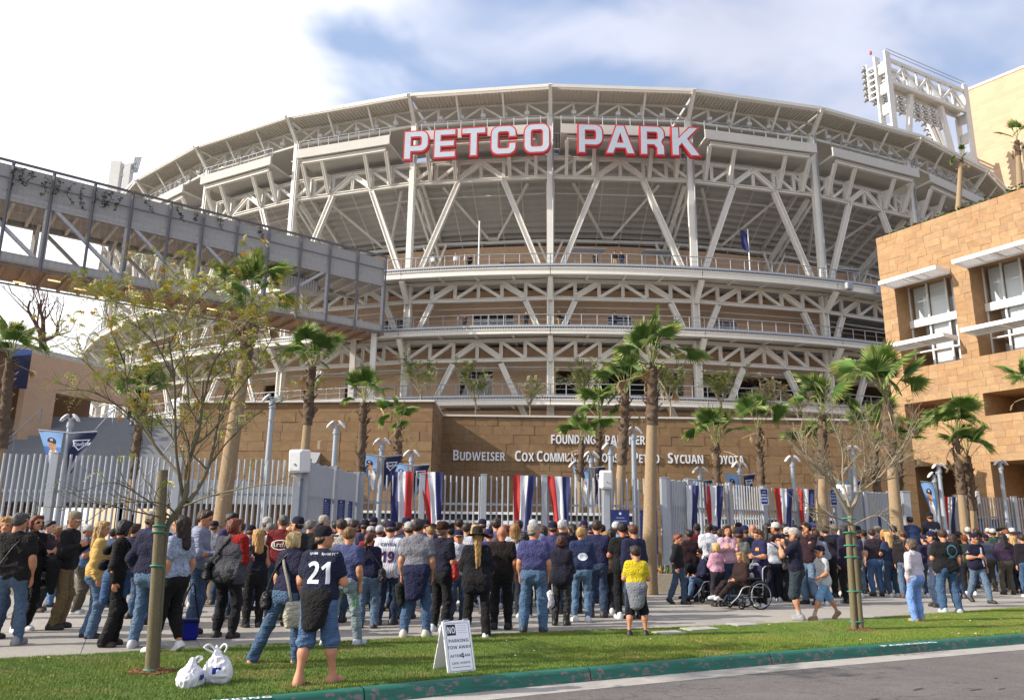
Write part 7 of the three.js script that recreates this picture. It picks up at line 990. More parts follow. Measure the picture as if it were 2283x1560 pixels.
// ------------------------------------------------------------------ the people in the photograph (x, y: top of the head on the photograph; fy: its feet; a: facing, 0 towards us)
const JEAN = '#6483aa', JEAND = '#40587c', JEANL = '#8fb0cf', NAVY = '#1b1d3a', BLACK = '#16151a', PURP = '#5f5f8c';
const hair = { br: '#3a2518', bl: '#c9a368', dk: '#1c1412', gr: '#77706a', rd: '#6e2a14', wh: '#c9c4bd', og: '#8a4a20', lb: '#9a713c' };
const GWYNN = print(256, 256, (g) => { g.fillStyle = '#23285c'; g.textAlign = 'center'; g.font = 'bold 50px sans-serif'; g.fillText('GWYNN', 128, 56); g.font = 'bold 150px sans-serif'; g.lineWidth = 10; g.strokeStyle = '#8c3050'; g.strokeText('19', 128, 220); g.fillText('19', 128, 220); });
const TWENTYONE = print(256, 384, (g) => { g.fillStyle = '#d9dde4'; g.font = 'bold 24px sans-serif'; g.fillText('Sprint', 26, 40); g.fillText('Sprint PCS', 122, 44); g.font = 'bold 210px sans-serif'; g.textAlign = 'center'; g.save(); g.translate(128, 240); g.scale(0.86, 1); g.fillText('21', 0, 0); g.restore(); g.fillRect(108, 300, 40, 18); });
const ARDLE = print(128, 128, (g) => { g.strokeStyle = '#e6e2da'; g.lineWidth = 6; g.beginPath(); g.ellipse(64, 64, 56, 34, 0, 0, 7); g.stroke(); g.fillStyle = '#e6e2da'; g.font = 'italic bold 44px serif'; g.textAlign = 'center'; g.fillText('Ardle', 64, 78); });
const stripeT = tex(64, (u, v) => (u * 16) % 4 < 0.5 ? [0.25, 0.27, 0.45] : [0.88, 0.88, 0.9], 6, true); const stripeMat = mat('pinstripe_cloth', [0.85, 0.85, 0.87], { map: stripeT, roughness: 0.9 });
const tieDye = mat('mottled_cloth', [1, 1, 1], { map: tex(128, (u, v) => { const n = pf(u, v, 18, 33, 4); return [0.42 + 0.5 * n * n, 0.46 + 0.5 * n * n, 0.56 + 0.45 * n * n]; }, 2.2, true), roughness: 0.9 });
const redShoulder = (q) => { const a = q.arms[1]; mesh('red_sleeve_panel', wrinkle(q.skinMesh([cap(add3(a.S, [0, 0.02, -0.01]), a.E, 0.08 * q.s, 0.078 * q.s), cap(add3(q.up(-0.06, 1.44, -0.03), [0, 0, 0]), a.S, 0.07 * q.s, 0.08 * q.s)], q.cell, 36), 0.006, 9, 2), garment('#a3160f', 'cotton'), q.t); };
const armBand = (hex, i) => (q) => { const a = q.arms[i]; mesh('sleeve_stripe', rod(V(...mix3(a.S, a.E, 0.3)), V(...mix3(a.S, a.E, 0.6)), 0.067 * q.s, 0.067 * q.s, 12), garment(hex, 'cotton'), q.t); };
const legStripe = (hex) => (q) => { for (const l of q.legs) mesh('trouser_stripe', tube([add3(l.H, [l.sg * 0.095 * q.s, 0, -0.01]), add3(l.K, [l.sg * 0.07 * q.s, 0, 0]), add3(l.A, [l.sg * 0.06 * q.s, 0, -0.01])].map((v) => V(...v)), 0.012, 5, 10), garment(hex, 'cotton'), q.t); };
const crossStrap = (hex) => (q) => { const { up, s } = q; const g = new THREE.Group(); g.name = 'shoulder_bag'; q.t.add(g); mesh('strap', tube([up(0.14, 1.47, 0), up(-0.0, 1.33, -0.128), up(-0.16, 1.02, -0.14), up(-0.2, 0.8, -0.1)].map((v) => V(...v)), 0.022 * s, 6, 16), garment(hex, 'cotton'), g); mesh('bag_body', wrinkle(skin([cap(up(-0.2, 0.78, -0.12), up(-0.2, 0.78, 0.08), 0.05 * s), cap(up(-0.205, 0.66, -0.13), up(-0.205, 0.66, 0.09), 0.058 * s), cap(up(-0.21, 0.55, -0.12), up(-0.21, 0.55, 0.08), 0.055 * s)], q.cell, 24), 0.012, 10), garment('#c9c2b2', 'cloth'), g); };

// --- nearest, from left to right
person({ h: 'the blonde curly woman', l: 'woman with curly blonde hair in pale blue jacket cut by left edge', x: 14, y: 1152, z: -12.6, a: 150, f: 1, top: ['#8ba6c2', 'jacket'], bot: [JEAND, 'denim'], hair: ['curly', '#b98a4e'], arms: ['down', 'fold'], head: [-130, 0] });
person({ h: 'the dark tee man at left', l: 'man in dark brown tee and blue jeans with his back turned, far left', x: 47, y: 1142, fy: 1440, a: 192, b: 1.14, top: ['#241b1c', 'tee'], bot: [JEAN, 'denim'], hair: ['short', '#4a4543'], arms: ['fold', 'relax'], stance: 'wide', shoe: '#8f8f92', hem: 0.84, with: [(q) => mesh('strap', tube([q.up(-0.12, 1.47, 0.02), q.up(-0.02, 1.3, -0.15), q.up(0.14, 1.02, -0.15)].map((v) => V(...v)), 0.014, 5, 12), garment('#3a3034', 'leather'), q.t)] });
person({ h: 'the red haired woman in sunglasses', l: 'red haired woman in sunglasses and black clothes carrying a black bag', x: 82, y: 1147, fy: 1408, a: 70, f: 1, top: [BLACK, 'long'], bot: [BLACK, 'cotton'], hair: ['bob', hair.rd], glasses: 1, arms: ['carry', 'down'], shoe: '#d8d8d8', with: [bag(BLACK, 1, 0.82, 0.34, 0.4), coat('#15161c', 0)] });
person({ h: 'the tan cap man', l: 'man in tan cap, black jacket and khaki trousers facing right', x: 160, y: 1139, fy: 1402, a: 100, b: 1.08, top: ['#17161a', 'jacket'], bot: ['#8a7858', 'cotton'], hat: ['cap', '#b5a58d'], hair: ['short', hair.gr], arms: ['chest', 'chest'], lean: 0.06, shoe: '#26211f' });
person({ h: 'the yellow sweater person', l: 'person with a buttery yellow top and jeans half behind tree branches', x: 228, y: 1160, fy: 1422, a: 120, f: 1, top: ['#d3b26c', 'jacket'], bot: [JEAN, 'denim'], hair: ['long', '#b5925a'], arms: ['fold', 'relax'], shoe: '#1c1a20', flare: 0.075 });
person({ h: 'the black clad woman with backpack', l: 'woman in black with a denim jacket tied at her waist and small backpack', x: 276, y: 1157, fy: 1440, a: 105, f: 1, top: ['#1a1418', 'long'], bot: ['#171418', 'cotton'], hair: ['bob', hair.dk], arms: ['carry', 'down'], shoe: '#3a2420', flare: 0.085, head: [40, 14], with: [jacketWaist('#4c6a92'), backpack('#141418', 0.8)] });
person({ h: 'the navy sweater man', l: 'man in navy sweater and jeans directly behind the left tree stake', x: 352, y: 1141, fy: 1445, a: 172, b: 1.15, top: ['#1c2144', 'long'], bot: ['#6c8fb8', 'denim'], hair: ['short', hair.br], arms: ['pocket', 'fold'], stance: 'wide', shoe: '#b5b8bd' });
person({ h: 'the long haired woman', l: 'long dark haired woman in mottled grey tee, black capris and white trainers', x: 404, y: 1147, fy: 1456, a: 248, f: 1, top: ['#8f97a8', 'tee'], topMat: tieDye, bot: ['#16131a', 'cotton', 'capri'], hair: ['long', '#2b1610'], arms: ['down', 'relax'], lean: -0.03, shoe: '#e4e4e6', feet: [[0.1, 0.16], [-0.08, -0.12, 0.02]], head: [20, 8] });
person({ h: 'the grey hoodie man', l: 'young man in pale grey hooded sweatshirt and jeans facing right', x: 452, y: 1131, fy: 1416, a: 95, top: ['#9aa0b4', 'long', 'hood'], bot: ['#5877a2', 'denim'], hair: ['short', '#3b2415'], arms: ['fwd', 'fwd'], lean: 0.05, shoe: '#1f1f24' });
person({ h: 'the purple shirt man', l: 'man in dark purple shirt beside the big left palm trunk', x: 516, y: 1134, z: -15.4, a: 70, top: ['#47406a', 'tee', 'collar'], bot: [JEAND, 'denim'], hair: ['short', hair.dk], skin: 'c' });
person({ h: 'the red shouldered woman', l: 'red haired woman in grey fleece with red shoulder and black trousers', x: 521, y: 1154, fy: 1422, a: 165, f: 1, b: 1.38, top: ['#5a5a60', 'long'], bot: ['#191a1f', 'cotton'], hair: ['bob', '#7a3416'], arms: ['relax', 'fwd'], shoe: '#241f20', hem: 0.8, head: [-30, 6], with: [redShoulder, bag('#17161a', 1, 0.98, 0.32, 0.3)] });
person({ h: 'the blonde girl with tote', l: 'blonde woman in dark top holding a white bag and leaflet', x: 578, y: 1178, fy: 1398, a: 205, f: 1, top: ['#1d1a30', 'tank'], bot: [BLACK, 'cotton'], hair: ['long', '#b88a4c'], arms: ['carry', 'carry'], shoe: '#2a2022', with: [tote('#d5d2d0', 0), paper()] });
person({ h: 'the man in the red oval print shirt', l: 'grey haired man in dark red shirt with a white oval print', x: 630, y: 1146, z: -15.6, a: 180, b: 1.05, top: ['#7e1c22', 'long'], bot: [JEAND, 'denim'], hair: ['crop', '#5d5550'], with: [onBack(0.34, 0.3, 1.24, 0.02, ARDLE)] });
person({ h: 'the navy capped man behind the blonde', l: 'tall man in navy cap and dark top behind the blonde walking woman', x: 666, y: 1151, z: -14.8, a: 250, top: ['#1c1d2a', 'jacket'], bot: ['#22232b', 'cotton'], hat: ['cap', '#1e2148'], hair: ['short', hair.dk] });
person({ h: 'the blonde walking woman', l: 'blonde bobbed woman in navy polo and jeans walking with pale strap bag', x: 650, y: 1183, fy: 1482, a: 150, f: 1, b: 1.02, top: ['#221f45', 'tee', 'collar'], bot: ['#54779f', 'denim'], hair: ['bob', '#cdb07a'], arms: ['relax', 'down'], shoe: 'flip', feet: [[0.36, -0.2], [-0.12, 0.14]], tilt: -0.07, flare: 0.072, with: [crossStrap('#cfcabd'), bag('#16151b', 1, 0.84, 0.26, 0.22), (q) => { mesh('shirt_collar', wrinkle(skin([cap(q.up(-0.045, 1.475, -0.045), q.up(0.045, 1.475, -0.045), 0.035 * q.s)], 0.014, 50), 0, 1), garment('#e6e6e6', 'cotton'), q.t); for (const a of q.arms) mesh('sleeve_trim', rod(V(...mix3(a.S, a.E, 0.66)), V(...mix3(a.S, a.E, 0.7)), 0.066 * q.s, 0.066 * q.s, 14), garment('#e2e2e4', 'cotton'), q.t); }] });
person({ h: 'the man numbered 21', l: 'man in navy cap and navy shirt numbered 21 standing on the lawn', x: 722, y: 1171, fy: 1528, a: 168, b: 1.14, top: ['#1d2544', 'tee'], bot: ['#5d82b4', 'denim', 'shorts'], hat: ['cap', '#14152c'], hair: ['crop', '#3a2a20'], arms: ['fold', 'fold'], head: [-50, -4], shoe: 'flip', stance: 'wide', feet: [[0.14, -0.12], [-0.16, 0.14]], with: [onBack(0.42, 0.63, 1.2, 0.04, TWENTYONE), jacketWaist('#120e12', 0.66, 0.82)] });
person({ h: 'the man in the cream tee', l: 'brown haired man in cream tee behind the man numbered 21', x: 762, y: 1156, z: -15.2, a: 190, top: ['#cfc8bc', 'tee'], bot: [JEAND, 'denim'], hair: ['short', hair.br] });
person({ h: 'the slate tee man', l: 'man in slate blue tee and pale jeans standing with feet wide apart', x: 777, y: 1174, fy: 1440, a: 160, b: 1.05, top: ['#565e86', 'tee'], bot: ['#a3bac8', 'denim'], hair: ['short', '#7d5a34'], arms: ['fold', 'relax'], feet: [[0.24, -0.1], [-0.2, 0.14]], shoe: '#c2c6cc', belt: '#15151a', with: [(q) => mesh('lanyard', tube([q.up(-0.16, 0.95, 0.02), q.up(-0.2, 0.7, 0), q.up(-0.19, 0.5, 0.02), q.up(-0.17, 0.72, 0.03), q.up(-0.16, 0.95, 0.02)].map((v) => V(...v)), 0.009, 5, 14), garment('#5fae2a', 'plain'), q.t)] });
person({ h: 'the red sweater person', l: 'person in red sweater and white visor cap behind the slate tee man', x: 828, y: 1172, z: -15.6, a: 200, f: 1, top: ['#9c2a18', 'long'], bot: [BLACK, 'cotton'], hat: ['cap', '#dcdcdc'], hair: ['pony', '#4e2a18'] });
person({ h: 'the navy jacket woman with brown hair', l: 'brown haired woman in navy jacket and jeans carrying a black handbag', x: 828, y: 1186, fy: 1400, a: 190, f: 1, top: ['#1d2148', 'jacket'], bot: ['#6f8fb4', 'denim'], hair: ['pony', '#5a3019'], arms: ['down', 'carry'], tilt: 0.06, flare: 0.07, with: [bag('#15131a', -1, 0.98, 0.3, 0.24)] });
person({ h: 'the jersey 19 man', l: 'man in white pinstriped jersey lettered GWYNN with number 19', x: 870, y: 1161, fy: 1393, a: 178, b: 1.1, top: ['#d9d9de', 'tee'], topMat: stripeMat, bot: ['#2f4468', 'denim'], hat: ['cap', '#23275a'], hair: ['crop', hair.dk], arms: ['fold', 'relax'], hem: 0.8, shoe: '#2a2c30', with: [onBack(0.38, 0.42, 1.22, 0, GWYNN), (q) => mesh('flag_cloth', wrinkle(skin([cap(q.up(-0.26, 1.0, 0), q.up(-0.27, 0.82, 0), 0.07, 0.06)], 0.024, 24), 0.02, 14), mat('striped_cloth', [1, 1, 1], { map: tex(32, (u, v) => (v * 8) % 2 < 1 ? [0.7, 0.15, 0.12] : [0.9, 0.88, 0.86], 3, true) }), q.t)] });
person({ h: 'the white capped man behind', l: 'man in white cap and dark jacket behind the grey polo man', x: 913, y: 1163, z: -16, a: 185, top: ['#40404a', 'jacket'], bot: [JEAND, 'denim'], hat: ['cap', '#dcd8d2'], hair: ['crop', hair.br] });
person({ h: 'the grey polo man', l: 'tall man in grey polo with a navy jacket tied around his waist', x: 934, y: 1156, fy: 1420, a: 176, b: 1.1, top: ['#8f8f95', 'tee', 'collar'], bot: ['#587aa8', 'denim'], hair: ['short', '#2b1a13'], arms: ['relax', 'relax'], shoe: '#c9c0b0', stance: 'wide', with: [jacketWaist('#23294f', 0.6), (q) => mesh('slung_cap', wrinkle(skin([cap(q.up(0.26, 0.72, -0.02), q.up(0.24, 0.5, -0.02), 0.075, 0.06)], 0.022, 26), 0.014, 12), garment('#1e2a1c', 'cloth'), q.t)] });
person({ h: 'the brown hatted man', l: 'man in wide brown hat, navy polo, black trousers and white trainers', x: 987, y: 1163, fy: 1408, a: 150, b: 1.12, top: ['#1b1c38', 'tee', 'collar'], bot: ['#1c1c22', 'cotton'], hat: ['cowboy', '#5a3520'], hair: ['crop', hair.gr], arms: ['fold', 'carry'], shoe: '#c8ccd2', with: [(q) => mesh('red_bag', wrinkle(skin([cap(q.up(-0.24, 1.08, 0.05), q.up(-0.24, 0.9, 0.05), 0.075, 0.08)], 0.022, 26), 0.012, 12), garment('#b01c12', 'leather'), q.t)] });
person({ h: 'the moustached man', l: 'moustached man in navy cap and white shirt facing the camera', x: 1022, y: 1180, fy: 1392, a: 20, top: ['#c9ccd4', 'long', 'collar'], bot: [JEAND, 'denim'], hat: ['cap', '#26295c'], hair: ['crop', '#574a44'], arms: ['fold', 'relax'], with: [(q) => { const m = mesh('moustache', rbox(0.05, 0.014, 0.016, 0.005, 0, -0.037, 0.1), garment('#4a3f3a', 'plain'), q.t); q.HM.decompose(m.position, m.quaternion, m.scale); }] });
person({ h: 'the olive hatted woman', l: 'person in wide olive hat and black top with a long blond ponytail', x: 1066, y: 1173, fy: 1422, a: 178, f: 1, b: 1.3, top: ['#151422', 'long'], bot: ['#1d1413', 'cotton'], hat: ['sun', '#3a3424'], hair: ['tail', '#a17c40'], arms: ['fold', 'fold'], stance: 'wide', hem: 0.72, shoe: '#d6d6da', flare: 0.066 });
person({ h: 'the bald man', l: 'bald man in brown and white top and black striped track trousers', x: 1120, y: 1172, fy: 1402, a: 180, b: 1.05, top: ['#2a1812', 'tee'], bot: ['#141318', 'cotton'], hair: ['bald'], arms: ['relax', 'relax'], skin: 'b', shoe: '#1a1a1c', with: [legStripe('#c9ccd2'), armBand('#dcdcde', 0), armBand('#d2571c', 1)] });
person({ h: 'the purple polo man', l: 'heavy man in purple polo, pale cap and blue jeans seen from behind', x: 1190, y: 1166, fy: 1410, a: 178, b: 1.22, top: ['#565683', 'tee'], bot: ['#6288b4', 'denim', 'baggy'], hat: ['cap', '#cfc9bf'], hair: ['crop', hair.gr], arms: ['relax', 'relax'], head: [-55, 0], stance: 'wide', belt: '#1b2038', hem: 0.97, shoe: '#1f1c1f' });
person({ h: 'the auburn haired woman', l: 'auburn curly haired woman in navy jacket and black trousers', x: 1251, y: 1194, fy: 1394, a: 165, f: 1, top: ['#1c1a33', 'jacket'], bot: ['#1b1b1f', 'leather'], hair: ['curly', '#4a1f14'], arms: ['fold', 'carry'], hem: 0.8, shoe: '#141215', with: [coat('#2a2450', 0), (q) => mesh('white_bag', wrinkle(skin([cap(q.up(0.22, 0.6, 0), q.up(0.22, 0.4, 0), 0.07, 0.08)], 0.024, 26), 0.014, 12), garment('#d8d8da', 'cloth'), q.t)] });
person({ h: 'the denim jacket woman', l: 'short haired blonde woman in denim jacket with round white back emblem', x: 1296, y: 1174, fy: 1385, a: 178, f: 1, top: ['#2d3c62', 'jacket'], bot: ['#6d93bd', 'denim', 'slim'], hair: ['short', '#b38e54'], arms: ['relax', 'fold'], hem: 0.94, shoe: '#dcdcde', with: [patchBack('#d5d9de', 0.02, 1.2, 0.2, 0.17)] });
person({ h: 'the striped shirt man', l: 'man in dark blue striped shirt and jeans right of the denim jacket woman', x: 1329, y: 1159, fy: 1376, a: 170, b: 1.12, top: ['#31345a', 'long'], bot: [JEAND, 'denim'], hair: ['short', hair.br], arms: ['fold', 'fold'] });
person({ h: 'the black tee man', l: 'dark haired man in black tee and black trousers with white trainers', x: 1388, y: 1164, fy: 1378, a: 185, b: 1.08, top: ['#131116', 'tee'], bot: ['#141318', 'cotton'], hair: ['short', '#17100e'], arms: ['fold', 'fold'], skin: 'b', shoe: '#e0e0e2', hem: 0.8 });
person({ h: 'the navy jacketed man by the palm', l: 'brown haired man in navy jacket just left of the tallest palm trunk', x: 1411, y: 1169, z: -16.4, a: 200, top: ['#24264c', 'jacket'], bot: [JEAND, 'denim'], hair: ['short', '#5a2f1c'] });
person({ h: 'the boy in yellow', l: 'boy in bright yellow shirt with grey sweater tied round his waist', kid: 1, x: 1417, y: 1219, fy: 1419, a: 175, b: 1.02, top: ['#d8c52c', 'tee'], bot: ['#1b1a2c', 'cotton', 'shorts'], hair: ['short', '#2f1c12'], arms: ['fold', 'fold'], shoe: '#1c1416', stance: 'wide', with: [jacketWaist('#8d9096', 0.6)] });
person({ h: 'the red haired boy', l: 'red haired boy in black hooded top and jeans walking left', kid: 1, x: 1510, y: 1192, fy: 1347, a: 60, top: ['#17171b', 'long', 'hood'], bot: ['#4f6a90', 'denim'], hair: ['short', '#7d3b18'], arms: ['pocket', 'pocket'], shoe: '#1c1816', feet: [[0.05, 0.12], [-0.06, -0.26, 0.03]] });
person({ h: 'the white tee man', l: 'man in oversized plain white tee seen from behind', x: 1580, y: 1164, fy: 1338, a: 185, b: 1.15, top: ['#dfe0e6', 'tee'], bot: ['#26283a', 'denim', 'baggy'], hair: ['crop', '#17100d'], skin: 'd', hem: 0.76, shoe: '#d5d5d8' });
person({ h: 'the maroon shirt man', l: 'man in maroon shirt left of the white tee man', x: 1553, y: 1165, z: -21.5, a: 190, b: 1.1, top: ['#6a1420', 'tee'], bot: [BLACK, 'cotton'], hair: ['crop', '#140e0c'], skin: 'd' });
person({ h: 'the pink sweatshirt girl', l: 'long brown haired girl in pink and white sweatshirt facing us', x: 1619, y: 1170, z: -19.6, a: 10, f: 1, top: ['#d9b5c0', 'long'], bot: [JEAND, 'denim'], hair: ['long', '#3a2016'], arms: ['chest', 'chest'] });
// --- the wheelchairs and those in them
function wheelchair(label, px, pz, turn) {
  const p = atZ(px, 1300, pz), t = thing('wheelchair', label, 'wheelchair', [p.x, 0, p.z], turn), fr = garment('#1c1a20', 'leather'), chrome = M.tube;
  for (const s of [-1, 1]) { const w = new THREE.Group(); w.name = 'wheel'; t.add(w); mesh('tyre', new THREE.TorusGeometry(0.3, 0.018, 8, 36).rotateY(Math.PI / 2).translate(s * 0.3, 0.31, -0.1), fr, w); mesh('hand_rim', new THREE.TorusGeometry(0.26, 0.009, 6, 32).rotateY(Math.PI / 2).translate(s * 0.34, 0.31, -0.1), M.rail, w); mesh('hub', cyl(0.035, 0.035, 0.07, 10).rotateZ(Math.PI / 2).translate(s * 0.3, 0.31, -0.1), fr, w); for (let i = 0; i < 8; i++) { const a = i * Math.PI / 4; mesh('spoke', rod(V(s * 0.3, 0.31, -0.1), V(s * 0.3, 0.31 + Math.sin(a) * 0.29, -0.1 + Math.cos(a) * 0.29), 0.01, 0.008, 5), fr, w); }
    mesh('caster', [new THREE.TorusGeometry(0.075, 0.018, 6, 18).rotateY(Math.PI / 2).translate(s * 0.24, 0.093, 0.36), bar(V(s * 0.26, 0.1, 0.36), V(s * 0.26, 0.3, 0.33), 0.02)], fr, t); mesh('side_frame', [tube([V(s * 0.25, 0.95, -0.34), V(s * 0.25, 0.9, -0.26), V(s * 0.25, 0.5, -0.23), V(s * 0.25, 0.3, -0.2)], 0.014, 6, 14), tube([V(s * 0.25, 0.48, -0.22), V(s * 0.25, 0.48, 0.3), V(s * 0.23, 0.3, 0.42), V(s * 0.18, 0.13, 0.6)], 0.014, 6, 16), bar(V(s * 0.25, 0.27, -0.2), V(s * 0.25, 0.27, 0.34), 0.025)], chrome, t); mesh('armrest', rbox(0.06, 0.04, 0.34, 0.015, s * 0.26, 0.68, 0.02), fr, t); mesh('foot_plate', rbox(0.16, 0.02, 0.2, 0.006, s * 0.12, 0.12, 0.64), fr, t); mesh('handle_grip', rod(V(s * 0.25, 0.95, -0.34), V(s * 0.25, 0.95, -0.46), 0.02, 0.02, 8), fr, t); }
  mesh('seat', rbox(0.46, 0.06, 0.46, 0.025, 0, 0.46, 0.03), garment('#221c3a', 'cloth'), t); mesh('backrest', rbox(0.46, 0.46, 0.05, 0.02).rotateX(-0.12).translate(0, 0.73, -0.24), garment('#2a2350', 'cloth'), t); return t;
}
wheelchair('black wheelchair with spoked wheels carrying the woman in brown', 1668, -18.9, -1.25); wheelchair('dark wheelchair half hidden behind the first, carrying the navy topped person', 1572, -20.6, -1.0);
person({ h: 'the seated woman in brown', l: 'long fair haired woman in brown tracksuit seated in the wheelchair', seat: 2, H: 1.66, x: 1652, y: 1231, z: -18.92, a: -72, f: 1, b: 1.2, top: ['#3a2018', 'jacket'], bot: ['#2f1c17', 'cotton'], hair: ['long', '#a8834c'], arms: ['lap', 'lap'], shoe: '#d8d4d2', head: [10, 14], with: [armBand('#d8d4ce', 0)] });
person({ h: 'the seated navy person', l: 'dark haired person in navy top and jeans seated in the far wheelchair', seat: 1, H: 1.68, x: 1558, y: 1216, z: -20.6, a: -58, top: ['#23284a', 'jacket'], bot: ['#6486b2', 'denim'], hair: ['short', '#2a1a14'], arms: ['lap', 'lap'], glasses: 1, shoe: '#2a1d1a' });
person({ h: 'the blonde girl in pink', l: 'small blonde girl in pink top with her back to us beside the wheelchair', kid: 1, f: 1, x: 1597, y: 1211, z: -19.3, a: 195, top: ['#d5a7b8', 'long'], bot: ['#3a3540', 'cotton'], hair: ['bob', '#d2ac68'], arms: ['lap', 'lap'] });
// --- right half
person({ h: 'the orange logo man', l: 'man in purple polo with orange logo holding a white carrier bag', x: 1692, y: 1179, fy: 1352, a: -75, b: 1.12, top: ['#2d2b58', 'tee', 'collar'], bot: ['#151419', 'cotton'], hair: ['short', '#5d3a20'], arms: ['fwd', 'fwd'], head: [0, 22], shoe: '#dcdce0', with: [tote('#dedbdc', 0, '#c01f2a'), onBack(0.12, 0.07, 1.3, 0.08, print(32, 16, (g) => { g.fillStyle = '#d08a2a'; g.fillRect(0, 0, 32, 16); }), 1)] });
person({ h: 'the white top woman', l: 'dark haired woman in white top and navy trousers with crossed bag strap', x: 1722, y: 1187, fy: 1340, a: 190, f: 1, top: ['#dadbe0', 'tee'], bot: ['#191c38', 'cotton'], hair: ['bob', '#2a1814'], shoe: '#d8d8dc', with: [bag('#3a2a24', -1, 0.9, 0.2, 0.16)] });
person({ h: 'the man in grey shorts', l: 'man in white cap, navy polo and grey shorts photographing to the left', x: 1770, y: 1176, fy: 1382, a: 238, b: 1.12, top: ['#1c1b3c', 'tee', 'collar'], bot: ['#3c4a52', 'cotton', 'shorts'], hat: ['cap', '#d9d2cb'], hair: ['crop', hair.gr], arms: ['camera', 'camera'], sock: '#e2e2e2', shoe: '#8d8a88', head: [15, 0], with: [cameraAtFace()] });
person({ h: 'the tall photographer', l: 'tall dark haired man holding a camera to his face, maroon jacket', x: 1795, y: 1148, fy: 1347, a: -60, b: 1.05, top: ['#3a1d2a', 'jacket'], bot: ['#7c9cc0', 'denim'], hair: ['short', '#1e1412'], arms: ['camera', 'camera'], shoe: '#2a1c1a', with: [cameraAtFace()] });
person({ h: 'the running boy', l: 'boy in navy cap, white tee and pale blue shorts striding left', kid: 1, x: 1831, y: 1218, fy: 1381, a: -78, top: ['#d9dade', 'tee'], bot: ['#8fb6dc', 'cotton', 'shorts'], hat: ['cap', '#231c3a'], hair: ['crop', hair.br], arms: ['carry', 'walkB'], stance: 'stride', hem: 0.8, sock: '#e0e0e0', shoe: '#8d6a50', lean: 0.06 });
person({ h: 'the denim shirt person', l: 'grey haired person in long denim shirt and dark trousers', x: 1861, y: 1168, fy: 1330, a: 185, b: 1.1, top: ['#43587f', 'jacket'], bot: ['#15161c', 'cotton'], hair: ['short', '#7a6a58'], hem: 0.72, shoe: '#1a1a1c' });
person({ h: 'the navy coat woman', l: 'dark haired woman in navy coat right beside the denim shirt person', x: 1884, y: 1170, z: -20.6, a: 200, f: 1, top: ['#2a2140', 'jacket'], bot: [BLACK, 'cotton'], hair: ['long', hair.dk], hem: 0.75 });
person({ h: 'the grey tee man', l: 'man in grey tee and pale jeans just right of the twin stakes', x: 1924, y: 1180, fy: 1323, a: 175, b: 1.12, top: ['#8d8d90', 'tee'], bot: ['#86a0c2', 'denim', 'baggy'], hair: ['crop', '#1c1210'], arms: ['relax', 'fwd'], skin: 'c', shoe: '#2c2220' });
person({ h: 'the fair haired woman in black jacket', l: 'fair haired woman in black jacket and red top facing the camera', x: 1970, y: 1179, fy: 1321, a: -15, f: 1, top: ['#1b161a', 'jacket'], bot: [JEANL, 'denim'], hair: ['long', '#c29a5c'], arms: ['chest', 'carry'], with: [(q) => mesh('scarf', wrinkle(skin([cap(q.up(-0.05, 1.44, 0.06), q.up(0.05, 1.36, 0.12), 0.05)], 0.028, 30), 0.01, 12), garment('#8c1f38', 'cloth'), q.t)] });
person({ h: 'the dark jacket man', l: 'man in dark jacket and jeans with sandy shoes, facing away right', x: 2011, y: 1181, fy: 1333, a: 160, top: ['#2c2127', 'jacket'], bot: ['#6d8cb4', 'denim'], hair: ['short', '#5c3c22'], shoe: '#5a3a30' });
person({ h: 'the white sweatshirt lady', l: 'older lady in white sweatshirt and pale blue trousers on the lawn edge', x: 2032, y: 1201, fy: 1386, a: 205, f: 1, b: 1.1, top: ['#dcd5dc', 'long'], bot: ['#8fb0e6', 'cotton'], hair: ['curly', '#6a5a4a'], arms: ['pocket', 'fold'], hem: 0.86, flare: 0.06, shoe: '#a88a70', head: [30, 0] });
person({ h: 'the navy capped man in profile', l: 'man in navy cap and grey top in profile beside the heavy man', x: 2077, y: 1184, z: -19.8, a: -100, top: ['#3d3844', 'long'], bot: [JEAND, 'denim'], hat: ['cap', '#2a2850'], hair: ['crop', hair.br] });
person({ h: 'the heavy black tee man', l: 'big man in black tee with blue print, white undersleeves and jeans', x: 2101, y: 1179, fy: 1366, a: 178, b: 1.34, top: ['#1b1a1e', 'tee'], bot: ['#4f76a4', 'denim', 'baggy'], hair: ['short', '#4a2c1c'], arms: ['fold', 'relax'], stance: 'wide', hem: 0.82, shoe: '#b4bac2', with: [onBack(0.3, 0.34, 1.28, 0.1, print(64, 64, (g) => { g.strokeStyle = '#3c6a74'; g.lineWidth = 6; g.beginPath(); g.arc(32, 28, 22, 0, 7); g.stroke(); g.fillStyle = '#2c4a54'; g.fillRect(14, 52, 36, 5); })), (q) => { const a = q.arms[1]; mesh('undersleeve', rod(V(...mix3(a.S, a.E, 0.62)), V(...mix3(a.S, a.E, 0.85)), 0.062 * q.s, 0.058 * q.s, 12), garment('#dcdcdc', 'cotton'), q.t); }] });
person({ h: 'the walking man in navy and white', l: 'capped man in navy, white and red tee walking towards the camera', x: 2170, y: 1188, fy: 1343, a: 12, b: 1.12, top: ['#1f1d3f', 'tee'], bot: ['#7693b4', 'denim'], hat: ['cap', '#2c2148'], hair: ['crop', hair.br], arms: ['relax', 'fold'], stance: 'walk', glasses: 1, hem: 0.84, with: [armBand('#d9d9de', 0), armBand('#d9d9de', 1), (q) => mesh('shirt_stripe', tube([q.up(0.1, 1.4, 0.1), q.up(0.06, 1.2, 0.15), q.up(0.09, 0.92, 0.15)].map((v) => V(...v)), 0.024, 6, 12), garment('#c9ccd6', 'cotton'), q.t)] });
person({ h: 'the person cut by the right edge', l: 'person in dark top and blue trousers cut off by the right edge', x: 2279, y: 1190, fy: 1331, a: 170, top: ['#241a24', 'long'], bot: ['#4a6c9c', 'denim'], hair: ['short', hair.br], shoe: '#e2e2e4' });
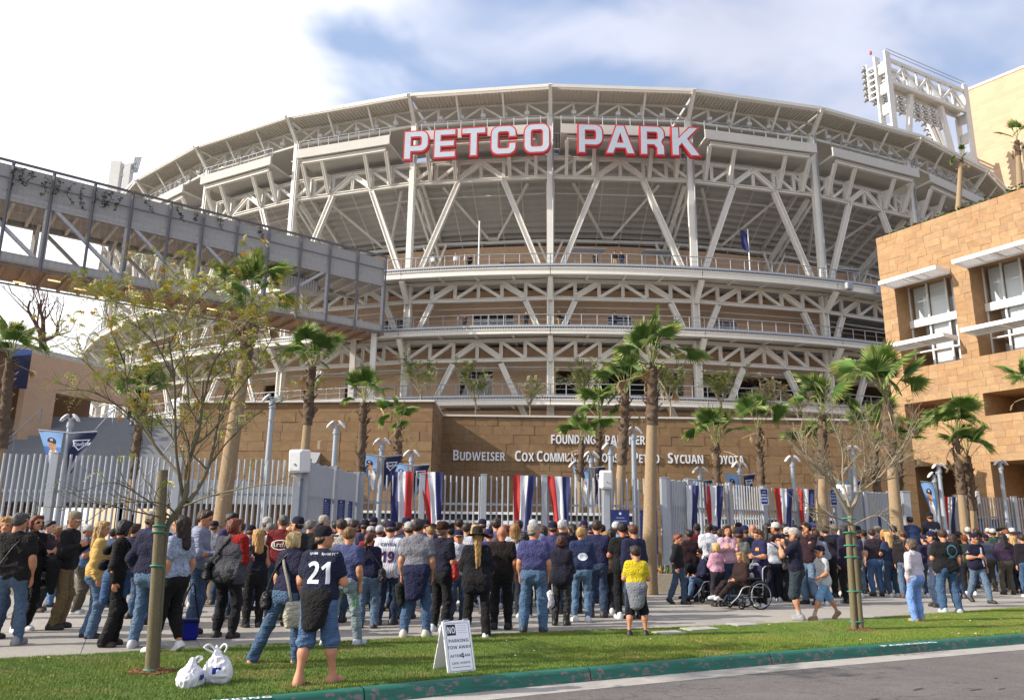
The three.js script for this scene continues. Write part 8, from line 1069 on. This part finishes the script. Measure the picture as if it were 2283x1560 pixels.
person({ h: 'the brown coat person', l: 'person in long dark brown coat with beige hood near the right edge', x: 2258, y: 1193, fy: 1322, a: 185, f: 1, top: ['#2c1c1e', 'jacket'], bot: [BLACK, 'cotton'], hair: ['long', '#c0975e'], hem: 0.62 });
person({ h: 'the plaid shirt person', l: 'person in pale hat and mauve plaid shirt among the far right crowd', x: 2221, y: 1186, fy: 1300, a: 160, top: ['#8d7d90', 'long'], bot: ['#4a6ca0', 'denim'], hat: ['sun', '#cdb79a'], hair: ['crop', hair.br], arms: ['fwd', 'relax'] });
person({ h: 'the striped blue polo person', l: 'person in pale blue striped polo among the far right crowd', x: 2188, y: 1185, fy: 1302, a: 180, top: ['#8fa3c9', 'tee'], bot: ['#4d6fa2', 'denim'], hair: ['short', '#4a3020'] });
person({ h: 'the cream shirted person', l: 'person in white cap and cream shirt by the far right fence post', x: 2157, y: 1175, z: -27, a: 180, top: ['#d6cfc6', 'tee'], bot: [JEAND, 'denim'], hat: ['cap', '#e2dedb'], hair: ['crop', hair.br] });
person({ h: 'the pair on the ledge', l: 'dark haired person in denim shirt, left of the pair raised on a ledge', x: 2029, y: 1151, z: -26.5, gy: 0.5, a: 185, top: ['#43567c', 'long'], bot: [JEAND, 'denim'], hair: ['short', hair.dk] });
person({ h: 'the raised man in the navy team jacket', l: 'man in navy lettered jacket and cap raised above the crowd on a ledge', x: 2074, y: 1142, z: -26.5, gy: 0.55, a: 180, b: 1.1, top: ['#171a30', 'jacket'], bot: ['#3a5078', 'denim'], hat: ['cap', '#191d38'], hair: ['crop', hair.dk], with: [onBack(0.34, 0.12, 1.22, 0, print(64, 24, (g) => { g.fillStyle = '#c9ced8'; g.font = 'italic bold 24px serif'; g.fillText('Padres', 0, 19); }))] });
{ const p = atZ(2050, 1300, -26.6), t = thing('ledge_block', 'low concrete ledge lifting two people above the right crowd', 'ledge', [p.x, 0, p.z]); mesh('block', rbox(2.6, 0.5, 0.9, 0.03, 0, 0.25, 0), pale, t); mesh('block_cap', rbox(2.7, 0.05, 1.0, 0.02, 0, 0.525, 0), M.precast, t); }

// --- the packed rows behind: smaller and mostly hidden below the shoulders
const far = [ // x, y, depth, facing, [hair or hat], top, words
  [300, 1166, -15.5, 170, 'br', '#2b2a44', 'brown haired person in dark blue'], [196, 1168, -16.2, 110, 'cap#e4e0da', '#6a86a8', 'person in white cap and blue'], [110, 1160, -16.5, 100, 'dk', '#3a3038', 'dark haired person in charcoal'], [338, 1139, -14.6, 150, 'cap#c8bba6', '#2a3058', 'person in beige cap and navy'],
  [560, 1170, -17.2, 180, 'cap#241f48', '#4a4a6c', 'person in navy cap and slate'], [596, 1152, -17.8, 190, 'cap#d5cfc8', '#2a2a34', 'person in pale cap and dark grey'], [604, 1165, -17.0, 200, 'gr', '#b8b4b0', 'grey haired person in off white'], [694, 1158, -17.0, 170, 'gr', '#1e1e22', 'grey haired man in black'], [722, 1139, -18.6, 110, 'cap#cfc6b6', '#232a3c', 'man in beige cap and dark blue jacket'],
  [776, 1155, -18.2, 210, 'cap#d9d9d9', '#6a6a88', 'person in white cap and mauve'], [788, 1157, -17.8, 160, 'br', '#50506e', 'brown haired person in slate blue'], [815, 1158, -18.8, 170, 'cap#1e1f44', '#22234a', 'person in navy cap and navy'], [833, 1152, -19.6, 190, 'cap#22244c', '#303058', 'person in dark blue cap and blue'], [848, 1170, -17.4, 180, 'cap#e2e2e2', '#c8c8cc', 'person in white cap and white'], [886, 1163, -17.9, 160, 'br', '#44404e', 'brown haired person in grey'], [906, 1153, -19.6, 185, 'cap#26285a', '#2c2c50', 'person in indigo cap and navy'], [948, 1157, -18.7, 180, 'cap#20214a', '#404a70', 'person in dark navy cap and steel blue'], [960, 1172, -17.2, 200, 'lb', '#6a5040', 'sandy haired person in brown'],
  [1005, 1171, -17.6, 190, 'dk', '#2a2a3c', 'dark haired person in ink blue'], [1024, 1156, -20.2, 170, 'dk', '#50505c', 'dark haired person in mid grey'], [1040, 1165, -18.6, 150, 'br', '#c2c2c8', 'brown haired person in pale grey'], [1075, 1157, -19.2, 180, 'cap#1f2150', '#252848', 'person in navy cap with white dots'], [1090, 1178, -17.0, 190, 'cap#2a2760', '#3c3870', 'person in violet blue cap and violet'], [1108, 1155, -18.4, 185, 'br', '#77758c', 'brown haired man in lavender grey'], [1128, 1170, -18.2, 170, 'rd', '#5a2c24', 'red haired person in rust'], [1147, 1166, -17.4, 180, 'lbL', '#c8cad2', 'long fair haired woman in pale shirt'], [1156, 1158, -20.4, 180, 'br', '#4a4450', 'brown haired person in dusk grey'], [1168, 1187, -16.4, 175, 'dkC', '#94a8c4', 'dark curly haired woman in light blue'], [1186, 1146, -20.6, 185, 'cap#26305c', '#d2d2d8', 'man in navy cap and white shirt'], [1188, 1158, -18.8, 185, 'cap#e0e0e6', '#a9b4cc', 'person in white cap and powder blue'], [1232, 1162, -17.2, 170, 'cap#22224c', '#4c4a78', 'man in navy cap and purple polo'], [1254, 1158, -18.4, 180, 'wh', '#1c1c22', 'white haired man in black'], [1275, 1166, -17.4, 175, 'dkP', '#2c2a50', 'dark ponytailed woman in navy'], [1302, 1160, -20.4, 180, 'cap#2b2f66', '#3a3a64', 'person in blue cap and slate navy'], [1352, 1184, -17.4, 180, 'lb', '#7a6450', 'sandy haired person in taupe'], [1364, 1178, -17.6, 170, 'dk', '#242440', 'dark haired boyish person in navy'], [1374, 1163, -19.5, 160, 'cap#ececec', '#8fb0d4', 'person in white cap and sky blue'],
  [1536, 1180, -20.6, 190, 'dk', '#3a1820', 'dark haired person in deep maroon'], [1606, 1178, -20.4, 170, 'br', '#8b90a8', 'brown haired person in misty blue'], [1646, 1158, -23.5, 150, 'cap#1e1e3c', '#8a8f92', 'man in dark cap and grey shirt'], [1648, 1181, -20.2, 180, 'cap#232046', '#8c8f86', 'child in navy cap and sage'], [1662, 1171, -21.5, 200, 'cap#262a60', '#333848', 'person in blue cap and dark slate'], [1680, 1168, -22, 190, 'bald', '#6f7470', 'bald man in grey green'], [1710, 1165, -22, 120, 'dkL', '#3a3a60', 'dark long haired woman in blue'], [1730, 1164, -21.6, 220, 'cap#e4e2de', '#28264c', 'man in white cap and dark navy'], [1748, 1167, -22.2, 180, 'dk', '#4c4876', 'dark haired person in purple'], [1756, 1175, -21.0, 200, 'cap#ded8d2', '#3a4a50', 'person in cream cap and teal grey'], [1812, 1161, -22, 180, 'cap#3a40a0', '#2c2430', 'person in bright blue cap and black'], [1820, 1180, -20.0, 170, 'br', '#9aa0ac', 'brown haired person in silver grey'], [1842, 1172, -22.5, 150, 'dk', '#232030', 'dark haired person in black'], [1900, 1176, -22.4, 190, 'dk', '#54496a', 'dark haired person in muted purple'], [1945, 1178, -23, 180, 'br', '#3f3540', 'brown haired person in plum grey'], [1992, 1170, -24, 170, 'dk', '#352b30', 'dark haired person in dark brown'],
  [2044, 1156, -27.6, 190, 'dk', '#1e222e', 'dark haired person in near black jacket'], [2062, 1192, -22.8, 180, 'cap#2a2c60', '#30284c', 'person in navy cap and aubergine'], [2124, 1190, -22.5, 200, 'brL', '#1e1416', 'brown long haired person in black'], [2138, 1184, -25, 180, 'dk', '#24201f', 'dark haired person in coal black'], [2142, 1186, -27.5, 170, 'cap#e8e8e4', '#bfc4cc', 'person in white cap and pale blue'], [2176, 1178, -29, 180, 'br', '#4a4250', 'brown haired person in ash purple'], [2203, 1167, -31, 180, 'cap#e6dcd4', '#3a3e50', 'person in white cap and deep slate'], [2214, 1178, -28.5, 190, 'cap#d8ded8', '#4c6054', 'person in pale cap and moss green'], [2236, 1171, -30.5, 180, 'cowboy#1c1a20', '#2a2630', 'person in black brimmed hat'], [2243, 1180, -27, 170, 'og', '#7c6c84', 'ginger haired person in lilac'], [2256, 1176, -29, 190, 'cap#efefeb', '#c9ced6', 'person in white flat cap and white'], [2270, 1184, -26, 180, 'cap#2d2a5c', '#8a90a4', 'person in navy cap and pale mauve'], [2112, 1182, -28.6, 180, 'cap#ccd4e0', '#44506c', 'person in pale blue cap and denim blue'],
  [20, 1172, -15.2, 150, 'gr', '#3d4a5c', 'grey haired person in steel grey'], [128, 1172, -17.5, 120, 'lb', '#7c3a3a', 'sandy haired person in brick red'], [255, 1176, -17.5, 150, 'dk', '#4d5a74', 'dark haired person in dusty blue'], [430, 1172, -17.8, 160, 'brL', '#6c5570', 'long brown haired woman in plum'], [478, 1160, -18.4, 170, 'cap#23254e', '#8a8d96', 'person in navy cap and ash grey'], [538, 1164, -18.6, 190, 'br', '#a7a09a', 'brown haired person in stone beige'], [648, 1172, -18.4, 170, 'blL', '#3f3a5e', 'long blonde woman in dull violet'], [708, 1170, -19.2, 180, 'cap#1d2046', '#5b6b88', 'person in navy cap and blue grey'], [748, 1160, -19.4, 200, 'dk', '#2a2238', 'dark haired person in dark plum'], [800, 1166, -19.6, 185, 'cap#25285a', '#c9c6c2', 'person in blue cap and bone white'], [862, 1158, -20.8, 175, 'dk', '#3c4250', 'dark haired person in gunmetal'], [925, 1174, -18.8, 190, 'og', '#59536e', 'ginger haired person in smoky violet'], [978, 1160, -20.6, 170, 'cap#dcd9d4', '#444a5e', 'person in white cap and storm blue'], [1058, 1168, -19.8, 180, 'blL', '#b9aeb4', 'long blonde woman in pale pink grey'], [1098, 1168, -20.2, 185, 'cap#1c1e3e', '#2e2c3e', 'person in dark cap and dark slate grey'], [1140, 1172, -20.0, 175, 'cap#2b2d64', '#5c5a80', 'person in indigo cap and grape'], [1212, 1170, -19.4, 180, 'brL', '#2c2638', 'long brown haired woman in dark grape'], [1262, 1172, -19.6, 165, 'lb', '#76809a', 'sandy haired person in pale slate'], [1318, 1172, -19.8, 180, 'cap#20224e', '#4a4a58', 'person in navy cap and graphite'], [1340, 1168, -20.8, 190, 'dk', '#8a7a74', 'dark haired person in mushroom brown'], [1400, 1180, -19.4, 180, 'cap#252a5c', '#30345c', 'person in blue cap and deep blue'], [1592, 1172, -22.6, 185, 'cap#22244c', '#40486a', 'person in navy cap and dim blue'], [1632, 1172, -22.4, 170, 'lb', '#6e6480', 'sandy haired person in heather'], [1772, 1170, -23.4, 190, 'cap#1d2048', '#353a58', 'person in navy cap and midnight blue'], [1800, 1176, -23.6, 170, 'brL', '#7a4a50', 'long brown haired woman in dusty rose'], [1872, 1182, -23.2, 180, 'cap#e0ddd8', '#5a6a8a', 'person in white cap and denim grey'], [1912, 1172, -24.6, 185, 'cap#23264e', '#2c2e44', 'person in navy cap and ink grey'], [1958, 1172, -25.2, 175, 'gr', '#6a6e78', 'grey haired person in pewter'], [1980, 1184, -22.8, 190, 'blL', '#31405e', 'long blonde woman in marine blue'], [2090, 1176, -27.4, 180, 'cap#2c2f66', '#53586e', 'person in blue cap and slate grey'], [2150, 1192, -23.8, 170, 'og', '#3a4a3e', 'ginger haired person in bottle green'], [2198, 1190, -25.6, 185, 'cap#1f214a', '#7b7f92', 'person in navy cap and cloud grey'], [2234, 1188, -24.2, 175, 'dkL', '#54405a', 'long dark haired woman in mulberry'], [2248, 1190, -25.2, 190, 'cap#d9d6d0', '#2d3550', 'person in white cap and evening blue'],
];
{
  const near = (x) => folk.filter((f) => f.h).sort((a, b) => Math.abs(a.px - x) - Math.abs(b.px - x))[0].h, seen = new Set(), r = rngOf(404), base = folk.slice();
  far.forEach(([x, y, z, a, head, top, words]) => {
    const m = /^(cap|cowboy)(#\w+)/.exec(head), st = /L$/.test(head) ? 'long' : /C$/.test(head) ? 'curly' : /P$/.test(head) ? 'pony' : head === 'bald' ? 'bald' : 'short', hc = hair[head.replace(/[LCP]$/, '')] ?? hair.br;
    const h = base.filter((f) => f.h).sort((p, q) => Math.abs(p.px - x) - Math.abs(q.px - x))[0].h; let l = words + ', in the crowd behind ' + h; let w = l.split(' '); if (w.length > 16) l = words + ', behind ' + h;
    if (l.split(' ').length > 16) l = l.split(' ').slice(0, 16).join(' ');
    person({ l, x, y, z, a, f: /woman/.test(words) || (!/man|boy/.test(words) && r() < 0.35), kid: /child/.test(words), b: 0.95 + r() * 0.2, top: [top, r() < 0.5 ? 'tee' : r() < 0.5 ? 'long' : 'jacket'], bot: [[JEAN, JEAND, '#2b2f3a', '#1b1a1f', '#6b675c'][Math.floor(r() * 5)], r() < 0.6 ? 'denim' : 'cotton'], hat: m ? [m[1], m[2]] : undefined, hair: [m ? (st === 'short' ? 'crop' : st) : st, m ? hair.br : hc], arms: [['down', 'fold', 'relax', 'pocket'][Math.floor(r() * 4)], ['down', 'fold', 'relax', 'chest'][Math.floor(r() * 4)]], skin: ['a', 'a', 'p', 'b', 'c'][Math.floor(r() * 5)], shoe: ['#26221f', '#d0d0d0', '#5a4a40'][Math.floor(r() * 3)], group: undefined });
  });
  // --- people on the decks of the stadium and on the stairs
  const up = (l, x, y, gy, k, o, c1, c2, e = {}) => { let z = -71; for (let i = 0; i < 12; i++) { const p = atZ(x, y, z), R = Math.hypot(p.x - CX, p.z - CZ); z += (R - (RAD + o)) * -1 * 0.9; } person({ l, x, y, z, gy, a: 0, far: 1, H: 1.72, top: [c1, 'long'], bot: [c2, 'cotton'], cell: 0.05, ...e }); };
  const D2 = 26.13, D3 = 20.18;
  up('person in white shirt and khaki trousers on the upper deck at left', 965, 558, D2, -1, 1.2, '#e2e4e8', '#a89878', { a: 160 }); up('person in white and navy, middle of the upper deck group of three', 1017, 553, D2, -1, 1.2, '#d9dade', '#b5a684'); up('fair haired person in white, right of the upper deck group', 1038, 551, D2, -1, 1.2, '#d8d8dc', '#b8a888', { a: 80 }); up('person in black at the right end of the upper deck group', 1048, 556, D2, -1, 0.6, '#17171c', '#22222a');
  up('waiter in black top near the upper deck kiosk', 1327, 559, D2, 0, 0.6, '#17161d', '#3a3a4a'); up('person in dark cap with khaki trousers on the upper deck centre', 1371, 555, D2, 0, 1.2, '#2a1a28', '#b8a478', { hat: ['cap', '#1c1820'] }); up('person in navy leaning on the upper deck rail', 1386, 566, D2, 0, 1.2, '#22264a', '#3a4468');
  up('person in black top and khaki trousers on the lower deck by the centre column', 1246, 676, D3, 0, 1.2, '#15151c', '#b09c78', { arms: ['fold', 'fold'], a: 50 }); up('person in dark clothes on the lower deck left of centre', 1173, 687, D3, -1, 0.8, '#23242c', '#2b2c36'); up('capped person in dark blue on the lower deck right of centre', 1371, 692, D3, 0, 1.0, '#283246', '#2c3448', { hat: ['cap', '#1c2030'], a: 180 }); up('person behind the lower deck glass left of centre', 1036, 690, D3, -1, 0.2, '#4a4a54', '#5a4a44');
  person({ l: 'person in black shirt and pale trousers at the top of the left steps', x: 303, y: 884, z: -41.5, gy: 6.9, H: 1.75, a: 60, top: ['#17161c', 'tee'], bot: ['#c9ccd4', 'cotton'], cell: 0.04 });
}
// ------------------------------------------------------------------ things set down on the ground
function plasticBag(label, px, py, w, h, seed, knot) {
  const p = atY(px, py, 0), r = rngOf(seed), t = thing('plastic_bag', label, 'plastic bag', [p.x, 0, p.z], r() * 3), m = mat('thin_white_plastic', [0.74, 0.73, 0.76], { roughness: 0.35 });
  const g = skin([ell([0, h * 0.34, 0], [w * 0.42, h * 0.38, w * 0.36]), ell([w * 0.2, h * 0.26, 0.04], [w * 0.3, h * 0.28, w * 0.28]), ell([-w * 0.22, h * 0.24, 0.02], [w * 0.28, h * 0.26, w * 0.26]), cap([0, h * 0.6, 0], [knot * 0.06, h * 0.92, 0], w * 0.14, w * 0.05)], 0.011, 50, 0.0), P = g.attributes.position, N = g.attributes.normal; for (let i = 0; i < P.count; i++) { const x = P.getX(i), y = P.getY(i), z = P.getZ(i), n = noise3(x * 24 + seed, y * 16, z * 24), q = 1 - Math.abs(n - 0.5) * 4, n2 = noise3(x * 60, y * 40 + seed, z * 60) - 0.5, a = y > 0.005 ? 0.016 * q + 0.008 * n2 : 0; P.setXYZ(i, x + N.getX(i) * a, Math.max(0, y + N.getY(i) * a), z + N.getZ(i) * a); } g.computeVertexNormals();
  mesh('bag_body', g, m, t); for (const e of [-1, 1]) mesh('bag_handle', new THREE.TubeGeometry(new THREE.CatmullRomCurve3([V(knot * 0.05 + e * 0.02, h * 0.85, 0), V(knot * 0.06 + e * 0.08, h * 1.0, 0.03), V(knot * 0.08 + e * 0.12, h * 0.94, 0.05), V(e * 0.06, h * 0.8, 0.04)]), 14, 0.012, 5), m, t);
  mesh('bag_print', new THREE.SphereGeometry(1, 8, 6, 0.9, 0.7, 1.3, 0.4).scale(w * 0.44, h * 0.42, w * 0.4).rotateY(0.3).translate(0, h * 0.34, 0.012), garment('#2a48a0', 'plain'), t);
}
plasticBag('white plastic shopping bag with blue print, left of two on the lawn', 420, 1532, 0.34, 0.3, 11, 0.6); plasticBag('taller white plastic shopping bag with upright handles on the lawn', 482, 1524, 0.3, 0.42, 23, -0.5);
{ const p = atY(418, 1426, 0), t = thing('cool_bag', 'bright blue cool bag with long black strap on the pavement', 'cool bag', [p.x, 0, p.z], 0.3); mesh('bag_body', rbox(0.27, 0.26, 0.2, 0.03, 0, 0.135, 0), garment('#16289c', 'cloth'), t); mesh('lid', rbox(0.285, 0.05, 0.215, 0.02, 0, 0.285, 0), garment('#0e1a60', 'cloth'), t); mesh('strap', tube([V(-0.14, 0.25, 0), V(-0.1, 0.6, 0), V(0.0, 0.85, 0.0), V(0.06, 0.6, 0), V(0.14, 0.25, 0)], 0.014, 6, 20), garment('#121216', 'leather'), t); }
{ const p = atY(1753, 1334, 0), t = thing('shopping_bag', 'orange and white shopping bag behind the man in grey shorts', 'shopping bag', [p.x, 0, p.z], 0.2); mesh('bag_body', wrinkle(skin([cap([0, 0.12, -0.05], [0, 0.12, 0.05], 0.1), cap([0, 0.3, -0.05], [0, 0.3, 0.05], 0.09)], 0.022, 24, 0), 0.012, 12), garment('#c8461a', 'cloth'), t); mesh('bag_top', wrinkle(skin([cap([-0.05, 0.42, 0], [0.05, 0.42, 0], 0.075)], 0.022, 24), 0.02, 14), garment('#d8d4d4', 'cloth'), t); }
// deck furniture: kiosks, canopies, flag
{
  const P = (px, py, o) => { let z = -71; for (let i = 0; i < 12; i++) { const p = atZ(px, py, z); z -= (Math.hypot(p.x - CX, p.z - CZ) - (RAD + o)) * 0.9; } return atZ(px, py, z); };
  const kiosk = (px, label, w, canopy) => { const p = P(px, 585, -2.2), t = thing('deck_kiosk', label, 'kiosk', [p.x, 26.13, p.z], 0.08); mesh('counter', rbox(w, 1.1, 0.9, 0.05, 0, 0.55, 0), M.rail, t); mesh('counter_top', rbox(w + 0.1, 0.08, 1.0, 0.02, 0, 1.15, 0), M.whiteMetal, t); if (canopy) { for (const x of [-w / 2, w / 2]) mesh('canopy_post', box(0.08, 3, 0.08, x, 1.5, -0.3), M.tube, t); mesh('canopy', rbox(w + 0.7, 0.1, 1.8, 0.03).rotateX(0.12).translate(0, 3.0, 0), M.steelGrey, t); } };
  kiosk(1312, 'upper deck kiosk with flat metal canopy, left of centre right', 2.6, true); kiosk(1425, 'grey upper deck serving counter right of the people', 1.8, false); kiosk(1465, 'upper deck kiosk under a tilted metal canopy', 2.2, true); kiosk(1760, 'long pale serving counter on the upper deck right', 3.2, false); kiosk(1880, 'right hand upper deck kiosk with canopy near the sandstone building', 2.4, true);
  const f = P(1672, 590, 1.4), t = thing('deck_flag', 'navy flag on a white pole standing on the upper deck', 'flag', [f.x, 26.13, f.z]); mesh('pole', cyl(0.06, 0.06, 4.6, 8, 0, 2.3, 0), M.white, t); { const g = new THREE.PlaneGeometry(0.7, 1.9, 6, 12), p = g.attributes.position; for (let i = 0; i < p.count; i++) p.setXYZ(i, p.getX(i) - 0.36, p.getY(i) + 3.4 - p.getX(i) * 0.8, Math.sin(p.getX(i) * 9 + p.getY(i) * 2) * 0.1); g.computeVertexNormals(); mesh('flag_cloth', g, cloth.blue, t); }
  const q = P(1067, 590, 1.4), t2 = thing('deck_pole', 'plain white pole standing on the upper deck left of centre', 'pole', [q.x, 26.13, q.z]); mesh('shaft', cyl(0.07, 0.08, 4.7, 8, 0, 2.35, 0), M.white, t2); mesh('finial', new THREE.SphereGeometry(0.1, 8, 6).translate(0, 4.75, 0), M.white, t2);
}
renderer.render(scene, camera);
